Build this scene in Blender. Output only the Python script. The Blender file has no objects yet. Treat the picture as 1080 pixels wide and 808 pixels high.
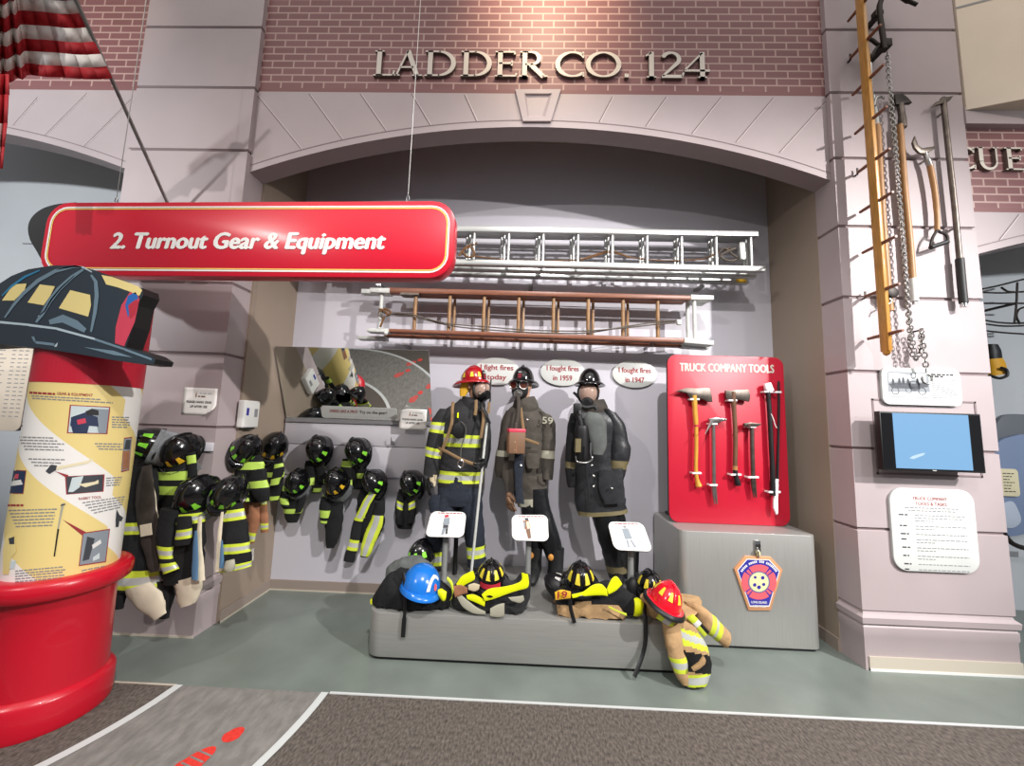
import bpy, bmesh, math, random
from math import sin, cos, pi, sqrt, atan2, radians as R
from mathutils import Vector as V, Matrix, noise

random.seed(7)
SC = bpy.context.scene
COL = SC.collection

# ------------------------------------------------------------------ camera geometry (image 1080 x 808)
FPX, YAW, PIT, ROL = 396.36, -0.0262, 0.1053, 0.0313
FW = V((sin(YAW)*cos(PIT), cos(YAW)*cos(PIT), sin(PIT)))
_r0 = V((cos(YAW), -sin(YAW), 0)); _u0 = _r0.cross(FW)
RT = _r0*cos(ROL) + _u0*sin(ROL)
UP = -_r0*sin(ROL) + _u0*cos(ROL)
CO = V((0, 0, 1.5))

def ray(px, py): return FW + RT*((px-540)/FPX) + UP*((404-py)/FPX)
def P(px, py, Y):
    d = ray(px, py); return CO + d*(Y/d.y)
def PZ(px, py, z):
    d = ray(px, py); return CO + d*((z-1.5)/d.z)
def PX(px, py, x):
    d = ray(px, py); return CO + d*(x/d.x)
def PPL(px, py, p0, n):
    d = ray(px, py); return CO + d*((V(p0)-CO).dot(V(n))/d.dot(V(n)))

# room measures
D1, HY, BY = 2.633, 2.673, 3.381
XL0, XL1, XR0, XR1 = -3.102, -2.1535, 2.2515, 3.2153
PD = 2.823
TOP = 5.6
PLZ = 0.285            # platform top

# ------------------------------------------------------------------ materials
def lin(c):
    c = c/255.0
    return c/12.92 if c <= .04045 else ((c+.055)/1.055)**2.4
def hexc(h):
    return (lin(int(h[0:2], 16)), lin(int(h[2:4], 16)), lin(int(h[4:6], 16)), 1)
M = {}
def mat(name, h, rough=.6, metal=0, nz=0, nscale=30, bump=0, bscale=200, stretch=None, emit=None, estr=1, coat=0, spec=None):
    m = bpy.data.materials.new(name); m.use_nodes = True
    nt = m.node_tree; b = nt.nodes['Principled BSDF']
    b.inputs['Base Color'].default_value = hexc(h)
    b.inputs['Roughness'].default_value = rough
    b.inputs['Metallic'].default_value = metal
    if coat: b.inputs['Coat Weight'].default_value = coat
    if spec is not None: b.inputs['Specular IOR Level'].default_value = spec
    if emit:
        b.inputs['Emission Color'].default_value = hexc(emit); b.inputs['Emission Strength'].default_value = estr
    if nz or bump:
        tc = nt.nodes.new('ShaderNodeTexCoord'); mp = nt.nodes.new('ShaderNodeMapping')
        nt.links.new(tc.outputs['Object'], mp.inputs[0])
        if stretch: mp.inputs['Scale'].default_value = stretch
        if nz:
            n = nt.nodes.new('ShaderNodeTexNoise'); n.inputs['Scale'].default_value = nscale; n.inputs['Detail'].default_value = 5
            nt.links.new(mp.outputs[0], n.inputs['Vector'])
            mx = nt.nodes.new('ShaderNodeMix'); mx.data_type = 'RGBA'
            c = hexc(h)
            mx.inputs[6].default_value = tuple(max(0, x*(1-nz)) for x in c[:3])+(1,)
            mx.inputs[7].default_value = tuple(min(1, x*(1+nz)) for x in c[:3])+(1,)
            cr = nt.nodes.new('ShaderNodeMapRange'); cr.inputs[1].default_value = .3; cr.inputs[2].default_value = .7
            nt.links.new(n.outputs[0], cr.inputs[0]); nt.links.new(cr.outputs[0], mx.inputs[0])
            nt.links.new(mx.outputs[2], b.inputs['Base Color'])
        if bump:
            n2 = nt.nodes.new('ShaderNodeTexNoise'); n2.inputs['Scale'].default_value = bscale; n2.inputs['Detail'].default_value = 3
            nt.links.new(mp.outputs[0], n2.inputs['Vector'])
            bp = nt.nodes.new('ShaderNodeBump'); bp.inputs['Strength'].default_value = bump; bp.inputs['Distance'].default_value = .01
            nt.links.new(n2.outputs[0], bp.inputs['Height']); nt.links.new(bp.outputs[0], b.inputs['Normal'])
    M[name] = m
    return m

def brick_mat(name, c1, c2, mortar, bw, rh):
    m = bpy.data.materials.new(name); m.use_nodes = True
    nt = m.node_tree; b = nt.nodes['Principled BSDF']; b.inputs['Roughness'].default_value = .55
    g = nt.nodes.new('ShaderNodeNewGeometry'); sp = nt.nodes.new('ShaderNodeSeparateXYZ'); cb = nt.nodes.new('ShaderNodeCombineXYZ')
    ad = nt.nodes.new('ShaderNodeMath'); ad.operation = 'ADD'; ad.inputs[1].default_value = -4.074
    nt.links.new(g.outputs['Position'], sp.inputs[0]); nt.links.new(sp.outputs['X'], cb.inputs['X'])
    nt.links.new(sp.outputs['Z'], ad.inputs[0]); nt.links.new(ad.outputs[0], cb.inputs['Y'])
    t = nt.nodes.new('ShaderNodeTexBrick'); nt.links.new(cb.outputs[0], t.inputs['Vector'])
    t.inputs['Color1'].default_value = hexc(c1); t.inputs['Color2'].default_value = hexc(c2); t.inputs['Mortar'].default_value = hexc(mortar)
    t.inputs['Scale'].default_value = 1; t.inputs['Mortar Size'].default_value = .0065; t.inputs['Mortar Smooth'].default_value = .1
    t.inputs['Brick Width'].default_value = bw; t.inputs['Row Height'].default_value = rh
    nt.links.new(t.outputs['Color'], b.inputs['Base Color'])
    M[name] = m

mat('stone', 'b0a3a4', .5, nz=.04, nscale=3, stretch=(1, 1, 1))
mat('stone_joint', '807071', .7)
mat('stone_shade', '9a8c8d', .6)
mat('stone_light', 'd6c8c8', .5)
brick_mat('brick', '85595a', '7b5050', 'b5968f', .172, .0615)
mat('brick_plain', '805655', .6)
mat('wall_grey', 'c6c4cc', .55, nz=.03, nscale=2)
mat('wall_panel', 'cfcdd4', .45)
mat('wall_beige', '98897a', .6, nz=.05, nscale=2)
mat('wall_bluegrey', 'c2c6ca', .6, nz=.03, nscale=2)
mat('cream', 'd2c4b2', .6, nz=.04, nscale=3)
mat('base_tan', '978a80', .5)
mat('base_light', 'c3bbab', .5)
mat('concrete', '717a74', .32, nz=.12, nscale=3.5, bump=.03, bscale=40)
mat('carpet', '5c554f', .95, nz=.55, nscale=95, bump=.6, bscale=160, stretch=(1, .45, 1))
mat('path', '7b7874', .9, nz=.22, nscale=22, bump=.4, bscale=120, stretch=(1.2, .5, 1))
mat('white_line', 'c6cac9', .6)
mat('foot_red', 'd2352c', .6, nz=.15, nscale=60)
mat('ceiling_dark', '5a5552', .9)
mat('red', 'c4122c', .28)
mat('red_matte', 'bd1530', .42)
mat('red_drum', 'c30f28', .3, coat=.2)
mat('white', 'e4e4e0', .5)
mat('white_gloss', 'd9dcd8', .35)
mat('paper', 'f3f1ec', .8)
mat('ink', '3a3638', .7)
mat('ink_grey', '8c8c8e', .7)
mat('ink_light', 'bcc0bf', .7)
mat('ink_red', '9a2b33', .7)
mat('yellow_ink', 'f0c95a', .5)
mat('letter', 'd9d0c4', .45)
mat('letter_edge', '6d6058', .5)
mat('black', '0e0e10', .5)
mat('black_gloss', '0b0b0e', .16, coat=.4)
mat('black_matte', '121214', .85)
mat('rubber', '1a1b1c', .55)
mat('metal', 'a2a29e', .42, .45, nz=.07, nscale=5, stretch=(1, 1, 45))
mat('metal_box', 'a6a6a2', .38, .45, nz=.06, nscale=4, stretch=(45, 45, 1))
mat('steel', 'a9a9a6', .3, .9, nz=.12, nscale=14)
mat('steel_dark', '6a625b', .42, .85, nz=.25, nscale=25)
mat('iron', '35302d', .5, .6)
mat('aluminium', 'b9bbb9', .34, .8, nz=.06, nscale=6, stretch=(1, 30, 30))
mat('chrome', 'd0d0d0', .15, 1)
mat('white_paint', 'c8cbc6', .5, nz=.1, nscale=40)
mat('wood_red', '7d4b34', .4, nz=.2, nscale=12, stretch=(1, 12, 12))
mat('wood_rung', '8e6a43', .42, nz=.2, nscale=20)
mat('wood_gold', 'c08a3c', .35, nz=.22, nscale=12, stretch=(9, 9, 1), coat=.3)
mat('wood_tool', 'a97c4c', .45, nz=.2, nscale=12, stretch=(9, 9, 1))
mat('wood_dark', '6a4a34', .5, nz=.25, nscale=12, stretch=(9, 9, 1))
mat('wood_yellow', 'd39a3c', .42, nz=.15, nscale=12, stretch=(9, 9, 1))
mat('rope', '6b4a2c', .9, nz=.3, nscale=80)
mat('rope_grey', '5f574e', .9)
mat('cloth_black', '0f1012', .9, nz=.25, nscale=40, bump=.55, bscale=26)
mat('cloth_char', '252527', .82, nz=.2, nscale=30, bump=.55, bscale=26)
mat('cloth_navy', '1d2430', .85, nz=.2, nscale=30, bump=.55, bscale=26)
mat('cloth_olive', '4a453e', .85, nz=.22, nscale=18, bump=.55, bscale=26)
mat('cloth_brown', '3a332d', .8, nz=.25, nscale=16)
mat('rubber_coat', '282a2d', .42, nz=.3, nscale=8, bump=.4, bscale=22)
mat('rubber_pants', '15171a', .35, nz=.2, nscale=8, bump=.4, bscale=24)
mat('cloth_tan', 'b08f66', .85, nz=.14, nscale=20, bump=.55, bscale=26)
mat('cloth_rust', '9c6a4c', .85, nz=.15, nscale=20, bump=.55, bscale=26)
mat('cloth_grey', '5a5e5c', .85, nz=.15, nscale=20)
mat('lining', 'd8ceb6', .85, nz=.1, nscale=12)
mat('lining_blue', '4f7394', .8)
mat('lime', 'ccdc3c', .55, emit=None)
mat('neon_yellow', 'e8f000', .55)
mat('lime_pale', 'b9d95c', .5)
mat('patch_green', '8be23c', .45)
mat('patch_yellow', 'e6d23a', .45)
mat('patch_gold', 'e8b92a', .45)
mat('silver', 'c9ccc8', .35, .3)
mat('silver_dull', 'a9a795', .5)
mat('stripe_olive', '6f6546', .6)
mat('stripe_orange', 'c98a3a', .6)
mat('webbing', '806748', .85)
mat('glove_tan', 'cdbf9f', .8)
mat('leather', '7a5b44', .6)
mat('skin', 'c79a80', .55)
mat('eye_dark', '2a211d', .3)
mat('lens_brown', '5a2f22', .15, coat=.5)
mat('lens_clear', 'a98e80', .12, coat=.6)
mat('helmet_red', 'a3121d', .22, coat=.5)
mat('helmet_red_bright', 'e0122a', .18, coat=.6)
mat('helmet_blue', '1873cf', .22, coat=.5)
mat('ear_flap', 'd9a92c', .8)
mat('badge_red', 'b8283c', .5)
mat('flag_red', 'b3131f', .7)
mat('flag_white', 'f4eee8', .7)
mat('flag_blue', '1d2450', .7)
mat('print_cream', 'ecd990', .55)
mat('print_dark', '3c4046', .6)
mat('print_mid', '8a949c', .6)
mat('print_sky', 'c9d6d8', .6)
mat('print_navy', '1e2e50', .6)
mat('print_slate', '2b3640', .35)
mat('print_steel', '6f8796', .35)
mat('print_pale', 'b8cbd4', .35)
mat('print_teal', '2f7fa8', .35)
mat('print_pink', 'cf4258', .4)
mat('print_blue', '2468b4', .4)
mat('emblem_copper', 'd09468', .4)
mat('emblem_blue', '31309a', .45)
mat('emblem_red', 'e0606a', .5)
mat('emblem_cream', 'efe2a8', .5)
mat('photo_grey', '8f9498', .6)
mat('photo_dark', '4c5056', .6)
mat('photo_light', 'cfd4d6', .6)
vm = mat('visor', 'c9ced2', .05); vb = vm.node_tree.nodes['Principled BSDF']; vb.inputs['Transmission Weight'].default_value = .75; vb.inputs['IOR'].default_value = 1.2
mat('screen', '0a0f18', .3, emit='8fc3f0', estr=.85)
mat('screen_glow', '0a0f18', .3, emit='d5efff', estr=.9)
mat('black_oil', '0a0a0c', .7)
mat('bubble_dark', '6c7178', .5)
mat('bubble_blue', '7e8fae', .5)
mat('bubble_pale', 'b9c4d4', .5)
mat('label_cream', 'e6dcb8', .6)
mat('yellow_bag', 'd9a018', .6)
mat('grey_post', '9a9c9a', .4, .3)
mat('clip_white', 'e6e6e6', .5)
mm = mat('mirror', 'e8ecea', .015, 1.0)
# banner print: diagonal cream / white bands around the column
BN = {}; BS = .95; BP = .665
def banner_mat():
    m = bpy.data.materials.new('banner'); m.use_nodes = True; nt = m.node_tree; b = nt.nodes['Principled BSDF']
    b.inputs['Roughness'].default_value = .45
    tc = nt.nodes.new('ShaderNodeUVMap'); sp = nt.nodes.new('ShaderNodeSeparateXYZ')
    nt.links.new(tc.outputs[0], sp.inputs[0])
    def mth(op, a, c):
        n = nt.nodes.new('ShaderNodeMath'); n.operation = op
        for i, v in enumerate((a, c)):
            if isinstance(v, (int, float)): n.inputs[i].default_value = v
            else: nt.links.new(v, n.inputs[i])
        return n.outputs[0]
    s = mth('MULTIPLY', sp.outputs['X'], BS)
    s = mth('ADD', s, sp.outputs['Y'])
    s = mth('ADD', s, 10.0); BN['ofs'] = s.node
    s = mth('DIVIDE', s, BP)
    s = mth('FRACT', s, 0)
    s = mth('LESS_THAN', s, .62)
    mx = nt.nodes.new('ShaderNodeMix'); mx.data_type = 'RGBA'
    mx.inputs[6].default_value = hexc('f1efea'); mx.inputs[7].default_value = hexc('ecd68c')
    nt.links.new(s, mx.inputs[0]); nt.links.new(mx.outputs[2], b.inputs['Base Color'])
    M['banner'] = m
banner_mat()

# ------------------------------------------------------------------ mesh builder
ORG = {}
class MB:
    def __init__(s): s.v = []; s.f = []; s.m = []; s.uv = None
    def add(s, vs, fs, m):
        o = len(s.v); s.v += [V(a) for a in vs]
        for i, f in enumerate(fs):
            s.f.append([o+k for k in f]); s.m.append(m[i] if isinstance(m, list) else m)
    def box(s, x0, x1, y0, y1, z0, z1, m):
        vs = [(x, y, z) for z in (z0, z1) for y in (y0, y1) for x in (x0, x1)]
        s.add(vs, [(0, 2, 3, 1), (4, 5, 7, 6), (0, 1, 5, 4), (2, 6, 7, 3), (0, 4, 6, 2), (1, 3, 7, 5)], m)
    def obox(s, c, ax, ay, az, m):      # oriented box, half vectors
        c = V(c); ax = V(ax); ay = V(ay); az = V(az)
        vs = [c + ax*i + ay*j + az*k for k in (-1, 1) for j in (-1, 1) for i in (-1, 1)]
        s.add(vs, [(0, 2, 3, 1), (4, 5, 7, 6), (0, 1, 5, 4), (2, 6, 7, 3), (0, 4, 6, 2), (1, 3, 7, 5)], m)
    def bar(s, a, b, wx, wy, m, ref=(0, 1, 0)):   # rectangular bar from a to b
        a = V(a); b = V(b); d = (b-a)
        n = V(ref); n = (n - d*(n.dot(d)/d.dot(d))).normalized(); t = d.cross(n).normalized()
        s.obox((a+b)/2, t*wx/2, n*wy/2, d/2, m)
    def tube(s, pts, r, m, n=8, caps=True, closed=False, flat=1.0, ref=None):
        pts = [V(p) for p in pts]; k = len(pts)
        rs = r if isinstance(r, (list, tuple)) else [r]*k
        vs = []; up = V(ref) if ref else None
        for i, p in enumerate(pts):
            a = pts[(i-1) % k] if (closed or i > 0) else p; b = pts[(i+1) % k] if (closed or i < k-1) else p
            d = (b-a).normalized()
            if up is None:
                up = V((0, 0, 1)) if abs(d.z) < .9 else V((0, 1, 0))
            e = up - d*up.dot(d)
            if e.length < 1e-5: e = d.orthogonal()
            e.normalize(); g = d.cross(e); 
            if not ref: up = e
            for j in range(n):
                t = 2*pi*j/n; vs.append(p + (e*cos(t)*flat + g*sin(t))*rs[i])
        fs = []
        for i in range(k if closed else k-1):
            for j in range(n):
                fs.append((i*n+j, i*n+(j+1) % n, ((i+1) % k)*n+(j+1) % n, ((i+1) % k)*n+j))
        if caps and not closed:
            fs.append(tuple(range(n-1, -1, -1))); fs.append(tuple((k-1)*n+j for j in range(n)))
        s.add(vs, fs, m)
    def lathe(s, prof, c, m, n=40, axis=None):
        c = V(c); vs = []
        for (r, z) in prof:
            for j in range(n):
                t = 2*pi*j/n; vs.append(c + V((r*cos(t), r*sin(t), z)))
        k = len(prof); fs = []; ms = []
        for i in range(k-1):
            for j in range(n):
                fs.append((i*n+j, i*n+(j+1) % n, (i+1)*n+(j+1) % n, (i+1)*n+j)); ms.append(m[i] if isinstance(m, list) else m)
        fs.append(tuple(range(n-1, -1, -1))); ms.append(ms[0]); fs.append(tuple((k-1)*n+j for j in range(n))); ms.append(ms[-2] if len(ms) > 1 else ms[0])
        s.add(vs, fs, ms)
    def poly(s, pts, m): s.add(pts, [tuple(range(len(pts)))], m)
    def prism(s, pts, vec, m, mside=None):     # pts: front outline, vec: towards the back
        k = len(pts); vec = V(vec); pts = [V(p) for p in pts]
        vs = pts + [p+vec for p in pts]
        fs = [tuple(range(k)), tuple(range(2*k-1, k-1, -1))] + [(i, k+i, k+(i+1) % k, (i+1) % k) for i in range(k)]
        s.add(vs, fs, [m, mside or m] + [mside or m]*k)
    def ball(s, c, r, m, n=12):
        c = V(c); rx, ry, rz = r if isinstance(r, (tuple, list)) else (r, r, r)
        h = n//2; vs = [c+V((0, 0, rz))]
        for i in range(1, h):
            a = pi*i/h
            for j in range(n): vs.append(c + V((rx*sin(a)*cos(2*pi*j/n), ry*sin(a)*sin(2*pi*j/n), rz*cos(a))))
        vs.append(c-V((0, 0, rz))); fs = []
        for j in range(n): fs.append((0, 1+j, 1+(j+1) % n))
        for i in range(h-2):
            for j in range(n): fs.append((1+i*n+j, 1+(i+1)*n+j, 1+(i+1)*n+(j+1) % n, 1+i*n+(j+1) % n))
        l = len(vs)-1
        for j in range(n): fs.append((l, 1+(h-2)*n+(j+1) % n, 1+(h-2)*n+j))
        s.add(vs, fs, m)
    def pxloft(s, rows, Y, dr, m, stripes=(), n=22, sub=5, wr=.06, wf=14, zmin=None, ymax=None, matfn=None, seed=0, taper=True, sq=1.0, xmin=None):
        """loft between two outlines given in photo pixels; rows: (xl, yl, xr, yr[, Y])"""
        k = len(rows); ts = set()
        for i in range((k-1)*sub+1): ts.add(round(i/sub, 4))
        for (a, b, _) in stripes: ts.add(round(a, 4)); ts.add(round(b, 4))
        ts = sorted(t for t in ts if 0 <= t <= k-1)
        rr = [tuple(r[:4]) + ((r[4] if len(r) > 4 else Y),) for r in rows]
        def at(t):
            i = min(int(t), k-2); u = t-i
            p0, p1, p2, p3 = rr[max(i-1, 0)], rr[i], rr[i+1], rr[min(i+2, k-1)]
            return [.5*((2*b)+(-a+c)*u+(2*a-5*b+4*c-d)*u*u+(-a+3*b-3*c+d)*u**3) for a, b, c, d in zip(p0, p1, p2, p3)]
        rings = []
        for t in ts:
            xl, yl, xr, yr, yy = at(t)
            A = P(xl, yl, yy); B = P(xr, yr, yy); c = (A+B)/2; h = (B-A)/2; L = h.length; dv = V((0, L*dr, 0))
            ring = []
            for j in range(n):
                th = 2*pi*j/n
                cc, ss = cos(th), sin(th)
                if sq != 1.0:
                    cc = math.copysign(abs(cc)**sq, cc); ss = math.copysign(abs(ss)**sq, ss)
                d = h*cc + dv*ss
                q = c + d
                nv = noise.noise((q*wf)+V((seed*3.7, 0, 0))) * .7 + noise.noise(q*wf*2.3+V((seed*1.9, 5, 0)))*.3
                q = c + d*(1+wr*nv*1.6)
                if ymax is not None and q.y > ymax: q.y = ymax
                if zmin is not None and q.z < zmin: q.z = zmin + .0005*j
                if xmin is not None and q.x < xmin: q.x = xmin
                ring.append(q)
            rings.append(ring)
        vs = [q for r_ in rings for q in r_]; fs = []; ms = []
        for i in range(len(ts)-1):
            tm = (ts[i]+ts[i+1])/2; mm_ = m
            for (a, b, mt) in stripes:
                if a <= tm <= b: mm_ = mt
            for j in range(n):
                fs.append((i*n+j, i*n+(j+1) % n, (i+1)*n+(j+1) % n, (i+1)*n+j))
                x = matfn(tm, 2*pi*(j+.5)/n) if matfn else None
                ms.append(x or mm_)
        vs.append(sum(rings[0], V())/n); vs.append(sum(rings[-1], V())/n)
        L = len(vs); K = len(ts)
        for j in range(n):
            fs.append((L-2, (j+1) % n, j)); ms.append(ms[j])
            fs.append((L-1, (K-1)*n+j, (K-1)*n+(j+1) % n)); ms.append(ms[(K-2)*n+j])
        s.add(vs, fs, ms)
    def text(s, body, a, b, upv, m, thick=.002, bold=0, shear=0, depthdir=(0, 1, 0), heavy=None):
        """lettering from a (left end of base line) to b (right end); upv = cap height vector"""
        if heavy is None: heavy = .035 if bold else 0
        me = text_mesh(body, 0, shear, thick > .0005)
        xs = [v[0] for v in me[0]]; x0, x1 = min(xs), max(xs)
        a = V(a); b = V(b); upv = V(upv); dd = V(depthdir)
        vs = [a + (b-a)*((v[0]-x0)/(x1-x0)) + upv*(v[1]/CAP) + dd*((.5-v[2])*thick-thick/2) for v in me[0]]
        ex = (b-a).normalized()*upv.length*heavy; ez = upv*heavy
        for k, q in enumerate([V()] if not heavy else [V(), ex, -ex, ez*.6, -ez*.6]): s.add([v+q-dd*.00012*k for v in vs], me[1], m)
    def build(s, name, parent=None, loc=None, angle=40, bevel=0, smooth=True, local=False, seg=2):
        if parent is not None: org = ORG.get(parent.name, V())
        elif loc is not None: org = V(loc)
        else: org = V()
        if local: org = V()
        me = bpy.data.meshes.new(name)
        me.from_pydata([tuple(v-org) for v in s.v], [], s.f)
        names = []
        for x in s.m:
            if x not in names: names.append(x)
        for x in names: me.materials.append(M[x])
        me.polygons.foreach_set('material_index', [names.index(x) for x in s.m])
        bm = bmesh.new(); bm.from_mesh(me)
        bmesh.ops.recalc_face_normals(bm, faces=bm.faces)
        if bevel:
            bmesh.ops.remove_doubles(bm, verts=bm.verts, dist=1e-5)
            es = [e for e in bm.edges if len(e.link_faces) == 2 and e.calc_face_angle(0) > .5]
            bmesh.ops.bevel(bm, geom=es, offset=bevel, segments=seg, affect='EDGES', profile=.5)
        bm.to_mesh(me); bm.free()
        if smooth:
            me.polygons.foreach_set('use_smooth', [True]*len(me.polygons))
            me.set_sharp_from_angle(angle=R(angle))
        me.update()
        o = bpy.data.objects.new(name, me); COL.objects.link(o)
        if parent is not None: o.parent = parent
        elif loc is not None: o.location = loc
        ORG[o.name] = org
        return o

CAP = .73
_tx = {}
def text_mesh(body, bold, shear, solid):
    key = (body, bold, shear, solid)
    if key not in _tx:
        cu = bpy.data.curves.new('lettering', 'FONT'); cu.body = body; cu.size = 1; cu.shear = shear
        cu.offset = bold; cu.extrude = .5 if solid else 0; cu.resolution_u = 3
        o = bpy.data.objects.new('lettering', cu); COL.objects.link(o)
        dg = bpy.context.evaluated_depsgraph_get(); dg.update()
        me = bpy.data.meshes.new_from_object(o.evaluated_get(dg))
        _tx[key] = ([tuple(v.co) for v in me.vertices], [tuple(p.vertices) for p in me.polygons])
        bpy.data.objects.remove(o); bpy.data.curves.remove(cu); bpy.data.meshes.remove(me)
    return _tx[key]

def tag(o, label=None, cat=None, group=None, kind=None):
    if label: o['label'] = label
    if cat: o['category'] = cat
    if group: o['group'] = group
    if kind: o['kind'] = kind
    return o
def thing(name, loc, label, cat, group=None, rot=None):
    o = bpy.data.objects.new(name, None); COL.objects.link(o); o.location = loc
    o.empty_display_size = .05
    if rot is not None: o.rotation_euler = rot
    ORG[o.name] = V(loc)
    return tag(o, label, cat, group)
def struct(mb, name, **k):
    o = mb.build(name, **k); o['kind'] = 'structure'; return o
def rrect(x0, x1, z0, z1, r, n=6):
    pts = []
    for (cx, cz, a0) in ((x1-r, z1-r, 0), (x0+r, z1-r, pi/2), (x0+r, z0+r, pi), (x1-r, z0+r, 3*pi/2)):
        for i in range(n+1):
            a = a0 + pi/2*i/n; pts.append((cx+r*cos(a), cz+r*sin(a)))
    return pts
def quadround(c4, r, n=6):
    """rounded quad from 4 corner vectors in order (any plane); r as fraction of the shorter side"""
    out = []; k = 4; c4 = [V(c) for c in c4]
    s = min((c4[i]-c4[(i+1) % 4]).length for i in range(4))*r
    for i in range(4):
        p = c4[i]; a = (c4[i-1]-p).normalized()*s; b = (c4[(i+1) % 4]-p).normalized()*s
        for j in range(n+1):
            t = j/n*pi/2
            out.append(p + a*(1-sin(t)) + b*(1-cos(t)))
    return out
def skin(name, joints, edges, m, parent, root, sub=2, offset=True):
    """one continuous skinned surface; joints {k: (pos, radius)}"""
    keys = list(joints); org = ORG.get(parent.name, V()) if parent else V()
    me = bpy.data.meshes.new(name); me.from_pydata([tuple(V(joints[k][0])-org) for k in keys], [(keys.index(a), keys.index(b)) for a, b in edges], [])
    o = bpy.data.objects.new(name, me); COL.objects.link(o)
    md = o.modifiers.new('s', 'SKIN'); md.use_smooth_shade = True
    sv = me.skin_vertices[0].data
    for i, k in enumerate(keys):
        r_ = joints[k][1]; sv[i].radius = r_ if isinstance(r_, tuple) else (r_, r_); sv[i].use_root = (k == root)
    m2 = o.modifiers.new('u', 'SUBSURF'); m2.levels = sub; m2.render_levels = sub
    dg = bpy.context.evaluated_depsgraph_get(); dg.update()
    me2 = bpy.data.meshes.new_from_object(o.evaluated_get(dg)); me2.name = name
    bpy.data.objects.remove(o); bpy.data.meshes.remove(me)
    me2.materials.clear(); me2.materials.append(M[m])
    me2.polygons.foreach_set('use_smooth', [True]*len(me2.polygons))
    o = bpy.data.objects.new(name, me2); COL.objects.link(o)
    if parent: o.parent = parent
    ORG[o.name] = org
    return o
def band(a, b, y='lime', s='silver'):
    d = b-a; return [(a, a+d*.3, y), (a+d*.3, a+d*.7, s), (a+d*.7, b, y)]
def curve_pts(pts, sub=6):
    pts = [V(p) for p in pts]; out = []; k = len(pts)
    for i in range(k-1):
        p0, p1, p2, p3 = pts[max(i-1, 0)], pts[i], pts[i+1], pts[min(i+2, k-1)]
        for j in range(sub):
            u = j/sub; out.append(.5*((2*p1)+(p2-p0)*u+(2*p0-5*p1+4*p2-p3)*u*u+(-p0+3*p1-3*p2+p3)*u**3))
    out.append(pts[-1]); return out
# ================================================================== THE SETTING
JZ = [4.5717-.5284*i for i in range(8)]
def pier(name, x0, x1, open_left, open_right):
    b = MB()
    zs = [(0, 0)]
    def add(z, i): zs.append((z, i))
    # moulded base, then grooved courses
    add(.20, 0); add(.215, -.006); add(.262, -.006); add(.275, .004); add(.285, -.012); add(.322, -.016); add(.338, .004); add(.352, .010); add(.364, 0)
    for z in reversed(JZ):
        if z < .5: continue
        add(z-.012, 0); add(z-.008, .012); add(z+.006, .012); add(z+.012, 0)
    add(5.10-.012, 0); add(5.10-.008, .012); add(5.10+.006, .012); add(5.10+.012, 0)
    add(TOP, 0)
    vs = []; fs = []; ms = []
    for z, i in zs:
        vs += [(x0+i, PD, z), (x0+i, D1+i, z), (x1-i, D1+i, z), (x1-i, PD, z)]
    for k in range(len(zs)-1):
        groove = zs[k][1] > .011 and zs[k+1][1] > .011
        for j in range(4):
            fs.append((4*k+j, 4*k+(j+1) % 4, 4*k+4+(j+1) % 4, 4*k+4+j)); ms.append('stone_joint' if groove else 'stone')
    b.add(vs, fs, ms)
    return struct(b, name, angle=25)
pier('wall_left_pier', XL0, XL1, 1, 1)
pr = pier('wall_right_pier', XR0, XR1, 1, 1)

def archz(x, cx=None, c=3.365, rise=.405):
    # segmental arch over a 4.4 m bay
    half = 2.205
    rad = (half*half+rise*rise)/(2*rise)
    dx = max(-half, min(half, x-cx))
    return c - (rad-rise) + sqrt(rad*rad-dx*dx)

def bay(name, x0, x1, cx, lines=(), c=3.365, rise=.405, zt=4.05):
    b = MB(); N = 48
    xs = [x0+(x1-x0)*i/N for i in range(N+1)]
    zl = zt+.033
    fr = []; 
    for x in xs:
        z = archz(x, cx, c, rise)
        fr.append([V((x, HY, z)), V((x, HY, z+.052)), V((x, HY, zt)), V((x, HY, zl)), V((x, HY, TOP)), V((x, PD, z)), V((x, PD, TOP))])
    for i in range(N):
        A, B = fr[i], fr[i+1]
        b.add([A[0], B[0], B[1], A[1]], [(0, 1, 2, 3)], 'stone')
        b.add([A[1], B[1], B[2], A[2]], [(0, 1, 2, 3)], 'stone')
        b.add([A[2], B[2], B[3], A[3]], [(0, 1, 2, 3)], 'brick_plain')
        b.add([A[3], B[3], B[4], A[4]], [(0, 1, 2, 3)], 'brick')
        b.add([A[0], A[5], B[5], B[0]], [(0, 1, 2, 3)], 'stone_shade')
        b.add([A[5], A[6], B[6], B[5]], [(0, 1, 2, 3)], 'wall_beige')
    for i in range(N):     # incised line that follows the arch
        A, B = fr[i], fr[i+1]; o = V((0, -.0015, 0)); u = V((0, 0, .007))
        b.add([A[1]+o, B[1]+o, B[1]+o+u, A[1]+o+u], [(0, 1, 2, 3)], 'stone_joint')
    for (ax, ay, bx, by) in lines:
        p = P(ax, ay, HY-.002); q = P(bx, by, HY-.002); p.z = min(p.z, zt-.001)
        n = V((.0045, 0, 0)); n2 = V((.012, 0, 0))
        b.add([p-n, q-n, q+n, p+n], [(0, 1, 2, 3)], 'stone_joint')
        o = V((0, .0006, 0))
        b.add([p+n+o, q+n+o, q+n2+o, p+n2+o], [(0, 1, 2, 3)], 'stone_light')
    return b
cxm = (XL1+XR0)/2
L = [(271, 100, 317.5, 157), (326, 99, 361, 147), (380, 99, 407, 138), (434, 99, 454, 132.5), (490, 100, 502.5, 127.5),
     (646, 102, 632, 128.5), (703, 102, 681, 133), (761, 102, 729.5, 141), (816, 103, 776, 150), (874.5, 103, 822, 161)]
b = bay('wall_front', XL1, XR0, cxm, L)
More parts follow.
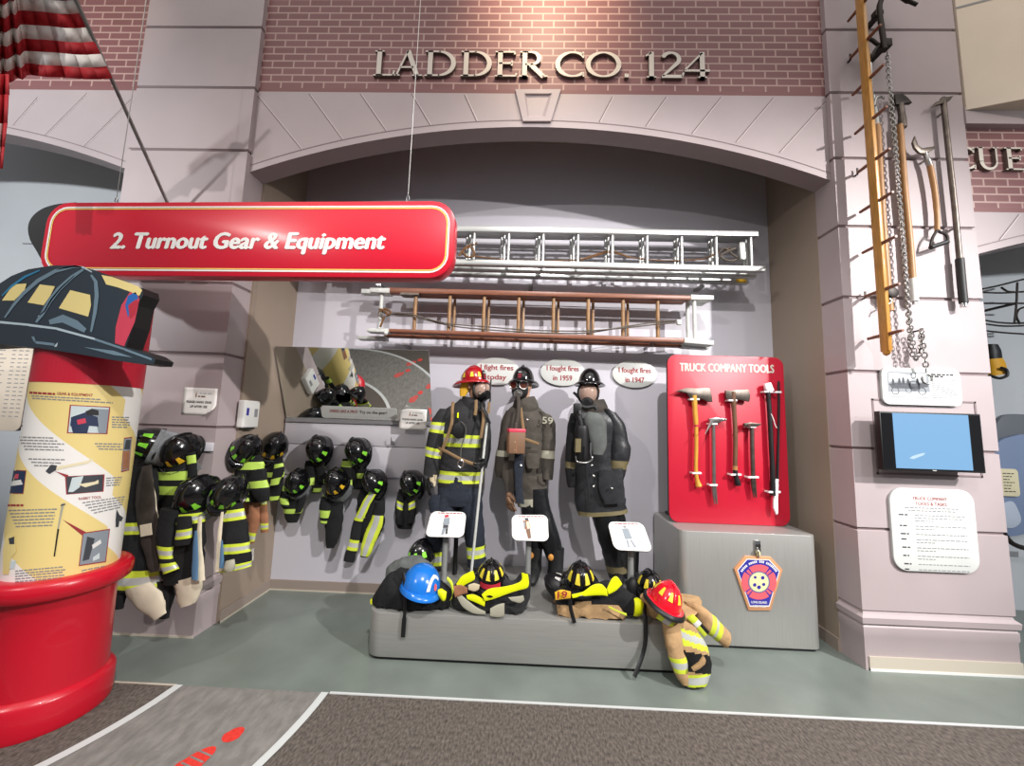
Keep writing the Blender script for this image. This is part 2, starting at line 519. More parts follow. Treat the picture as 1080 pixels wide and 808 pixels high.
b.build('wall_front')['kind'] = 'structure'
# keystone
b = MB()
ko = [P(543.5, 94, HY-.02), P(591.5, 94, HY-.02), P(581, 127.5, HY-.02), P(551.5, 127.5, HY-.02)]
ki = [P(553, 98.5, HY-.02), P(582.5, 98.5, HY-.02), P(575, 123.5, HY-.02), P(556.5, 123.5, HY-.02)]
kd = [P(555, 101, HY-.006), P(579, 101, HY-.006), P(572, 122, HY-.006), P(558, 122, HY-.006)]
b.add(ko+ki+kd+[v+V((0, .03, 0)) for v in ko], [(0, 1, 5, 4), (1, 2, 6, 5), (2, 3, 7, 6), (3, 0, 4, 7), (4, 5, 9, 8), (5, 6, 10, 9), (6, 7, 11, 10), (7, 4, 8, 11), (8, 9, 10, 11),
      (0, 12, 13, 1), (1, 13, 14, 2), (2, 14, 15, 3), (3, 15, 12, 0)], 'stone')
struct(b, 'trim_1', smooth=False)
b = bay('wall_left', XL0-2.4, XL0, XL0-2.205, [(40, 102, 14, 132), (92, 98, 47, 143), (140, 103, 89, 154)])
b.build('wall_left')['kind'] = 'structure'
b = bay('wall_right', XR1, XR1+2.4, XR1+2.205, [(1075, 226, 1054, 253)], 2.80, .34, P(1060, 224, HY).z)
for za_, zb_, yo in ((P(1050, 136, HY).z, P(1050, 119, HY).z, .05),): b.box(XR1, XR1+2.4, HY-yo, HY+.01, za_, zb_, 'stone')
b.build('wall_right')['kind'] = 'structure'

# niche: back wall, cheeks, ceiling; side bays' back walls
b = MB(); b.box(-2.35, 2.45, BY, BY+.1, 0, 4.3, 'wall_grey'); struct(b, 'wall_back', smooth=False)
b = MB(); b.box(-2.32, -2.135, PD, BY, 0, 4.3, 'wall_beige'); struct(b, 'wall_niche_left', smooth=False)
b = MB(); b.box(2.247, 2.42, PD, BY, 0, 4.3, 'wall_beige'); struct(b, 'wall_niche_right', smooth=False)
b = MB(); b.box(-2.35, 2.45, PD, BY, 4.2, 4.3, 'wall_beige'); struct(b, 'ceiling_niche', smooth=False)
b = MB(); b.box(-6.2, -2.36, 3.6, 3.7, 0, 4.6, 'wall_bluegrey')
b.box(-5.2, -2.9, 3.592, 3.6, 3.18, 3.19, 'ink_grey')
struct(b, 'wall_back_left', smooth=False)
b = MB(); b.box(2.46, 6.5, 3.6, 3.7, 0, 4.6, 'wall_bluegrey'); struct(b, 'wall_back_right', smooth=False)
# skirtings
b = MB(); b.box(-2.13, 2.24, BY-.012, BY, 0, .085, 'base_tan'); b.box(-2.13, 2.24, BY-.014, BY, 0, .012, 'base_light'); struct(b, 'baseboard_back', smooth=False)
b = MB(); b.box(-2.135, -2.123, PD, BY-.014, 0, .085, 'base_tan'); b.box(-2.135, -2.121, PD, BY-.014, 0, .012, 'base_light'); struct(b, 'baseboard_left', smooth=False)
b = MB(); b.box(2.235, 2.247, PD, BY-.014, 0, .085, 'base_tan'); struct(b, 'baseboard_right', smooth=False)
b = MB(); b.box(XR0+.02, XR1+.006, D1-.008, D1, .0, .085, 'base_light'); b.box(XR0+.02, XR1+.006, D1-.011, D1, 0, .014, 'white'); struct(b, 'baseboard_right_pier', smooth=False)
b = MB(); b.box(XL0-.006, XL1+.006, D1-.006, D1, .0, .012, 'base_light'); struct(b, 'baseboard_left_pier', smooth=False)
# floor
b = MB(); b.box(-7, 7, 2.2, 3.7, -.1, 0, 'concrete'); struct(b, 'floor', smooth=False)
b = MB(); b.box(-7, 7, -4, 2.2, -.1, 0, 'carpet'); struct(b, 'floor_carpet', smooth=False)
b = MB(); b.box(-1.0, 7, 2.192, 2.206, 0, .004, 'white_line'); b.box(-7, -1.86, 2.194, 2.204, 0, .003, 'base_light'); struct(b, 'trim_2', smooth=False)
# curved visitor path printed on the floor, with pale borders
b = MB(); cx, cy = -3.065, 2.25; N = 60
def arc(r, z, a0=-.03, a1=-2.6, n=N): return [V((cx+r*cos(a0+(a1-a0)*i/n), cy+r*sin(a0+(a1-a0)*i/n), z)) for i in range(n+1)]
def ringstrip(r0, r1, z, m):
    A = arc(r0, z); B = arc(r1, z)
    for q in (A, B):
        q[0].y = 2.198
    for i in range(N): b.add([A[i], B[i], B[i+1], A[i+1]], [(0, 1, 2, 3)], m)
ringstrip(1.22, 2.04, .002, 'path'); ringstrip(1.20, 1.245, .0045, 'white_line'); ringstrip(2.02, 2.06, .0045, 'white_line')
struct(b, 'floor_path', smooth=False)
# pier printed frame round the television
b = MB()
fr = [P(919, 420.5, D1-.002), P(1029, 423.5, D1-.002), P(1037, 504, D1-.002), P(925, 500, D1-.002)]
z1 = (fr[0].z+fr[1].z)/2; z0 = (fr[2].z+fr[3].z)/2; x0 = (fr[0].x+fr[3].x)/2; x1 = (fr[1].x+fr[2].x)/2
for (a0, a1, c0, c1) in ((x0, x1, z1-.012, z1), (x0, x1, z0, z0+.012), (x0, x0+.012, z0, z1), (x1-.012, x1, z0, z1)):
    b.box(a0, a1, D1-.003, D1+.001, c0, c1, 'stone_joint')
struct(b, 'trim_3', smooth=False)
# cream bulkhead above the right bay
b = MB()
c = [PPL(1003, -30, (3.2, 2.62, 4), (0, 1, 0))]
y0 = 2.60
p0 = V((3.222, 2.62, 0)); p1 = V((5.2, 1.95, 0))
b.add([(p0.x, p0.y, 3.90), (p1.x, p1.y, 3.90), (p1.x, p1.y, 5.6), (p0.x, p0.y, 5.6), (p0.x, HY, 3.90), (p1.x, HY, 3.90), (p1.x, HY, 5.6), (p0.x, HY, 5.6)],
      [(0, 1, 2, 3), (4, 7, 6, 5), (0, 4, 5, 1), (3, 2, 6, 7), (0, 3, 7, 4), (1, 5, 6, 2)], 'cream')
d = (p1-p0).normalized(); nrm = V((d.y, -d.x, 0))*.003
b.add([p0+nrm+V((0, 0, 4.735)), p1+nrm+V((0, 0, 4.735)), p1+nrm+V((0, 0, 4.75)), p0+nrm+V((0, 0, 4.75))], [(0, 1, 2, 3)], 'ink_grey')
struct(b, 'trim_4', smooth=False)

# ------------------------------------------------------------------ camera
cam = bpy.data.cameras.new('camera'); co = bpy.data.objects.new('camera', cam); COL.objects.link(co)
cam.sensor_fit = 'HORIZONTAL'; cam.sensor_width = 36; cam.lens = FPX*36/1080; cam.clip_start = .05
mw = Matrix((RT, UP, -FW)).transposed().to_4x4(); mw.translation = CO
co.matrix_world = mw
SC.camera = co

# ------------------------------------------------------------------ light: gallery spotlights high in front, soft general light, plus added fill lamps
def spot(name, loc, aim, e, col, size=60, blend=.5, rad=.1):
    l = bpy.data.lights.new(name, 'SPOT'); l.energy = e; l.color = col; l.spot_size = R(size); l.spot_blend = blend; l.shadow_soft_size = rad
    o = bpy.data.objects.new(name, l); COL.objects.link(o); o.location = loc
    o.rotation_euler = (V(aim)-V(loc)).to_track_quat('-Z', 'Y').to_euler(); return o
def area(name, loc, aim, e, col, sx, sy):
    l = bpy.data.lights.new(name, 'AREA'); l.shape = 'RECTANGLE'; l.size = sx; l.size_y = sy; l.energy = e; l.color = col
    o = bpy.data.objects.new(name, l); COL.objects.link(o); o.location = loc
    o.rotation_euler = (V(aim)-V(loc)).to_track_quat('-Z', 'Y').to_euler(); return o
spot('spot_right', (5.2, -1.4, 4.7), (.3, 3, .7), 1900, (1, .96, .94), 58, .8, .06)
spot('spot_front', (.6, -1.0, 5.4), (.2, 3, .5), 800, (1, .97, .96), 66, .8, .06)
spot('spot_left', (-4.2, -2.6, 5.2), (-.3, 3, .9), 420, (1, .95, .9), 60, .7, .06)
spot('spot_pier', (3.6, -1.4, 4.9), (2.9, 2.7, .7), 190, (.96, .95, 1), 50, .8, .06)
spot('fill_brick_glow', (.12, 1.75, 5.35), (.12, 2.67, 4.80), 120, (1, .78, .55), 80, 1.0, .05)  # added lamp, stands in for a warm reflection on the brick
spot('spot_left_brick', (-3.35, 1.5, 5.2), (-3.45, 2.67, 4.7), 16, (1, .80, .6), 60, 1.0, .05)
spot('fill_left_bay', (-4.9, -1.2, 3.3), (-4.2, 3.6, 2.9), 620, (.95, .98, 1), 65, .8, .1)  # added fill without a fixture, brightens the left bay wall
spot('fill_right_bay', (5.2, -1.2, 3.3), (4.3, 3.6, 1.8), 480, (.95, .98, 1), 65, .8, .1)  # same kind of added fill for the right bay
spot('fill_bulkhead', (4.6, -.6, 5.2), (3.9, 2.5, 4.5), 130, (1, .9, .78), 45, .9, .08)  # extra lamp added only to lift the cream bulkhead
area('ceiling_light', (0, -.5, 6.2), (0, .4, 0), 150, (1, .92, .86), 9, 5)
w = bpy.data.worlds.new('world'); SC.world = w; w.use_nodes = True
w.node_tree.nodes['Background'].inputs[0].default_value = (.75, .76, .80, 1)
w.node_tree.nodes['Background'].inputs[1].default_value = .26
SC.view_settings.view_transform = 'Standard'; SC.view_settings.look = 'None'
SC.view_settings.exposure = 0.12; SC.view_settings.gamma = 1; SC.view_settings.use_curve_mapping = False
# ================================================================== WALL LETTERING (serif letters cut from strokes)
def serif_letters(root, body, y, slots, zb, zh, th=.022):
    """slots: (x0, x1) per visible letter; strokes drawn in a unit box"""
    LB = [None]
    def stroke(pts, w, x0, x1):
        sx = x1-x0
        q = [V((x0+u*sx, y, zb+v*zh)) for u, v in pts]
        n = len(pts); ws = w if isinstance(w, list) else [w]*n
        l = []; r_ = []
        for i in range(n):
            a = q[max(i-1, 0)]; c = q[min(i+1, n-1)]; d = (c-a).normalized(); nn = V((-d.z, 0, d.x))
            l.append(q[i]+nn*ws[i]*zh/2); r_.append(q[i]-nn*ws[i]*zh/2)
        for i in range(n-1):
            LB[0].prism([l[i], r_[i], r_[i+1], l[i+1]], (0, th, 0), 'letter', 'letter_edge')
    def ser(u, v, x0, x1, w=.28):
        zc = zb+v*zh + (.025*zh if v < .5 else -.025*zh); xc = x0+u*(x1-x0)
        LB[0].prism([V((xc-w*zh/2, y, zc-.025*zh)), V((xc+w*zh/2, y, zc-.025*zh)), V((xc+w*zh/2, y, zc+.025*zh)), V((xc-w*zh/2, y, zc+.025*zh))], (0, th, 0), 'letter', 'letter_edge')
    def el(cu, cv, ru, rv, a0, a1, n=22): return [(cu+ru*cos(R(a0+(a1-a0)*i/n)), cv+rv*sin(R(a0+(a1-a0)*i/n))) for i in range(n+1)]
    def wvar(n, a0, a1, lo=.06, hi=.17): return [lo+(hi-lo)*abs(cos(R(a0+(a1-a0)*i/n)))**1.2 for i in range(n+1)]
    K, T = .17, .065
    for ch, (x0, x1) in zip([c for c in body if c != ' '], slots):
        b = LB[0] = MB()
        S = lambda pts, w: stroke(pts, w, x0, x1)
        G = lambda u, v, w=.28: ser(u, v, x0, x1, w)
        if ch == 'L': S([(.22, 0), (.22, 1)], K); S([(.1, .03), (.95, .03)], T); S([(.93, 0), (.97, .2)], T); G(.22, 1, .34); G(.2, 0, .34)
        elif ch == 'A': S([(.12, 0), (.5, 1)], T); S([(.5, 1.0), (.86, 0)], K); S([(.26, .34), (.72, .34)], T); G(.12, 0, .26); G(.86, 0, .36)
        elif ch == 'D':
            S([(.18, 0), (.18, 1)], K); G(.14, 1); G(.14, 0); S([(.1, .97), (.5, .97)], T); S([(.1, .03), (.5, .03)], T)
            S(el(.45, .5, .48, .465, -90, 90), wvar(22, -90, 90))
        elif ch == 'E':
            S([(.25, 0), (.25, 1)], K); G(.2, 1); G(.2, 0)
            for v, e in ((.97, .9), (.52, .78), (.03, .98)): S([(.2, v), (e, v)], T); S([(e-.02, v-(.1 if v > .5 else -.02)), (e, v+(.1 if v < .6 else .0))], T)
        elif ch == 'R':
            S([(.18, 0), (.18, 1)], K); G(.15, 1); G(.15, 0, .32); S([(.1, .97), (.42, .97)], T); S([(.2, .48), (.42, .48)], T)
            S(el(.42, .725, .3, .245, -90, 90), wvar(22, -90, 90, .06, .15)); S([(.4, .48), (.9, .0)], K); G(.95, 0, .2)
        elif ch == 'C': S(el(.56, .5, .5, .465, 48, 312), wvar(22, 48, 312)); S([(.9, .98), (.9, .74)], T); S([(.92, .02), (.92, .2)], T)
        elif ch == 'O': S(el(.5, .5, .44, .465, 0, 360, 36), wvar(36, 0, 360))
        elif ch == '.': S([(.5, 0), (.5, .14)], .15)
        elif ch == '1': S([(.55, 0), (.55, 1)], K); S([(.15, .84), (.55, .97)], T); G(.55, 0, .34)
        elif ch == '2':
            S(el(.46, .72, .33, .25, 165, -40)+[(.12, .06)], [.07]+[.08+.07*abs(cos(R(165-205*i/22))) for i in range(22)]+[.07]); S([(.08, .05), (.92, .05)], .12); S([(.9, .02), (.97, .2)], T)
        elif ch == '4': S([(.72, 0), (.72, 1)], K); S([(.72, .97), (.06, .3)], T); S([(.04, .28), (1.0, .28)], .08); G(.72, 0, .3)
        elif ch == 'U':
            S([(.2, 1), (.2, .38)], K); S(el(.5, .36, .3, .325, 180, 360), [.16-.1*i/22 for i in range(23)]); S([(.8, .38), (.8, 1)], T); G(.2, 1); G(.8, 1, .24)
        b.build('full_stop' if ch == '.' else 'letter', root, smooth=False)
YL = HY-.025
def slot(a, c, yb): return (P(a, yb, YL).x, P(c, yb, YL).x)
root = thing('raised_lettering', (0, YL, P(394, 79.5, YL).z), 'pale raised serif letters reading LADDER CO. 124 on the brick above the arch', 'lettering')
z0 = P(394, 79.5, YL).z; z1 = P(394, 53, YL).z
sl = [slot(394, 416, 79), slot(414, 444, 79), slot(447, 480, 79), slot(485, 518, 80), slot(521, 545, 80), slot(548, 576, 80), slot(586, 618, 80),
      slot(618, 655, 80), slot(656, 666, 80), slot(679, 694, 80), slot(696, 722, 80), slot(721, 749, 80)]
serif_letters(root, 'LADDERCO.124', YL, sl, z0, z1-z0, .0245)
root = thing('raised_lettering', P(1058, 178, YL), 'pale raised serif letters on the brick beyond the right pier, cut by the frame edge', 'lettering')
z0 = P(1030, 178.5, YL).z; z1 = P(1030, 155, YL).z
serif_letters(root, 'CUE', YL, [slot(1007, 1031, 178), slot(1031, 1058, 178), slot(1061, 1082, 178)], z0, z1-z0, .0245)

# ================================================================== HANGING RED SIGN
sn = V((.08, 2.35, 0)).normalized(); sn = V((-sn.x*0+.034, 1, 0)).normalized()
s0 = V((-.45, 1.97, 2.5))
def SP(px, py, off=0): return PPL(px, py, s0 - sn*off, sn)
root = thing('hanging_sign', SP(265, 252) , 'long red hanging sign with white lettering 2. Turnout Gear & Equipment', 'sign')
cs = [SP(481, 211.5), SP(52, 214), SP(48, 292), SP(481, 291)]
zt = (cs[0].z+cs[1].z)/2; zb_ = (cs[2].z+cs[3].z)/2
ux = (cs[0]-cs[1]); ux.z = 0; xl = cs[1].copy(); L_ = ux.length; ux.normalize()
def SQ(u, z, off=0): return V((xl.x, xl.y, 0)) + ux*u + V((0, 0, z)) - sn*off
def srr(i, r): return [SQ(u, z) for u, z in rrect(i, L_-i, zb_+i, zt-i, r)]
b = MB(); o_ = srr(0, .13); b.prism(o_, sn*.075, 'red', 'red'); b.build('panel', root, bevel=.004)
def outline(i, w, off, m, r):
    b = MB(); A = [p - sn*off for p in srr(i, r)]; B = [p - sn*off for p in srr(i+w, r-w)]
    k = len(A)
    for j in range(k): b.add([A[j], A[(j+1) % k], B[(j+1) % k], B[j]], [(0, 1, 2, 3)], m)
    return b
outline(.028, .009, .0015, 'white', .105).build('white_border', root)
outline(.040, .006, .0015, 'yellow_ink', .093).build('yellow_border', root)
b = MB()
ch_ = V((0, 0, SP(260, 245).z-SP(260, 262.5).z))
b.text('2. Turnout Gear & Equipment', SP(116.8, 262), SP(405.5, 262.5), ch_, 'white', .0012, 0, .17, depthdir=sn, heavy=.06)
for i in range(len(b.v)): b.v[i] -= sn*.002
b.build('lettering', root)
for (x, y, xt, yt) in ((116, 213, 135, 92), (428, 211, 434, -70)):
    a = SP(x, y) + sn*.03; t = V((a.x+(.0 if x > 300 else .0), a.y, 5.4))
    b = MB(); b.tube([a+V((0, 0, .05)), t], .0022, 'steel', 6)
    b.build('wire', root)
    b = MB(); b.tube([a+V((.008*cos(i), 0, .025+.02*sin(i))) for i in [k*pi/5 for k in range(10)]], .003, 'chrome', 6, closed=True); b.build('eye_bolt', root)
# black cut-out that shows behind its left end
b = MB()
pts = [(80, 213), (60, 215), (44, 220), (33, 229), (29, 240), (31, 252), (37, 263), (48, 279), (70, 290), (100, 285), (110, 240)]
pts = [P(x, y, 2.16) for x, y in pts]; pts = curve_pts(pts+[pts[0]], 5)[:-1]
b.prism(pts, (0, .06, 0), 'black_matte'); b.build('backing_cutout', root, bevel=.004)

# ================================================================== KIOSK
KC = V((-2.355, 1.99, 0))
def cyl(px, py, r_=.2075, off=.0012):
    d = ray(px, py); rr = r_+off
    a = d.x**2+d.y**2; bq = 2*(d.x*(CO.x-KC.x)+d.y*(CO.y-KC.y)); c = (CO.x-KC.x)**2+(CO.y-KC.y)**2-rr*rr
    D = bq*bq-4*a*c
    if D < 0:
        t = -bq/(2*a); q = CO+d*t; e = V((q.x-KC.x, q.y-KC.y, 0)).normalized()*rr; return V((KC.x+e.x, KC.y+e.y, q.z))
    return CO + d*((-bq-sqrt(D))/(2*a))
root = thing('information_kiosk', KC, 'round red information kiosk with a cream printed column and helmet-shaped top', 'kiosk')
b = MB(); b.lathe([(.245, 0), (.247, .02), (.247, .135), (.24, .148), (.218, .165)], KC, 'red_drum', 64); b.build('base_ring', root, bevel=.003)
b = MB(); b.lathe([(.219, .16), (.213, .40), (.209, .60), (.212, .61)], KC, 'red_drum', 64); b.build('drum', root)
b = MB()
pr_ = [(.21, .60), (.25, .60), (.262, .61), (.268, .64), (.266, .668), (.255, .684), (.238, .69), (.20, .69)]
b.lathe(pr_, KC, 'red_drum', 64); b.build('rim', root)
# printed column with uv (arc length, height)
n = 72; me = bpy.data.meshes.new('printed_column'); vs = []; fs = []
zr = [.69, 1.0, 1.4, 1.8]
for z in zr:
    for j in range(n):
        t = 2*pi*j/n; vs.append((.2075*cos(t), .2075*sin(t), z))
for i in range(len(zr)-1):
    for j in range(n): fs.append((i*n+j, i*n+(j+1) % n, (i+1)*n+(j+1) % n, (i+1)*n+j))
me.from_pydata(vs, [], fs); me.materials.append(M['banner']); uv = me.uv_layers.new(name='uv')
li = 0
for i in range(len(zr)-1):
    for j in range(n):
        for (jj, ii) in ((j, i), (j+1, i), (j+1, i+1), (j, i+1)):
            uv.data[li].uv = ((jj/n)*2*pi*.2075, zr[ii]); li += 1
me.polygons.foreach_set('use_smooth', [True]*len(me.polygons))
q = cyl(75, 471); u0 = (atan2(q.y-KC.y, q.x-KC.x) % (2*pi))*.2075
BN['ofs'].inputs[1].default_value = 20*BP - (BS*u0+q.z)
pc = bpy.data.objects.new('printed_column', me); COL.objects.link(pc); pc.parent = root; ORG[pc.name] = KC
# red head band
b = MB(); n = 72; lo = []; hi = []
for j in range(n):
    t = 2*pi*j/n; e = V((cos(t), sin(t), 0))
    lo.append(KC+e*.209+V((0, 0, cyl(90, 405).z))); hi.append(KC+e*.209+V((0, 0, 2.14)))
for j in range(n): b.add([lo[j], lo[(j+1) % n], hi[(j+1) % n], hi[j]], [(0, 1, 2, 3)], 'red_matte')
b.add(hi, [tuple(range(n))], 'red_matte')
b.build('head_band', root, angle=50)
def cpoly(b, pts, m, off=.0015, sub=6):
    """polygon of photo pixels laid on the column, cut in strips so that it follows the curve"""
    x0 = min(p[0] for p in pts); x1 = max(p[0] for p in pts); k = len(pts)
    def span(x):
        ys = []
        for i in range(k):
            (ax, ay), (bx, by) = pts[i], pts[(i+1) % k]
            if ax == bx: continue
            if min(ax, bx) <= x <= max(ax, bx): ys.append(ay+(by-ay)*(x-ax)/(bx-ax))
        return (min(ys), max(ys)) if ys else None
    xs = [x0+(x1-x0)*i/sub for i in range(sub+1)]
    xs = sorted(set([round(min(max(x, x0+1e-3), x1-1e-3), 3) for x in xs]+[round(min(max(p[0], x0+1e-3), x1-1e-3), 3) for p in pts]))
    for i in range(len(xs)-1):
        s1, s2 = span(xs[i]), span(xs[i+1])
        if not s1 or not s2: continue
        b.add([cyl(xs[i], s1[1], off=off), cyl(xs[i+1], s2[1], off=off), cyl(xs[i+1], s2[0], off=off), cyl(xs[i], s1[0], off=off)], [(0, 1, 2, 3)], m)
def ctext(parent, lines, m='ink_grey', h=1.3, name='text_lines'):
    b = MB(); rnd = random.Random(3)
    for (x0, y0, x1, y1) in lines:
        x = x0
        while x < x1-1:
            w = rnd.uniform(2.2, 6); e = min(x+w, x1)
            f0 = (x-x0)/(x1-x0); f1 = (e-x0)/(x1-x0); ya = y0+(y1-y0)*f0; yb = y0+(y1-y0)*f1
            b.add([cyl(x, ya+h/2), cyl(e, yb+h/2), cyl(e, yb-h/2), cyl(x, ya-h/2)], [(0, 1, 2, 3)], m); x = e+.9
    b.build(name, parent)
def photo(parent, c4, base, extra, frame='ink_red'):
    b = MB()
    def infl(c4, d):
        cx = sum(p[0] for p in c4)/4; cy = sum(p[1] for p in c4)/4
        return [(cx+(x-cx)*(1+d), cy+(y-cy)*(1+d)) for x, y in c4]
    cpoly(b, infl(c4, .07), frame, .001); cpoly(b, c4, base, .0016)
    for i, (pts, m) in enumerate(extra): cpoly(b, pts, m, .002+.0003*i)
    b.build('printed_photo', parent)
photo(pc, [(75, 428), (115, 430), (112, 457), (72, 456)], 'print_sky', [([(98, 431), (115, 432), (112, 457), (104, 457)], 'print_mid'), ([(75, 440), (90, 435), (103, 440), (104, 450), (92, 449), (92, 457), (77, 457), (80, 446), (74, 450)], 'print_navy'), ([(90, 434), (97, 431), (104, 433), (104, 438), (92, 438)], 'black'), ([(81, 443), (90, 441), (91, 446), (82, 448)], 'print_pink')])
photo(pc, [(70, 503), (109, 501), (108, 518), (71, 521)], 'print_dark', [([(76, 504), (88, 502), (84, 514), (77, 519), (72, 519)], 'print_sky'), ([(82, 511), (100, 508), (104, 506), (104, 510), (90, 514)], 'label_cream')])
photo(pc, [(88, 563), (115, 559), (111, 592), (84, 596)], 'print_mid', [([(92, 566), (100, 568), (94, 590), (87, 592)], 'print_dark'), ([(97, 575), (106, 569), (107, 573), (98, 579)], 'white'), ([(98, 588), (105, 583), (105, 589), (98, 592)], 'print_sky')])
photo(pc, [(9, 496), (27, 497), (24, 520), (8, 520)], 'print_navy', [([(9, 508), (22, 506), (24, 511), (10, 513)], 'white'), ([(16, 500), (20, 500), (19, 505), (15, 505)], 'print_pink')])
photo(pc, [(131, 463), (139, 462), (136, 495), (128, 497)], 'print_mid', [([(130, 476), (137, 475), (136, 494), (129, 496)], 'cloth_rust'), ([(133, 464), (138, 464), (137, 474), (131, 474)], 'print_dark')])
b = MB()
cpoly(b, [(57, 493), (92, 486), (98, 483), (98, 486), (92, 489), (58, 496)], 'label_cream')
cpoly(b, [(48, 497), (54, 490), (60, 491), (59, 496), (52, 500)], 'print_dark', .002)
b.build('printed_tool', pc)
b = MB()
cpoly(b, [(58, 497), (72, 505), (72, 501)], 'ink_red')
b.build('red_pointer', pc)
b = MB()
cpoly(b, [(66, 548), (92, 562), (87, 565)], 'ink_red')
b.build('red_pointer', pc)
b = MB()
cpoly(b, [(65, 531), (68, 530.6), (62, 558), (60.5, 558)], 'silver_dull')
cpoly(b, [(60.5, 558), (62.5, 558), (58, 587), (56.5, 587)], 'black')
cpoly(b, [(64, 532.5), (69, 531), (69, 532.5), (64, 534)], 'ink')
b.build('printed_pole', pc)
b = MB()
cpoly(b, [(123, 537), (126, 543), (130, 546), (128, 550), (124, 549), (125, 556), (122, 556), (122, 548)], 'print_dark')
b.build('printed_tool', pc)
b = MB()
cpoly(b, [(6, 566), (13, 562), (16, 570), (17, 582), (12, 588), (9, 606), (3, 606), (3, 580)], 'print_cream', .002)
cpoly(b, [(9, 568), (15, 566), (15, 574), (10, 574)], 'print_dark', .0025)
cpoly(b, [(11, 592), (17, 591), (15, 600), (10, 600)], 'print_sky', .002)
b.build('printed_figure', pc)

b = MB()
def ctxt(body, x0, y0, x1, y1, cap, m):
    verts, faces = text_mesh(body, .015, 0, False)
    xs = [v[0] for v in verts]; a, c = min(xs), max(xs)
    vs = [cyl(x0+(x1-x0)*(v[0]-a)/(c-a), y0+(y1-y0)*(v[0]-a)/(c-a)-cap*v[1]/CAP) for v in verts]
    b.add(vs, faces, m)
ctxt('RABBIT TOOL', 83, 527.5, 107, 525.5, 2.8, 'ink_red')
ctxt('GEAR & EQUIPMENT', 60, 416.3, 98, 418.3, 2.9, 'ink_red')
b.build('heading', pc)
ctext(pc, [(31, 414, 58, 415.6), (8, 533, 25, 533)], 'ink_red', 2.2, 'heading_lines')
ctext(pc, [(33, 417.5, 107, 421.5), (34, 420, 119, 425)])
ctext(pc, [(118, 440+2.6*i, 137-(i == 4)*3, 440.5+2.6*i) for i in range(5)])
ctext(pc, [(20+2*(i > 2)+2*i*.5, 461+3.2*i, 56+4*(i % 3)+3*i*.6, 462+3.2*i) for i in range(5)]+[(30, 484, 70, 485), (33, 487.5, 66, 488.5), (36, 491, 60, 491.5)])
ctext(pc, [(100+2*i, 468+2.8*i, 129, 468.5+2.8*i) for i in range(3)]+[(112, 504.5+2.6*i, 129-i, 503.5+2.6*i) for i in range(4)])
ctext(pc, [(87+3*i, 530.5+2.7*i, 132-i, 524+2.7*i) for i in range(5)])
ctext(pc, [(9+1.5*i, 538.5+3.4*i, 60-i, 537+3.4*i) for i in range(6)])
ctext(pc, [(16, 602.5+2.8*i, 66+4*(i % 2), 598+2.8*i) for i in range(5)]+[(86, 602+2.6*i, 122, 595+2.6*i) for i in range(2)])
ctext(pc, [(21, 425+4*i, 23.5, 425+4*i) for i in range(7)], 'ink', 1.6)
# helmet-shaped cut-out on top
YH = 1.775
hp = lambda pts, y=YH: [P(x, y_, y) for x, y_ in pts]
crown = [(-70, 338), (-55, 315), (-30, 298), (-5, 302), (12, 291), (30, 284), (55, 280), (80, 280), (100, 285), (118, 292), (140, 301), (150, 304), (151, 311), (145, 322), (140, 345), (132, 368), (112, 362)]
brim = [(-150, 352), (-90, 338), (-40, 335), (0, 337), (30, 340), (60, 344), (100, 355), (132, 366), (155, 373), (164, 379), (162, 384), (150, 384), (120, 380), (80, 373), (40, 367), (0, 363), (-60, 366), (-120, 366), (-150, 362)]
hb = MB(); hb.prism(hp(crown[:1]+curve_pts([V((x, y, 0)) for x, y in crown], 1) and [(p[0], p[1]) for p in crown]), (0, .085, 0), 'print_slate', 'black')
hb.prism(hp(brim, YH-.012), (0, .097, 0), 'print_slate', 'black')
hel = hb.build('helmet_cutout', root, smooth=False)
b = MB()
def flat(b, pts, m, y=YH-.0015): b.poly(hp(pts, y), m)
for q in ([(14, 300), (28, 299), (26, 306), (15, 317), (2, 317)], [(42, 300), (58, 302), (53, 312), (46, 322), (29, 319)], [(74, 306), (95, 311), (96, 322), (93, 334), (62, 325)]): flat(b, q, 'print_cream')
b.build('printed_window', hel, smooth=False)
b = MB()
def streak(pts, w, m, y=YH-.002):
    n = len(pts); l = []; r_ = []
    for i in range(n):
        a = pts[max(i-1, 0)]; c = pts[min(i+1, n-1)]; dx, dy = c[0]-a[0], c[1]-a[1]; L2 = sqrt(dx*dx+dy*dy) or 1
        ww = w*(.25+.75*sin(pi*(i+.5)/n)); l.append((pts[i][0]-dy/L2*ww/2, pts[i][1]+dx/L2*ww/2)); r_.append((pts[i][0]+dy/L2*ww/2, pts[i][1]-dx/L2*ww/2))
    for i in range(n-1): flat(b, [l[i], r_[i], r_[i+1], l[i+1]], m, y)
streak([(5, 335), (14, 322), (24, 310), (40, 296), (58, 286), (78, 281), (86, 282)], 4, 'print_steel')
streak([(38, 340), (44, 332), (52, 318), (62, 305), (76, 292), (88, 284)], 5, 'print_steel')
streak([(96, 290), (101, 297), (102, 312), (100, 330), (96, 350)], 4.5, 'print_steel')
streak([(60, 284), (78, 280.7), (88, 282), (97, 287)], 2, 'print_pale')
streak([(2, 312), (12, 302), (26, 292), (42, 285)], 2.5, 'print_teal')
streak([(52, 340), (66, 336), (80, 342), (90, 349)], 9, 'print_steel')
streak([(40, 334), (47, 328), (54, 316), (64, 304), (78, 291)], 1.6, 'print_pale')
b.build('printed_ridges', hel, smooth=False)
b = MB()
flat(b, [(121, 365), (122, 345), (128, 322), (137, 308), (145, 308), (147, 316), (142, 340), (133, 360), (130, 368)], 'print_pink')
flat(b, [(132, 322), (135, 312), (143, 308), (146, 314), (140, 322), (135, 335)], 'print_blue', YH-.002)
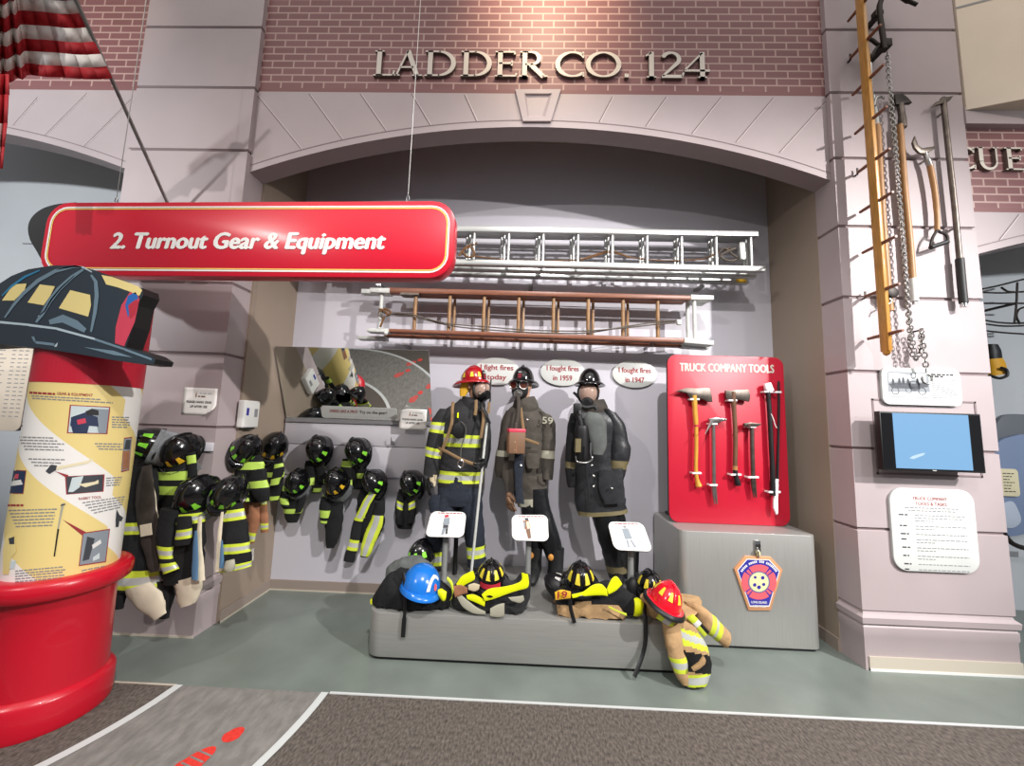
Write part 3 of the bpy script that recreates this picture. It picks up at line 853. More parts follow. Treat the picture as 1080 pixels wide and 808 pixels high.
flat(b, [(137, 336), (135, 322), (143, 316), (146, 318), (142, 332)], 'badge_red', YH-.0025)
flat(b, [(107, 290), (118, 292), (146, 302), (150, 306), (147, 312), (138, 308), (124, 303), (112, 300)], 'print_cream', YH-.002)
b.build('printed_shield', hel, smooth=False)
b = MB()
YB = YH-.0135
def fb(pts, m): b.poly(hp(pts, YB), m)
for i, (p, q) in enumerate(zip([(-40, 336), (0, 338.5), (30, 341.5), (60, 345.5), (100, 356.5), (132, 367.5)], [(0, 338.5), (30, 341.5), (60, 345.5), (100, 356.5), (132, 367.5), (160, 378)])):
    fb([p, q, (q[0], q[1]+2.2), (p[0], p[1]+2.6)], 'print_pale' if i in (1, 2, 3) else 'print_steel')
fb([(88, 366), (120, 370), (140, 377), (120, 374.5)], 'print_steel')
fb([(33, 355), (36, 355), (38, 360), (36, 361)], 'print_steel'); fb([(36, 359.5), (57, 362), (58, 365), (38, 362.5)], 'print_steel'); fb([(57, 365), (61, 361), (60, 365.5), (58, 366)], 'print_pale')
b.build('printed_brim_edge', hel, smooth=False)

# ================================================================== LEFT: listing panel on the bay, flag
b = MB(); Yp = 2.58
c4 = [P(33, 362, Yp), P(-45, 362, Yp), P(-70, 455, Yp), P(24, 455, Yp)]
x1 = (c4[0].x+c4[3].x)/2
pts = [V((x, Yp, z)) for x, z in rrect(x1-.55, x1, c4[3].z, c4[0].z+.05, .05)]
root = thing('listing_panel', (x1-.27, Yp, c4[3].z), 'pale rounded panel with columns of small print left of the kiosk', 'sign')
b.prism(pts, (0, .03, 0), 'cream', 'ink_grey'); b.build('board', root, bevel=.003)
b = MB()
for i in range(18):
    z = c4[0].z - .03 - i*(c4[0].z-c4[3].z-.1)/18
    for (u, w) in ((-.5, .12), (-.33, .14), (-.15, .03), (-.1, .03), (-.055, .03)):
        b.box(x1+u, x1+u+w*(1-.3*((i*7) % 3)/3), Yp-.0015, Yp, z, z+.006, 'ink_grey')
b.build('print_lines', root)
b = MB(); b.box(x1-.5, x1-.45, Yp+.03, 3.6, c4[3].z+.2, c4[3].z+.25, 'ink_grey'); b.build('wall_arm', root)

# flag on a slanting pole fixed to the left pier
pa = P(182, 226, D1-.03); pb_ = P(80, 0, 1.80); pdv = (pb_-pa)
root = thing('flag', pa, 'red and white striped flag draped on a slanting pole at the left pier', 'flag')
b = MB(); b.tube([pa, pa+pdv*1.35], .011, 'steel', 10); b.build('pole', root)
b = MB(); b.lathe([(.05, 0), (.05, .01), (.025, .02), (.02, .05)], (0, 0, 0), 'steel', 20)
b.v = [V((v.x+pa.x, D1-.001-v.z, v.y+pa.z)) for v in b.v]; b.build('bracket', root)
b = MB()
# cloth: columns from the pole edge leftwards; rows = stripes (top to bottom)
def cl(px, py, y): return P(px, py, y)
tp = []
rows_ = [(-42, 'flag_blue'), (-28, 'flag_white'), (-14, 'flag_blue'), (0, 'flag_white'), (14, 'flag_red'), (29, 'flag_white'), (44, 'flag_red'), (57, 'flag_white'), (70, 'flag_red'), (82.5, None)]
def edge(y): return 79+ (y)*.495         # the pole in the photo
cols = [0, .12, .25, .4, .55, .68, .72, .76, .80, .84, .88, .92, .96, 1.0]
def pt(c, y):
    xr = edge(y)-1
    x = xr + (-6-xr)*c
    fold = 0; dy = 0
    if c > .66: dy = -4+ (c-.66)*38 + (2*sin(c*60)); fold = .012*sin((c-.66)*55)
    else: fold = .02*sin(c*14+y*.03); dy = 1.2*sin(c*9)-(2 if y < 60 else 0)*c
    Yd = 1.80 + (2.05-1.80)*(y/110.0) - .10*c + fold
    return P(x, y+dy, Yd)
G = [[pt(c, y) for c in cols] for y, _ in rows_]
sub = 3
for i in range(len(rows_)-1):
    for j in range(len(cols)-1):
        b.add([G[i][j], G[i][j+1], G[i+1][j+1], G[i+1][j]], [(0, 1, 2, 3)], ('flag_red' if (rows_[i][1] == 'flag_blue' and not 1 <= j <= 4) else rows_[i][1]))
o = b.build('flag_cloth', root, angle=70)
md = o.modifiers.new('thick', 'SOLIDIFY'); md.thickness = .002
b = MB()
# hanging tail
T = [[P(x, y, 1.72+.02*(k % 2)) for k, x in enumerate(xs)] for y, xs in ((78, (-14, -6, 0, 5, 9)), (100, (-14, -6, 0, 4, 9.5)), (130, (-14, -7, -1, 3, 8)), (155, (-14, -8, -2, 1, 5)), (178, (-14, -9, -4, -1, 3)))]
for i in range(4):
    for j in range(4): b.add([T[i][j], T[i][j+1], T[i+1][j+1], T[i+1][j]], [(0, 1, 2, 3)], 'flag_red' if j in (1, 3) or i < 2 else 'flag_white')
o = b.build('flag_tail', root, angle=70)
md = o.modifiers.new('thick', 'SOLIDIFY'); md.thickness = .002
# ================================================================== LADDERS ON THE BACK WALL
def hbar(b, pa_, pb_, Y0, Y1, m):       # horizontal rail from two photo edges: pa_=(x,ytop,ybot) left, pb_ right (front face at Y0)
    A = P(pa_[0], pa_[1], Y0); A2 = P(pa_[0], pa_[2], Y0); B = P(pb_[0], pb_[1], Y0); B2 = P(pb_[0], pb_[2], Y0)
    A2.x = A.x; B2.x = B.x
    b.prism([A, A2, B2, B], (0, Y1-Y0, 0), m)
xs_f = [282.5+36.35*i for i in range(15) if 282.5+36.35*i < 795]
root = thing('extension_ladder', P(560, 285, 3.2), 'long aluminium extension ladder hung sideways, upper of the two wall ladders', 'ladder')
secs = [(3.02, 3.07, (330, 235, 241.5), (800, 243.5, 249), (330, 269.5, 275.5), (808, 280.5, 286)),
        (3.13, 3.18, (330, 237.5, 243.5), (794, 245.5, 251.5), (330, 275.5, 280.5), (798, 288, 292.5)),
        (3.24, 3.29, (330, 241, 246), (792, 249, 254), (330, 280.5, 286), (790, 294, 299))]
def yat(seg, x, k): return seg[0][k]+(seg[1][k]-seg[0][k])*(x-seg[0][0])/(seg[1][0]-seg[0][0])
for si, (Ya, Yb, t0, t1, b0, b1) in enumerate(secs):
    for (q0, q1) in ((t0, t1), (b0, b1)):
        b = MB(); hbar(b, q0, q1, Ya, Yb, 'aluminium'); b.build('rail', root, bevel=.004)
    for x in xs_f:
        xx = x - (0, 4.5, 7.5)[si] + (5 if False else 0)
        xx = xx+ (36.35*0)
        ya = yat((t0, t1), xx, 2); yb2 = yat((b0, b1), xx, 1)
        A = P(xx, ya, (Ya+Yb)/2); B = P(xx, yb2, (Ya+Yb)/2); B.x = A.x
        up = V((0, 0, .012)); b = MB(); b.tube([A+up, B-up], .0125, 'aluminium', 10); b.build('rung', root)
b = MB(); hbar(b, (777, 293.6, 297.6), (787, 294, 298), 3.236, 3.24, 'patch_gold'); b.build('yellow_label', root)
b = MB()
A = P(782, 256, 3.05); B = P(782, 275, 3.05); b.obox((A+B)/2, (.022, 0, 0), (0, .02, 0), (0, 0, .075), 'aluminium'); b.build('rung_lock', root, bevel=.003)
def rope(parent, pts, r, m, Y, name='rope'):
    b = MB(); b.tube(curve_pts([P(p[0], p[1], p[2] if len(p) > 2 else Y) for p in pts], 6), r, m, 6); return b.build(name, parent)
rope(root, [(486, 266), (494, 259), (500, 258), (503, 256)], .008, 'rope', 3.0)
rope(root, [(484, 270), (490, 263), (497, 261), (500, 269), (493, 271), (488, 266)], .009, 'rope', 3.0)
rope(root, [(498, 270, 3.05), (515, 272, 3.12), (540, 275, 3.14), (580, 275, 3.14), (610, 274, 3.1), (625, 269.5, 3.1), (640, 265, 3.1), (650, 266, 3.1), (662, 270.5, 3.1), (676, 273, 3.12), (700, 275, 3.14), (735, 274, 3.12), (748, 271, 3.1), (760, 264, 3.08), (770, 262, 3.06)], .006, 'rope', 3.1)
rope(root, [(612, 274.6, 3.1), (628, 270, 3.1), (640, 266.5, 3.1), (652, 268, 3.1), (664, 272, 3.1)], .006, 'rope', 3.1)
rope(root, [(757, 268, 3.08), (764, 262, 3.05), (772, 268, 3.05), (778, 273, 3.06), (768, 275, 3.06), (760, 270, 3.06), (770, 264, 3.04), (776, 262, 3.06)], .009, 'rope_grey', 3.06)
for x in (400, 560, 740):
    A = P(x, 296+x*.004, 3.26); b = MB(); b.box(A.x-.02, A.x+.02, 3.25, BY, A.z-.035, A.z-.015, 'steel'); b.build('wall_bracket', root)
root = thing('extension_ladder', P(570, 362, 3.2), 'wooden extension ladder with white end fittings hung sideways below the aluminium ladder', 'ladder')
Ya, Yb = 3.10, 3.15
tR = ((409, 303, 308.5), (730, 311.5, 316)); bR = ((409, 346.5, 350), (726, 356.5, 361.5))
for q in (tR, bR):
    b = MB(); hbar(b, q[0], q[1], Ya, Yb+.03, 'wood_red'); b.build('rail', root, bevel=.004)
for (q0, q1) in (((425, 306.5, 312), (722, 315.5, 319.5)), ((405, 351, 355), (722, 362, 366))):
    b = MB(); hbar(b, q0, q1, 3.225, 3.285, 'wood_red'); b.build('rail', root, bevel=.004)
for x in (439, 475, 511, 547.5, 584, 620.5, 657, 693.5):
    A = P(x, yat(tR, x, 2), 3.135); B = P(x, yat(bR, x, 1), 3.135); B.x = A.x
    b = MB(); b.tube([A+V((0, 0, .012)), A*.5+B*.5, B-V((0, 0, .012))], [.0155, .0165, .0155], 'wood_rung', 10); b.build('rung', root)
    if x > 450 and x < 690:
        A = P(x+5, yat(tR, x, 2)+4, 3.25); B = P(x+5, yat(bR, x, 1)+5, 3.25); B.x = A.x
        b = MB(); b.tube([A, B], .012, 'wood_rung', 8); b.build('rung', root)
for (x, yv) in ((403, 3.135), (732, 3.125), (725, 3.2)):
    A = P(x, yat(tR, x, 2)+1, yv); B = P(x, yat(bR, x, 1)+1, yv); B.x = A.x
    b = MB(); b.tube([A+V((0, 0, .015)), B-V((0, 0, .015))], .016, 'white_paint', 10); b.build('rung', root)
def fitting(q0, q1, Y0, Y1, name='end_fitting'):
    b = MB(); hbar(b, q0, q1, Y0, Y1, 'white_paint'); b.build(name, root, bevel=.003)
fitting((390, 303.5, 308), (411, 303.7, 308.8), 3.095, 3.185); fitting((381, 304.5, 309), (412, 305.5, 310), 3.20, 3.28)
fitting((387, 346, 349.5), (410, 346.5, 350.5), 3.095, 3.185); fitting((377, 354, 357.5), (407, 354.5, 358.5), 3.20, 3.28)
fitting((729, 310.5, 316), (753, 311.5, 316), 3.095, 3.185); fitting((728, 315.5, 319.5), (745, 316, 320), 3.20, 3.28)
fitting((722, 356, 361.5), (753, 359, 364), 3.095, 3.185); fitting((720, 362, 366), (748, 364, 368), 3.20, 3.28)
b = MB(); b.ball(P(407, 351.5, 3.09), .018, 'white_paint'); b.build('foot_knob', root)
b = MB(); hbar(b, (422, 308.2, 310.5), (442, 308.8, 311), 3.10, 3.18, 'steel_dark'); b.build('guide_iron', root)
rope(root, [(402, 326), (399, 331), (404, 335), (414, 331), (424, 330.5), (440, 333), (470, 341), (511, 344.5), (547, 347.5), (584, 349), (620, 349), (657, 346), (693, 342), (713, 340.5)], .0055, 'rope_grey', 3.09)
rope(root, [(402, 328), (408, 331), (424, 332), (440, 335), (475, 343.5), (511, 347.5), (547, 350), (584, 351.5), (620, 351), (657, 345), (693, 339.5), (713, 338)], .0055, 'rope_grey', 3.10)
rope(root, [(405, 334), (403, 340), (401, 345)], .009, 'rope', 3.08)
rope(root, [(400, 326), (406, 328), (409, 332), (412, 329), (406, 326), (401, 329)], .009, 'rope', 3.085)
A = P(716, 340, 3.1); b = MB(); b.obox(A, (.018, 0, 0), (0, .015, 0), (0, 0, .022), 'white_paint'); b.build('pulley', root, bevel=.004)
for x in (425, 690):
    A = P(x, 352, 3.15); b = MB(); b.box(A.x-.018, A.x+.018, 3.20, BY, A.z-.085, A.z-.07, 'steel'); b.build('wall_bracket', root)

# ================================================================== MIRROR AND ITS SIGNS
TL, TR_, BL, BR_ = P(290, 365, 3.10), P(453, 370, 3.10), P(302, 442, 3.362), P(455, 446.5, 3.362)
TL.x = BL.x = -2.112; TR_.x = BR_.x = (TR_.x+BR_.x)/2; TL.z = TR_.z = (TL.z+TR_.z)/2; BL.z = BR_.z = (BL.z+BR_.z)/2
mn = (BL-TL).cross(TR_-TL).normalized()
if mn.y > 0: mn = -mn
root = thing('wall_mirror', (BL+BR_)/2, 'wide frameless mirror tilted down above the hanging coats', 'mirror')
b = MB(); b.prism([TL, TR_, BR_, BL], -mn*.008, 'mirror', 'ink_grey'); b.build('glass', root, smooth=False)
b = MB(); b.bar(BL+V((0, -.006, -.008)), BR_+V((0, -.006, -.008)), .03, .022, 'ink_grey'); b.build('ledge', root)
for x in (-1.9, -1.0):
    b = MB(); b.bar(V((x, TL.y+.03, TL.z-.03)), V((x, BY, TL.z-.06)), .02, .02, 'steel'); b.build('bracket', root)
def MP(px, py, off=.004): return PPL(px, py, TL+mn*off, mn)
c4 = [MP(418.5, 431), MP(338, 428), MP(339.5, 440.5), MP(418, 443.5)]
root = thing('mirror_sign', (c4[2]+c4[3])/2, 'narrow white sign along the bottom of the mirror inviting visitors to try on gear', 'sign')
b = MB(); b.prism(quadround(c4, .22), -mn*.003, 'white_gloss'); b.build('plate', root)
b = MB(); b.text('DRESS LIKE A PRO!', MP(348, 434.8, .0045), MP(377, 435.8, .0045), (MP(360, 431.6)-MP(360, 434.6)), 'ink_red', .0002, .02, depthdir=-mn); b.build('heading', root)
b = MB(); b.text('Try on the gear!', MP(379, 436, .0045), MP(408, 437, .0045), (MP(390, 432.6)-MP(390, 435.6)), 'ink', .0002, .02, depthdir=-mn); b.build('heading', root)
def dashes(b, p0, p1, h, up, m, seed=1, off=V((0, 0, 0)), lo=.012, hi=.035, gap=.006):
    rnd = random.Random(seed); L2 = (p1-p0).length; d = (p1-p0)/L2; x = 0
    while x < L2-.004:
        w_ = min(rnd.uniform(lo, hi), L2-x); a = p0+d*x+off; c = a+d*w_
        b.add([a, c, c+up*h, a+up*h], [(0, 1, 2, 3)], m); x += w_+gap
b = MB(); dashes(b, MP(349, 439, .0045), MP(410, 441, .0045), .014, V((0, 0, 1)), 'ink_grey'); b.build('small_print', root)

def notice(label, c4, thick, curl=None):
    """paper sheet, corners tl, tr, br, bl"""
    root = thing('paper_notice', (c4[2]+c4[3])/2, label, 'notice')
    tl, tr, br, bl = c4; b = MB(); N = 10; G = []
    n = (tr-tl).cross(bl-tl).normalized()
    if n.y > 0: n = -n
    for i in range(N+1):
        row = []
        for j in range(N+1):
            u, v = j/N, i/N; p = tl*(1-u)*(1-v)+tr*u*(1-v)+bl*(1-u)*v+br*u*v
            e = 0
            if curl == 'br': e = max(0, (u+v-1.55)/.45)
            if curl == 'tl': e = max(0, (1-u+1-v-1.5)/.5)
            q = p + n*(.003+.05*e*e)
            if curl == 'br': q += (tl-br)*.10*e*e
            if curl == 'tl': q += (br-tl)*.12*e*e
            row.append(q)
        G.append(row)
    vs = [q for r_ in G for q in r_]; w_ = N+1
    b.add(vs, [(i*w_+j, i*w_+j+1, (i+1)*w_+j+1, (i+1)*w_+j) for i in range(N) for j in range(N)], 'paper')
    o = b.build('sheet', root, angle=80); md = o.modifiers.new('t', 'SOLIDIFY'); md.thickness = .0008
    def at(u, v): return tl*(1-u)*(1-v)+tr*u*(1-v)+bl*(1-u)*v+br*u*v + n*.0045
    for (u0, u1, v, cap, body) in ((.12, .86, .56, .085, 'PLEASE HANG GEAR'), (.24, .74, .73, .085, 'UP AFTER USE')):
        b = MB(); b.text(body, at(u0, v), at(u1, v), (tl-bl)*cap, 'ink', .0002, .015, depthdir=-n); b.build('line_of_text', root)
    b = MB(); dashes(b, at(.48, .22), at(.85, .22), .008, (tl-bl).normalized(), 'ink_light'); dashes(b, at(.44, .34), at(.68, .34), .01, (tl-bl).normalized(), 'leather'); b.build('letterhead', root)
    b = MB(); b.poly([at(.36, .36), at(.40, .34), at(.40, .22), at(.385, .14), at(.365, .24)], 'cloth_rust'); b.build('flame_mark', root)
notice('white paper notice with a curled lower corner taped on the left pier', [P(195, 408.5, D1), P(230, 410, D1), P(227.5, 438.5, D1), P(191.5, 437, D1)], 0, 'br')
notice('white paper notice with a folded upper corner hanging off the mirror', [P(421.5, 430.5, 3.29), P(450.5, 432, 3.29), P(449.5, 453.5, 3.29), P(421, 452.5, 3.29)], 0, 'tl')

# hand sanitiser style wall box on the niche's left cheek
X0 = -2.135
f4 = [PX(258.5, 422.5, X0+.055), PX(275, 422.8, X0+.055), PX(272.5, 452, X0+.055), PX(256, 450.5, X0+.055)]
ya = (f4[0].y+f4[3].y)/2; yb2 = (f4[1].y+f4[2].y)/2; za = (f4[0].z+f4[1].z)/2; zb2 = (f4[2].z+f4[3].z)/2
root = thing('wall_dispenser', (X0, (ya+yb2)/2, zb2), 'small white wall dispenser on the niche cheek beside the left pier', 'dispenser')
b = MB(); b.box(X0, X0+.055, ya, yb2, zb2, za, 'white'); b.build('housing', root, bevel=.012, seg=3)
b = MB(); b.box(X0+.0545, X0+.0565, ya+(yb2-ya)*.15, ya+(yb2-ya)*.3, zb2+(za-zb2)*.45, zb2+(za-zb2)*.72, 'emblem_blue'); b.build('blue_label', root)
b = MB(); b.box(X0+.0545, X0+.0565, ya+(yb2-ya)*.65, ya+(yb2-ya)*.85, zb2+(za-zb2)*.4, zb2+(za-zb2)*.7, 'ink_grey'); b.build('grey_label', root)
b = MB(); b.box(X0+.02, X0+.05, ya+(yb2-ya)*.3, ya+(yb2-ya)*.8, zb2-.008, zb2+.01, 'black'); b.build('nozzle', root)

# ================================================================== HOOK BOARDS
def hookboard(label, x0, x1, y0, y1, z0, z1, m):
    b = MB(); b.box(x0, x1, y0, y1, z0, z1, m); return tag(b.build('hook_board', loc=((x0+x1)/2, y1, z0), bevel=.003), label, 'board')
hookboard('pale upper hook board under the mirror carrying the top row of helmets', -2.12, -.70, BY-.022, BY, 1.255, 1.44, 'wall_panel')
hookboard('pale lower hook board behind the second row of helmets', -2.12, -.70, BY-.018, BY, .985, 1.25, 'wall_panel')
hookboard('thin grey hook rail across the front of the left pier', XL0+.5, XL1, D1-.018, D1, 1.235, 1.295, 'wall_panel')
def hook(label, p, d=(0, -1, 0), cat='hook'):
    d = V(d); root = thing('coat_hook', p, label, cat)
    b = MB(); b.obox(V(p)+d*.004, d.cross(V((0, 0, 1)))*.014, d*.004, V((0, 0, .02)), 'chrome'); b.build('plate', root, bevel=.002)
    b = MB(); b.tube(curve_pts([V(p)+d*.004, V(p)+d*.03+V((0, 0, -.004)), V(p)+d*.05+V((0, 0, .015)), V(p)+d*.052+V((0, 0, .05))], 5), .004, 'steel', 8); b.build('prong', root)
    b = MB(); b.tube(curve_pts([V(p)+d*.004+V((0, 0, -.01)), V(p)+d*.025+V((0, 0, -.022)), V(p)+d*.035+V((0, 0, -.008))], 5), .004, 'steel', 8); b.build('small_prong', root)
hook('bare metal coat hook on the upper board to the right of the hanging helmets', P(414.5, 467, BY-.022))

# ================================================================== PLATFORM, METAL BOX
def plan(x0, x1, y0, y1, r0, n=8):
    return [V((x, y, 0)) for x, y in rrect(x0, x1, y0, y1, r0, n)]
root = thing('display_platform', (.1, 2.93, 0), 'low brushed metal display platform with rounded corners under the mannequins', 'platform')
b = MB(); q = plan(-.935, 1.14, 2.49, 3.36, .09); b.prism([p+V((0, 0, PLZ)) for p in q], (0, 0, -(PLZ-.022)), 'metal'); b.build('body', root, bevel=.006)
b = MB(); q = plan(-.915, 1.12, 2.51, 3.34, .08); b.prism([p+V((0, 0, .024)) for p in q], (0, 0, -.024), 'black'); b.build('plinth', root)
root = thing('metal_plinth_box', (1.635, 3.08, 0), 'tall brushed metal box on the right carrying the red tool board', 'box')
b = MB(); q = plan(1.157, 2.112, 2.797, 3.37, .05); b.prism([p+V((0, 0, .775)) for p in q], (0, 0, -.757), 'metal_box'); b.build('body', root, bevel=.006)
b = MB(); q = plan(1.17, 2.10, 2.81, 3.36, .05); b.prism([p+V((0, 0, .02)) for p in q], (0, 0, -.02), 'black'); b.build('base', root)

# emblem hanging on the box
YE = 2.785
root = thing('emblem_plaque', P(800, 645, YE), 'copper edged blue shield emblem with a red cross hanging on the metal box', 'plaque')
oc = [(786, 586.5), (813, 587.5), (825.5, 601), (813, 644), (789.5, 644), (774.5, 600)]
b = MB(); b.prism([P(x, y, YE) for x, y in oc], (0, .012, 0), 'emblem_copper'); b.build('backing', root, bevel=.0015)
def shrink(pts, d):
    cx = sum(p[0] for p in pts)/len(pts); cy = sum(p[1] for p in pts)/len(pts); return [(cx+(x-cx)*(1-d), cy+(y-cy)*(1-d)) for x, y in pts]
b = MB(); b.poly([P(x, y, YE-.0006) for x, y in shrink(oc, .12)], 'white'); b.poly([P(x, y, YE-.001) for x, y in shrink(oc, .16)], 'emblem_blue'); b.build('shield_face', root)
cxE, cyE = 800.5, 614
def sect(b, r0, r1, a0, a1, m, off, n=12):
    A = [P(cxE+r0*cos(R(a0+(a1-a0)*i/n)), cyE-r0*sin(R(a0+(a1-a0)*i/n)), YE-off) for i in range(n+1)]
    B = [P(cxE+r1*cos(R(a0+(a1-a0)*i/n)), cyE-r1*sin(R(a0+(a1-a0)*i/n)), YE-off) for i in range(n+1)]
    for i in range(n): b.add([A[i], A[i+1], B[i+1], B[i]], [(0, 1, 2, 3)], m)
for a in (45, 135, 225, 315):
    b = MB(); sect(b, 11.5, 18.5, a+10, a+80, 'emblem_red', .0016); b.build('cross_arm', root)
    b = MB(); sect(b, 11.5, 17.5, a-5, a+5, 'emblem_red', .0016, 4); b.build('cross_spoke', root)
b = MB(); b.poly([P(cxE+11*cos(i*pi/14), cyE-11*sin(i*pi/14), YE-.0018) for i in range(28)], 'print_mid'); b.poly([P(cxE+10*cos(i*pi/14), cyE-10*sin(i*pi/14), YE-.0022) for i in range(28)], 'emblem_cream')
for (dx, dy, r_) in ((-4, -5, 1.6), (4, -4.5, 2), (-4.5, 3, 2), (0, 5.5, 2.2), (5, 2.5, 1.8)):
    b.poly([P(cxE+dx+r_*cos(i*pi/4), cyE+dy-r_*sin(i*pi/4), YE-.0026) for i in range(8)], 'emblem_blue')
b.build('seal', root)
b = MB(); b.text('LONG ISLAND', P(792.5, 636.2, YE-.0015), P(809, 636.8, YE-.0015), V((0, 0, .016)), 'white', .0002, .02); b.build('caption', root)
b = MB(); b.text('NEW YORK', P(794.5, 640.5, YE-.0015), P(808, 641, YE-.0015), V((0, 0, .016)), 'white', .0002, .02); b.build('caption', root)
b = MB()
for i in range(24):
    if i in (5, 11, 15): continue
    a0 = 150-120*i/24; sect(b, 20.4, 22.8, a0-.6, a0-4.2, 'white', .0016, 2)
b.build('arched_caption', root)
b = MB(); A = P(799, 577, 2.79); b.box(A.x-.02, A.x+.02, 2.785, 2.797, A.z-.045, A.z+.045, 'chrome'); b.build('hook_plate', root, bevel=.002)
b = MB(); b.tube(curve_pts([P(799, 578, 2.785), P(799.5, 581, 2.765), P(800, 585, 2.77), P(800, 588, 2.782)], 5), .005, 'steel', 8); b.build('hook', root)
b = MB(); A = P(800, 584, 2.778); b.obox(A, (.012, 0, 0), (0, .004, 0), (0, 0, .014), 'emblem_cream'); b.build('hanger', root, bevel=.002)

# ================================================================== RED TOOL BOARD
YT = 3.02
root = thing('tool_board', P(767, 549, YT), 'red board headed TRUCK COMPANY TOOLS standing on the metal box', 'board')
c4 = [P(826.5, 376.5, YT), P(706, 374.5, YT), P(703.5, 547, YT), P(833, 551.5, YT)]
xa = (c4[1].x+c4[2].x)/2; xb = (c4[0].x+c4[3].x)/2; za = (c4[0].z+c4[1].z)/2; zb2 = .777
b = MB(); b.prism([V((x, YT, z)) for x, z in rrect(xa, xb, zb2, za, .075)], (0, .03, 0), 'red_matte', 'black'); b.build('panel', root, bevel=.002)
b = MB(); up = V((0, 0, P(770, 382.8, YT).z-P(770, 391.5, YT).z))
b.text('TRUCK COMPANY TOOLS', P(717, 391.2, YT), P(816, 393.3, YT), up, 'letter', .0012, heavy=.05)
for i in range(len(b.v)): b.v[i] += V((0, -.002, 0))
b.build('heading', root)
for x in (xa+.1, xb-.1):
    b = MB(); b.box(x-.02, x+.02, YT+.03, YT+.3, zb2, zb2+.02, 'black'); b.build('stand', root)
C_ = lambda cx, cy: (700+cx/4.364, 370+cy/4.364)     # measured on a 4.364x crop of the board
def TP(cx, cy, Y=2.985): return P(*C_(cx, cy), Y)
def clip(x0, x1, y, name='clip'):
    b = MB(); A = TP(x0, y, 2.972); B = TP(x1, y, 2.972); b.bar(A, B, .014, .006, 'clip_white'); 
    b.obox(A+V((0, .024, 0)), (.004, 0, 0), (0, .024, 0), (0, 0, .006), 'clip_white'); b.obox(B+V((0, .024, 0)), (.004, 0, 0), (0, .024, 0), (0, 0, .006), 'clip_white')
    b.build(name, TBR)
TBR = root
for q in ((124, 163, 223), (134, 172, 563), (213, 246, 336), (214, 246, 618), (300, 336, 228), (310, 356, 570), (388, 425, 350), (390, 436, 582), (465, 500, 188), (516, 540, 190), (484, 536, 650)): clip(*q)
def blade(b, pts, m, th=.022, Y=2.975): b.prism([TP(x, y, Y) for x, y in pts], (0, th, 0), m)
def shaft(b, pts, r_, m, n=10, fl=1): b.tube(curve_pts([TP(x, y) for x, y in pts], 5), r_, m, n)
root = thing('pick_head_axe', TP(150, 400), 'pick-head axe with a yellow wooden handle, leftmost on the red board', 'axe')
b = MB(); blade(b, [(52, 190), (78, 178), (108, 170), (140, 172), (212, 170), (222, 202), (226, 236), (206, 236), (176, 222), (150, 220), (122, 220), (108, 196), (78, 190)], 'steel_dark'); b.build('head', root, bevel=.004)
b = MB(); shaft(b, [(140, 205), (143, 260), (149, 345), (150, 440), (148, 540), (153, 590), (163, 626)], [.020]*5+[.018]*5+[.014]*15+[.014, .016, .018, .021, .024, .02], 'wood_yellow', 10); b.build('handle', root)
b = MB(); shaft(b, [(148.5, 341), (149, 349)], .0165, 'badge_red'); b.build('red_band', root)
root = thing('flat_head_axe', TP(325, 400), 'flat-head axe with a dark wooden handle at the middle of the red board', 'axe')
b = MB(); blade(b, [(285, 182), (330, 180), (392, 177), (400, 205), (396, 234), (360, 228), (324, 222), (288, 222)], 'steel_dark'); b.build('head', root, bevel=.004)
b = MB(); shaft(b, [(318, 190), (322, 250), (329, 350), (330, 450), (328, 552)], [.019]*6+[.0165]*15, 'wood_dark'); b.build('handle', root)
b = MB(); shaft(b, [(328, 548), (333, 580), (343, 620)], [.0175]*4+[.0185]*3+[.021]*4, 'black'); b.build('grip', root)
b = MB(); shaft(b, [(329, 530), (328, 549)], .018, 'wood_tool'); b.build('band', root)
for (nm, hx, hy, ex, tint, lab) in ((0, 228, 318, 232, 'steel', 'bright steel forcible entry bar between the two axes on the red board'), (1, 406, 338, 413, 'steel_dark', 'dark shorter forcible entry bar right of the middle axe on the red board')):
    root = thing('halligan_bar', TP(hx, hy+150), lab, 'pry bar')
    ylen = 618 if nm == 0 else 590
    b = MB(); shaft(b, [(hx, hy), (hx+2, (hy+ylen)/2), (ex-1, ylen)], .0135 if nm == 0 else .015, tint, 10); b.build('shaft', root)
    b = MB()
    if nm == 0: blade(b, [(210, 312), (240, 307), (292, 313), (292, 320), (250, 332), (212, 332)], tint, .03, 2.965)
    else: blade(b, [(372, 334), (400, 329), (450, 335), (450, 341), (430, 350), (374, 348)], tint, .03, 2.965)
    b.build('adze', root, bevel=.004)
    b = MB(); b.tube([TP(hx-6, hy+4, 2.975), TP(hx-14, hy+20, 2.95), TP(hx-38, hy+66, 2.90)], [.014, .011, .002], tint, 8) if nm == 0 else b.tube([TP(hx-8, hy+2, 2.975), TP(hx-12, hy+10, 2.94), TP(hx-14, hy+14, 2.90)], [.014, .01, .002], tint, 8); b.build('spike', root)
    for dx in (-5, 6):
        b = MB(); yb3 = 706 if nm == 0 else 676
        b.tube(curve_pts([TP(ex-1, ylen-4), TP(ex+dx*.8, ylen+26), TP(ex+8+dx, yb3)], 4), [.017, .016, .015, .014, .012, .010, .008, .006, .004], tint, 8); b.build('fork_tine', root)
root = thing('bolt_cutter', TP(495, 400), 'black two-handled long cutter with a white head on the red board', 'cutter')
b = MB(); shaft(b, [(480, 185), (488, 300), (494, 420), (500, 540), (503, 665)], [.017]*15+[.019]*6, 'black'); b.build('handle', root)
b = MB(); blade(b, [(468, 152), (494, 145), (510, 182), (492, 190), (472, 178)], 'clip_white', .03, 2.968); b.build('head', root, bevel=.003)
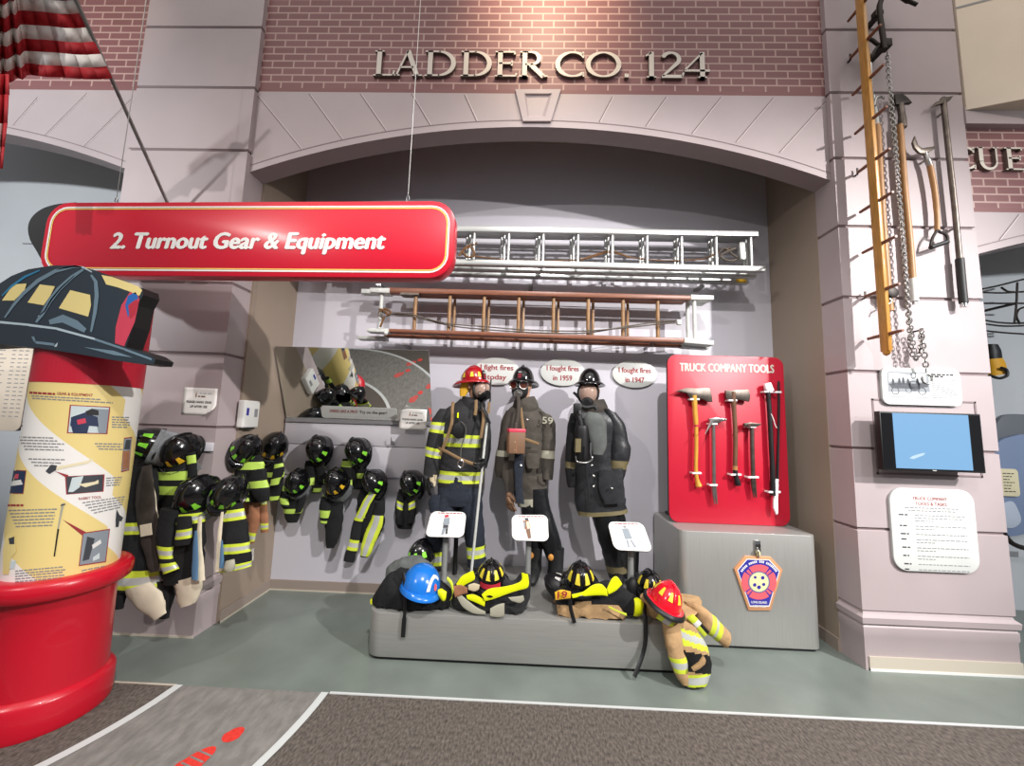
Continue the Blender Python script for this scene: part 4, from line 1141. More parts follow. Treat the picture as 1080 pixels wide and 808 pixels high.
b = MB(); b.tube(curve_pts([TP(494, 290, 2.965), TP(505, 315, 2.965), TP(514, 345, 2.965), TP(521, 355, 2.97)], 4), .003, 'clip_white', 6); b.build('cord', root)
root = thing('pry_lance', TP(524, 400), 'thin black rod with a long pale blade, rightmost tool on the red board', 'pry bar')
b = MB(); shaft(b, [(529, 140), (530, 250), (528, 400), (523, 600)], [.009]*16, 'black'); b.build('rod', root)
b = MB(); blade(b, [(515, 590), (530, 592), (527, 680), (528, 750), (520, 756), (507, 722), (508, 690), (513, 640)], 'clip_white', .018, 2.972); b.build('blade', root, bevel=.003)

# ================================================================== RED FOOTPRINTS ON THE PATH
def footprint(label, c, ang, s=1.0):
    root = thing('footprint_marking', V((c[0], c[1], .003)), label, 'floor marking', 'red footprints on the visitor path')
    ca, sa = cos(ang), sin(ang)
    def F(u, v): return V((c[0]+(u*ca-v*sa)*s, c[1]+(u*sa+v*ca)*s, .0035))
    def outline(y0, y1, w, n=20): return [F(w*cos(2*pi*i/n)*(1 if sin(2*pi*i/n) > 0 else .85), (y0+y1)/2+(y1-y0)/2*sin(2*pi*i/n)) for i in range(n)]
    b = MB(); b.poly(outline(-.02, .16, .055), 'foot_red')
    sl = b.build('sole', root, smooth=False)
    for k in range(4):
        b = MB(); y0 = .012+.033*k; b.poly([p+V((0, 0, .0006)) for p in (F(-.04, y0), F(.04, y0+.008), F(.04, y0+.016), F(-.04, y0+.008))], 'path'); b.build('tread_gap', sl, smooth=False)
    b = MB(); b.poly(outline(-.14, -.05, .042), 'foot_red'); b.build('heel', root, smooth=False)
fp = PZ(222, 792, 0)
footprint('red boot print on the grey path at the bottom edge, right of the kiosk', (fp.x, fp.y), 2.75, 1.0)
for (x, y, a, lab) in ((-1.62, 1.42, .45, 'red boot print on the path seen in the mirror, nearest the kiosk'), (-1.42, 1.10, .55, 'red boot print on the path seen in the mirror, second ahead of the kiosk'), (-1.98, .86, .8, 'red boot print on the path seen in the mirror, farthest to the left'), (-1.85, .55, .9, 'red boot print on the path seen near the mirror top')):
    footprint(lab, (x, y), a, 1.0)

# ================================================================== SPEECH OVALS
def oval(label, cx, cy, rx, ry, l1, l2, y=BY-.022, only=None):
    root = thing('speech_sign', P(cx, cy+ry, y), label, 'sign')
    b = MB(); c = P(cx, cy, y); ax = P(cx+rx, cy, y).x-c.x; az = c.z-P(cx, cy+ry, y).z
    b.prism([c+V((ax*cos(t*pi/24), 0, az*sin(t*pi/24))) for t in range(48)], (0, .02, 0), 'white_gloss'); b.build('plate', root, bevel=.002)
    for (t, w_, dz) in ((l1, .72, .012), (l2, .42, -.075)):
        b = MB(); b.text(t, c+V((-ax*w_, -.0015, dz)), c+V((ax*w_, -.0015, dz)), V((0, 0, .048)), 'ink_red', .0005, .02); b.build('line_of_text', root)
oval('white oval sign reading I fight fires today behind the red helmeted mannequin', 524, 391.5, 24, 14.5, 'I fight fires', 'today')
oval('white oval sign reading I fought fires in 1959 beside the middle mannequin', 593.5, 392.5, 23.5, 14.5, 'I fought fires', 'in 1959')
oval('white oval sign reading I fought fires in 1947 beside the rightmost mannequin', 669.5, 394.5, 23.5, 14.5, 'I fought fires', 'in 1947')
# ================================================================== TOOLS ON THE RIGHT PIER
YP = D1-.004
# pompier ladder: one beam, rungs square to the wall
xb0 = P(912, 200, 2.49).x
root = thing('pompier_ladder', P(930, 376, 2.49), 'golden wooden single-beam ladder with cross rungs hung on the right pier', 'ladder')
def BX(py, Y=2.49, px0=None): return P(px0, py, Y)
bp = [(906.5, -40), (912.5, 60), (920, 180), (927, 280), (934.5, 374)]
pts = [P(x, y, 2.49) for x, y in bp]
b = MB(); a = pts[0]; c = pts[-1]
for i in range(len(pts)-1): pass
top = V((sum(p.x for p in pts)/5, 2.49, a.z)); 
dx = (c.x-a.x)
b.bar(V((a.x, 2.505, a.z+.6)), V((c.x, 2.485, c.z+.02)), .026, .06, 'wood_gold'); b.ball(V((c.x, 2.485, c.z+.02)), (.013, .03, .03), 'wood_gold', 12)
b.build('beam', root, bevel=.004)
rg = [(890.5, 21, 908), (893, 60, 926), (896, 99, 929.5), (899, 140, 934), (902.5, 181, 937), (905, 223, 940), (909, 266, 944), (910.5, 312, 947.5), (914.5, 357, 952)]
for i, (x, y, xr) in enumerate(rg):
    A = P(x, y, 2.60); t = (A.z-c.z)/(a.z-c.z)
    b = MB(); xm = c.x+(a.x-c.x)*t
    b.tube([V((xm, 2.61, A.z)), V((xm, 2.54, A.z)), V((xm, 2.44, A.z)), V((xm, 2.37, A.z))], [.010, .012, .012, .009], 'wood_red', 8); b.build('rung', root)
for i in (1, 4, 7):
    A = P(rg[i][0], rg[i][1], 2.60); t = (A.z-c.z)/(a.z-c.z); xm = c.x+(a.x-c.x)*t
    b = MB(); b.bar(V((xm, 2.61, A.z-.012)), V((xm, 2.61, A.z+.035)), .012, .006, 'iron'); b.bar(V((xm, 2.61, A.z-.012)), V((xm, D1, A.z-.012)), .012, .008, 'iron', ref=(0, 0, 1)); b.build('wall_peg', root)
b = MB(); b.bar(V((a.x+.004, 2.47, P(0, 0, 1) .z*0+P(918, 66, 2.47).z)), V((c.x+(a.x-c.x)*.45+.0, 2.466, P(924, 205, 2.47).z)), .012, .006, 'chrome'); b.build('edge_strip', root)
# black iron hook with its chain
root = thing('climbing_hook', P(935, 55, 2.50), 'black iron gooseneck hook at the top of the right pier above the chain', 'hook')
b = MB(); b.tube(curve_pts([P(x, y, 2.50) for x, y in ((967, 5), (958, 1), (946, -6), (934, -5), (928, 4), (928, 16), (930, 30), (933, 52))], 6), [.012]*6+[.017]*37, 'iron', 10); b.build('gooseneck', root)
b = MB(); b.tube(curve_pts([P(x, y, 2.52) for x, y in ((933, 48), (926, 47), (919, 42), (914, 44), (913, 52), (918, 60), (924, 52), (931, 46))], 5), .012, 'iron', 8); b.build('bracket_scroll', root)
b = MB(); b.obox(P(923, 16, 2.52), (.014, 0, 0), (0, .02, 0), (0, 0, .025), 'iron'); b.build('collar', root, bevel=.004)
b = MB(); b.obox(P(934, 48, 2.52), (.022, 0, 0), (0, .03, 0), (0, 0, .03), 'iron'); b.build('collar', root, bevel=.004)
b = MB(); b.bar(P(930, 12, 2.52), P(930, 12, 2.52)+V((0, D1-2.52, 0)), .03, .03, 'iron', ref=(0, 0, 1)); b.build('wall_bolt', root)
b = MB(); b.bar(P(934, 48, 2.52), P(934, 48, 2.52)+V((0, D1-2.52, 0)), .03, .03, 'iron', ref=(0, 0, 1)); b.build('wall_bolt', root)
# chain
def chain(b, pts, step, rl, rt, m):
    pts = curve_pts(pts, 10); L2 = 0; k = 0; nxt = 0
    for i in range(len(pts)-1):
        a, c2 = pts[i], pts[i+1]; seg = (c2-a).length
        while nxt <= L2+seg:
            p = a+(c2-a)*((nxt-L2)/seg); d = (c2-a).normalized(); s_ = d.cross(V((0, 1, 0))).normalized(); f = d.cross(s_)
            w = s_*cos(.7)+f*sin(.7) if k % 2 else s_*cos(-.7)+f*sin(-.7)
            b.tube([p + d*rl*cos(t*pi/6) + w*rl*.62*sin(t*pi/6) for t in range(12)], rt, m, 5, closed=True); nxt += step; k += 1
        L2 += seg
root = thing('hanging_chain', P(958, 370, 2.55), 'long steel chain hanging beside the golden ladder on the right pier', 'chain')
b = MB()
chain(b, [P(x, y, 2.55) for x, y in ((936, 57), (938, 90), (944, 150), (948, 200), (953, 260), (957, 310), (961, 350), (966, 378))], .026, .018, .0036, 'steel'); b.build('chain', root)
b = MB(); chain(b, [P(x, y, 2.58) for x, y in ((940, 100), (942, 130), (946, 180), (951, 240), (955, 300), (959, 345), (962, 372), (967, 379), (971, 365), (972, 348))], .028, .018, .0036, 'steel_dark'); b.build('chain', root)
b = MB(); chain(b, [P(x, y, 2.56) for x, y in ((971, 350), (974, 368), (976, 382), (977, 393))], .032, .021, .0045, 'steel'); b.build('chain', root)
b = MB(); A = P(977.5, 400, 2.56); b.tube([A+V((.032*cos(t*pi/10), 0, .032*sin(t*pi/10))) for t in range(20)], .006, 'steel', 8, closed=True); b.build('end_ring', root)
b = MB(); b.bar(P(972, 348, 2.58), P(972, 348, 2.58)+V((0, D1-2.58, 0)), .01, .01, 'iron', ref=(0, 0, 1)); b.build('wall_peg', root)
def stick(b, pts, r_, m, Y=2.585, n=10): b.tube(curve_pts([P(x, y, Y) for x, y in pts], 4), r_, m, n)
def pegs(root, *ps):
    for (x, y) in ps:
        A = P(x, y, 2.59); b = MB(); b.bar(A, V((A.x, D1, A.z)), .012, .012, 'steel', ref=(0, 0, 1))
        b.build('wall_hook', root)
root = thing('pike_pole', P(938, 330, 2.585), 'wooden pike pole half hidden behind the golden ladder', 'pole')
b = MB(); stick(b, [(925, 132), (930, 220), (935, 290), (938.5, 328)], .022, 'wood_tool', 2.60); b.build('shaft', root)
b = MB(); stick(b, [(921.5, 101), (923, 116), (925.5, 134)], [.013]*4+[.018]*4+[.023], 'steel', 2.60); b.build('ferrule', root)
b = MB(); b.tube(curve_pts([P(x, y, 2.59) for x, y in ((922, 112), (924, 104), (929, 102), (934, 105))], 4), [.011]*8+[.008]*3+[.003]*2, 'steel', 8); b.build('hook', root)
pegs(root, (924, 130), (936, 300))
root = thing('pulley_block', P(940, 310, 2.56), 'small dark pulley block hung behind the foot of the golden ladder', 'pulley')
A = P(940, 309, 2.57); b = MB(); b.lathe([(.026, -.02), (.036, -.016), (.036, -.006), (.022, 0), (.036, .006), (.036, .016), (.026, .02)], (0, 0, 0), 'iron', 24); b.v = [V((v.x, v.z, v.y))+A for v in b.v]; b.build('wheel', root)
b = MB(); b.tube(curve_pts([P(x, y, 2.57) for x, y in ((942, 302), (937, 303), (936, 312), (940, 318), (934, 322), (932, 326))], 4), .006, 'steel', 6); b.build('strap', root)
b = MB(); b.bar(A, A+V((0, D1-2.57, 0)), .012, .012, 'iron', ref=(0, 0, 1)); b.build('axle', root)
root = thing('pike_pole', P(964, 318, 2.585), 'wooden pike pole with a white painted tip hung right of the chain', 'pole')
b = MB(); stick(b, [(949, 132), (954, 200), (959, 250), (962.5, 296)], .020, 'wood_tool'); b.build('shaft', root)
b = MB(); stick(b, [(949.5, 110), (951, 122), (952, 135)], [.02]*5+[.024]*4, 'steel_dark'); b.build('ferrule', root)
b = MB(); b.prism([P(x, y, 2.575) for x, y in ((944, 99), (952, 98), (958, 103), (962.5, 108), (957, 108), (953, 109), (945, 110))], (0, .025, 0), 'iron'); b.build('hook_head', root, bevel=.003)
b = MB(); stick(b, [(962.3, 294), (963.5, 306), (964.5, 318)], .0225, 'white'); b.build('painted_tip', root)
b = MB(); stick(b, [(964.5, 317), (964.7, 321)], .012, 'steel'); b.build('end_pin', root)
pegs(root, (951, 128), (958, 240))
root = thing('ceiling_hook', P(989, 262, 2.585), 'short wooden tool with a crescent hook and D-shaped handle on the right pier', 'hook tool')
b = MB(); stick(b, [(980.5, 174), (985.5, 200), (988, 225), (988.5, 244)], [.017]*4+[.016]*4+[.0145]*5, 'wood_tool'); b.build('shaft', root)
b = MB(); stick(b, [(975.5, 161), (978, 168), (981.5, 177)], [.013]*4+[.017]*5, 'steel'); b.build('ferrule', root)
b = MB(); b.prism([P(x, y, 2.575) for x, y in ((965.5, 143), (963, 150), (965, 156), (970, 161), (975, 162), (981, 160), (987, 156), (986, 154), (979, 155), (973, 156), (969, 153), (967, 148))], (0, .016, 0), 'steel_dark'); b.build('crescent_hook', root, bevel=.003)
b = MB(); b.tube(curve_pts([P(x, y, 2.575) for x, y in ((988.5, 243), (984, 250), (982, 260), (990, 259), (999, 254), (998, 248), (992, 245), (988.5, 243))], 4), .009, 'iron', 8); b.build('d_handle', root)
b = MB(); b.tube([P(981.5, 261, 2.575), P(999.5, 255, 2.575)], .015, 'rubber', 10); b.build('grip', root)
pegs(root, (978, 168), (987.5, 238))
root = thing('roof_hook', P(1016, 320, 2.585), 'dark steel roof hook with a rubber grip, rightmost tool on the right pier', 'hook tool')
b = MB(); stick(b, [(995, 108), (1001, 165), (1007, 220), (1012, 274)], .016, 'steel_dark'); b.build('shaft', root)
b = MB(); stick(b, [(1012, 273), (1014, 297), (1016.3, 320)], .023, 'rubber'); b.build('grip', root)
b = MB(); stick(b, [(1016.2, 319), (1016.6, 324)], .018, 'chrome'); b.build('end_cap', root)
b = MB(); b.prism([P(x, y, 2.572) for x, y in ((984, 113), (988, 107), (993, 105), (995, 101), (1000, 102), (1006, 100.5), (1003, 105), (998, 108), (992, 109.5), (987, 111))], (0, .022, 0), 'steel_dark'); b.build('hook_head', root, bevel=.003)
pegs(root, (996, 118), (1009, 240))

# ================================================================== PANELS AND TELEVISION ON THE RIGHT PIER
def wallpanel(name, label, cat, c4, Y, r_, m, th=.012):
    x0 = (c4[0][0]+c4[3][0])/2; 
    q = [P(x, y, Y) for x, y in c4]; xa = (q[0].x+q[3].x)/2; xb = (q[1].x+q[2].x)/2; za = (q[0].z+q[1].z)/2; zb = (q[2].z+q[3].z)/2
    root = thing(name, ((xa+xb)/2, Y, zb), label, cat)
    b = MB(); b.prism([V((x, Y, z)) for x, z in rrect(xa, xb, zb, za, r_)], (0, th, 0), m, 'ink_light'); b.build('plate', root, bevel=.0015)
    return root, xa, xb, zb, za
root, xa, xb, zb, za = wallpanel('photo_panel', 'white rounded panel with an old grey photograph above the television', 'sign', [(929, 388), (1013, 389.5), (1015, 428), (932, 427)], 2.612, .045, 'white_gloss', .018)
w_ = xb-xa; h_ = za-zb; Yf = 2.6115
b = MB(); b.poly([V((x, Yf, z)) for x, z in rrect(xa+w_*.07, xa+w_*.6, zb+h_*.2, za-h_*.1, .02)], 'photo_grey'); ph = b.build('photograph', root)
rnd = random.Random(5)
def fpoly(parent, name, pts, m, off): 
    b = MB(); b.poly([V((xa+w_*u, Yf-off, zb+h_*v)) for u, v in pts], m); return b.build(name, parent)
fpoly(ph, 'printed_street', [(.075, .22), (.595, .22), (.595, .36), (.075, .34)], 'photo_light', .0003)
fpoly(ph, 'printed_building', [(.09, .62), (.32, .66), (.56, .62), (.56, .86), (.40, .87), (.38, .8), (.2, .86), (.09, .86)], 'photo_light', .0003)
fpoly(ph, 'printed_wagon', [(.08, .56), (.2, .6), (.42, .58), (.58, .62), (.58, .5), (.4, .44), (.12, .44)], 'photo_dark', .0006)
for (u, v, r_) in ((.16, .37, .05), (.33, .40, .04), (.5, .38, .05)):
    b = MB(); c = V((xa+w_*u, Yf-.0008, zb+h_*v))
    for j in range(20):
        A, B = 2*pi*j/20, 2*pi*(j+1)/20; R1, R0 = w_*r_, w_*r_*.78
        b.add([c+V((R0*cos(A), 0, R0*sin(A))), c+V((R1*cos(A), 0, R1*sin(A))), c+V((R1*cos(B), 0, R1*sin(B))), c+V((R0*cos(B), 0, R0*sin(B)))], [(0, 1, 2, 3)], 'photo_dark')
    b.build('printed_wheel', ph)
for (u, v) in ((.22, .64), (.27, .66), (.33, .63), (.45, .65), (.14, .62)):
    fpoly(ph, 'printed_rider', [(u-.018, v-.1), (u+.018, v-.1), (u+.014, v+.05), (u, v+.1), (u-.014, v+.05)], 'print_dark', .0008)
b = MB()
for i in range(2): dashes(b, V((xa+w_*.63, Yf, za-h_*(.18+.055*i))), V((xa+w_*(.93-.15*i), Yf, za-h_*(.18+.055*i))), .012, V((0, 0, 1)), 'ink', i)
b.build('heading_lines', root)
b = MB()
for i in range(11): dashes(b, V((xa+w_*.63, Yf, za-h_*(.32+.048*i))), V((xa+w_*(.94-.02*((i*3) % 4)), Yf, za-h_*(.32+.048*i))), .006, V((0, 0, 1)), 'ink_grey', i+9)
b.build('text_lines', root)
b = MB(); dashes(b, V((xa+w_*.30, Yf, zb+h_*.11)), V((xa+w_*.36, Yf, zb+h_*.11)), .006, V((0, 0, 1)), 'ink_light', 3); dashes(b, V((xa+w_*.55, Yf, zb+h_*.09)), V((xa+w_*.63, Yf, zb+h_*.09)), .006, V((0, 0, 1)), 'ink_light', 4); b.build('caption_lines', root)

YV = 2.515
q = [P(928, 433.5, YV), P(1034, 437, YV), P(1040, 499, YV), P(931, 496, YV)]
xa = (q[0].x+q[3].x)/2; xb = (q[1].x+q[2].x)/2; za = (q[0].z+q[1].z)/2; zb = (q[2].z+q[3].z)/2
root = thing('television', ((xa+xb)/2, YV, zb), 'black flat television showing a pale blue picture on the right pier', 'television')
b = MB(); b.box(xa, xb, YV, YV+.04, zb, za, 'black'); b.build('case', root, bevel=.004)
w_ = xb-xa; h_ = za-zb
b = MB(); b.add([(xa+w_*.012, YV-.001, zb+h_*.04), (xb-w_*.012, YV-.001, zb+h_*.04), (xb-w_*.012, YV-.001, za-h_*.025), (xa+w_*.012, YV-.001, za-h_*.025)], [(0, 1, 2, 3)], 'black_gloss'); sc_ = b.build('screen', root)
b = MB(); b.add([(xa+w_*.125, YV-.002, zb+h_*.04), (xa+w_*.875, YV-.002, zb+h_*.04), (xa+w_*.875, YV-.002, za-h_*.025), (xa+w_*.125, YV-.002, za-h_*.025)], [(0, 1, 2, 3)], 'screen'); b.build('picture', sc_)
b = MB(); b.poly([V((xa+w_*u, YV-.003, zb+h_*v)) for u, v in ((.26, .21), (.3, .20), (.4, .27), (.42, .31), (.38, .30), (.29, .25))], 'screen_glow'); b.build('bright_patch', sc_)
b = MB(); b.box((xa+xb)/2-.012, (xa+xb)/2+.012, YV-.0015, YV, zb+.004, zb+.010, 'silver'); b.build('badge', root)
b = MB(); b.box((xa+xb)/2-.1, (xa+xb)/2+.1, YV+.04, D1-.003, zb+h_*.3, zb+h_*.7, 'black'); b.build('wall_mount', root)

root, xa, xb, zb, za = wallpanel('text_panel', 'white rounded panel headed TRUCK COMPANY TOOLS & TASKS below the television', 'sign', [(938.5, 515), (1027, 516.5), (1034, 605), (943, 602)], 2.615, .085, 'white_gloss', .016)
w_ = xb-xa; h_ = za-zb; Yf = 2.6145
for (t, v, u0, u1) in (('TRUCK COMPANY', .86, .27, .68), ('TOOLS & TASKS', .795, .30, .67)):
    b = MB(); b.text(t, V((xa+w_*u0, Yf, zb+h_*v)), V((xa+w_*u1, Yf, zb+h_*v)), V((0, 0, h_*.04)), 'ink_red', .0002, .01); b.build('heading', root)
b = MB()
for i in range(2): dashes(b, V((xa+w_*(.17+.04*i), Yf, zb+h_*(.755-.035*i))), V((xa+w_*(.82-.04*i), Yf, zb+h_*(.755-.035*i))), .007, V((0, 0, 1)), 'ink_grey', i, lo=.01, hi=.03)
b.build('intro_lines', root)
vv = .665; b = MB(); b2 = MB()
for i, n_ in enumerate((3, 2, 1, 2, 2, 2, 1, 1)):
    dashes(b2, V((xa+w_*(.09+.004*i), Yf, zb+h_*vv)), V((xa+w_*(.2-.02*(i % 2)), Yf, zb+h_*vv)), .009, V((0, 0, 1)), 'ink', i+20)
    for k in range(n_):
        dashes(b, V((xa+w_*.28, Yf, zb+h_*vv)), V((xa+w_*((.88 if k == 0 else .84) if k < n_-1 or n_ == 1 else .5), Yf, zb+h_*vv)), .006, V((0, 0, 1)), 'ink_grey', i*5+k, lo=.01, hi=.03); vv -= .034
    vv -= .030
b.build('text_lines', root); b2.build('entry_names', root)

# ================================================================== RIGHT BAY, BEYOND THE PIER
root = thing('wire_rack', P(1062, 330, 3.3), 'black wire racks mounted on the grey wall beyond the right pier', 'rack')
for pts in ([(1030, 306), (1050, 302), (1066, 298), (1090, 292)], [(1030, 308), (1055, 309), (1075, 308), (1090, 307)], [(1032, 320), (1055, 320), (1090, 320)], [(1034, 337), (1052, 340), (1070, 341), (1090, 340)], [(1034, 341), (1060, 344), (1090, 343)], [(1056, 303), (1062, 307), (1070, 308)], [(1073, 298), (1072, 320), (1070, 340)], [(1080, 324), (1074, 327), (1072, 334), (1076, 342)], [(1040, 349), (1060, 351), (1090, 353)]):
    b = MB(); b.tube(curve_pts([P(x, y, 3.35) for x, y in pts], 4), .008, 'iron', 6); b.build('wire', root)
b = MB(); A = P(1071, 320, 3.35); b.bar(A, V((A.x, 3.6, A.z)), .02, .02, 'iron', ref=(0, 0, 1)); b.build('wall_arm', root)
root = thing('gear_bag', P(1050, 395, 3.4), 'black and yellow gear piece hanging on the wall just beyond the right pier', 'bag')
b = MB(); b.pxloft([(1042, 363, 1052, 364), (1042, 372, 1055, 371), (1043, 380, 1056, 379)], 3.45, .6, 'black', n=16); b.build('cap', root)
b = MB(); b.pxloft([(1042, 379, 1056, 378), (1043, 386, 1059, 384), (1044, 397, 1061, 394)], 3.44, .6, 'yellow_bag', n=16); b.build('body', root)
b = MB(); b.tube(curve_pts([P(x, y, 3.38) for x, y in ((1044, 396), (1054, 399), (1062, 396), (1061, 390), (1056, 388))], 4), .012, 'black', 8); b.build('strap', root)
b = MB(); A = P(1050, 372, 3.5); b.bar(A, V((A.x, 3.6, A.z)), .03, .03, 'iron', ref=(0, 0, 1)); b.build('wall_peg', root)
def blob(name, label, pts, Y, m, cat='sign', th=.03):
    b = MB(); q = curve_pts([P(x, y, Y) for x, y in pts+[pts[0]]], 5)[:-1]; b.prism(q, (0, th, 0), m); return tag(b.build(name, loc=q[0], bevel=.002), label, cat)
blob('wall_graphic', 'dark grey rounded wall graphic beyond the right pier', [(1052, 446), (1060, 438), (1078, 437), (1110, 442), (1115, 480), (1080, 490), (1050, 470)], 3.56, 'bubble_dark')
blob('wall_graphic', 'blue rounded wall graphic below the dark grey one', [(1050, 470), (1062, 462), (1090, 460), (1115, 490), (1112, 545), (1085, 562), (1056, 562), (1048, 520)], 3.52, 'bubble_blue', th=.035)
blob('wall_graphic', 'small pale cloud-shaped graphic on the blue one beyond the right pier', [(1058, 531), (1068, 529), (1074, 538), (1077, 550), (1068, 557), (1056, 554), (1054, 540)], 3.51, 'bubble_pale', th=.01)
root, xa, xb, zb, za = wallpanel('label_card', 'cream label card beyond the right pier at television height', 'label', [(1050, 494), (1074, 495), (1076, 524), (1052, 523)], 3.50, .03, 'label_cream', .02)
b = MB()
for i in range(7): dashes(b, V((xa+.06, 3.499, za-.045-.026*i)), V((xb-.04-.02*(i % 3), 3.499, za-.045-.026*i)), .008, V((0, 0, 1)), 'ink', i)
b.build('text_lines', root)
b = MB(); b.tube(curve_pts([P(x, y, 3.45) for x, y in ((1058, 562), (1066, 572), (1080, 578), (1100, 580))], 4), .02, 'iron', 8); tag(b.build('curved_rail', loc=P(1066, 575, 3.45)), 'dark curved rail at the frame edge beyond the right pier', 'rail')
# ================================================================== HELMETS
def helmet(name, label, px, py, Y, rot, shell, patch, cat='helmet', group=None, s=1.0, visor=False, shield=None, brim='trad', patches=(-105, -65, -22, 22, 65, 105), comb=True, wx=1.0, below=None, zoff=.07, edge=None, X=None, pw=9, pe=(12, 6.5), ss=.8, sy=1.0):
    rx, ry, rz = rot
    Mx = Matrix.Rotation(R(rz), 3, 'Z') @ Matrix.Rotation(R(ry), 3, 'Y') @ Matrix.Rotation(R(rx), 3, 'X')
    c = P(px, py, Y) if X is None else PX(px, py, X)
    loc = c - Mx @ V((0, 0, zoff*s))
    root = thing(name, loc, label, cat, group, Mx.to_euler())
    a_, b_, h_ = .105*s*wx, .128*s*sy, .150*s
    def D(az, el, k=1.0):
        f = 1 + (.035*max(0, cos(4*az))**6 if comb else 0)*cos(el)*1.0
        return V((a_*sin(az)*cos(el)*f*k, -b_*cos(az)*cos(el)*f*k, h_*sin(el)*(f*.5+.5)*k))
    b = MB(); n = 48; m = 10; vs = []; fs = []
    for i in range(m):
        el = (i/(m))*pi/2
        for j in range(n): vs.append(D(2*pi*j/n, el))
    vs.append(V((0, 0, h_)))
    for i in range(m-1):
        for j in range(n): fs.append((i*n+j, i*n+(j+1) % n, (i+1)*n+(j+1) % n, (i+1)*n+j))
    for j in range(n): fs.append(((m-1)*n+j, (m-1)*n+(j+1) % n, m*n))
    b.add(vs, fs, shell)
    def ext(az):
        f = (1+cos(az))/2; r_ = (1-cos(az))/2
        if brim == 'trad': return (.030 + .018*f**3 + .070*r_**3)*s
        if brim == 'round': return .042*s
        if brim == 'cap': return (.006 + .035*f**4)*s
        return .022*s
    def dz(az):
        r_ = (1-cos(az))/2; f = (1+cos(az))/2
        return (-.012 - .022*r_**2*(brim == 'trad') - .008*f**2)*s
    rg = []
    for (k, z, w_) in ((0, .004, 0), (.55, -.2, 0), (1, 1, 0), (1, 1, -.007), (.5, .2, -.007), (-.08, .0, -.006)):
        rg.append([])
        for j in range(n):
            az = 2*pi*j/n; o = D(az, 0); d = V((o.x, o.y, 0)).normalized()
            rg[-1].append(V((o.x, o.y, 0)) + d*ext(az)*k + V((0, 0, (dz(az)*z if k > 0 else 0) + w_*s + (.004*s if k == 0 else 0))))
    vs = [v for r_ in rg for v in r_]; fs = []; ms = []
    for i in range(5):
        for j in range(n): fs.append((i*n+j, i*n+(j+1) % n, (i+1)*n+(j+1) % n, (i+1)*n+j)); ms.append(edge if (edge and i in (1, 2, 3)) else shell)
    b.add(vs, fs, ms)
    if comb:
        b.tube([D(0, el, 1.01) for el in [k*pi/2/10 for k in range(3, 11)]] + [D(pi, el, 1.01) for el in [pi/2-k*pi/2/10 for k in range(1, 8)]], [.006*s]+[.009*s]*13+[.006*s], shell, 8)
        b.ball(V((0, -.02*s, h_*1.0)), (.014*s, .022*s, .012*s), shell, 10)
    sh = b.build('shell', root, angle=55, local=True)
    ORG[sh.name] = V()
    for azd in patches:
        az = R(azd); b = MB(); G = []
        for i in range(4):
            el = R(pe[0]+i*pe[1]); row = []
            for j in range(4):
                w_ = R(pw-1.2*i)*(j/1.5-1); row.append(D(az+w_, el, 1.022))
            G.append(row)
        vs = [v for r_ in G for v in r_]; b.add(vs, [(i*4+j, i*4+j+1, i*4+5+j, i*4+4+j) for i in range(3) for j in range(3)], patch); b.build('reflective_patch', root, local=True)
    if visor:
        b = MB(); vs = []; 
        for k, kk in ((0, 1.32), (1, 1.30)):
            for i in range(6):
                for j in range(17):
                    az = R(-80+10*j); el = R(-46+9*i); vs.append(V((a_*1.25*sin(az)*kk/1.3, -b_*1.30*cos(az)*kk/1.3, h_*sin(el)*.95+.01*s)))
        fs = [(k*102+i*17+j, k*102+i*17+j+1, k*102+(i+1)*17+j+1, k*102+(i+1)*17+j) for k in (0, 1) for i in range(5) for j in range(16)]
        b.add(vs, fs, 'visor'); b.build('visor', root, local=True)
    if shield:
        b = MB(); q = [(-.036, .02), (-.042, .065), (-.036, .125), (-.018, .15), (0, .158), (.018, .15), (.036, .125), (.042, .065), (.036, .02), (.0, .004)]
        pts = [V((x*s*ss, -b_*1.05-.008*s+((z*ss)**2)*1.6*s*.9, z*s*ss)) for x, z in q]
        b.prism(pts, (0, .008*s, 0), shield); f_ = b.build('front_shield', root, local=True); ORG[f_.name] = V()
        b = MB(); 
        for (z, w_) in ((.115, .05), (.075, .055), (.04, .05)):
            b.bar(V((-w_/2*s*ss, -b_*1.05-.009*s+((z*ss)**2)*1.44*s, z*s*ss)), V((w_/2*s*ss, -b_*1.05-.009*s+((z*ss)**2)*1.44*s, z*s*ss)), .017*s*ss, .002, 'badge_red' if z < .1 and shield == 'black' else 'silver')
        b.build('shield_lettering', f_, local=True)
    return root, Mx, loc
H = 'play helmets hung over the small turnout coats'
g = 'patch_green'
BW = 3.235
XN = -2.03
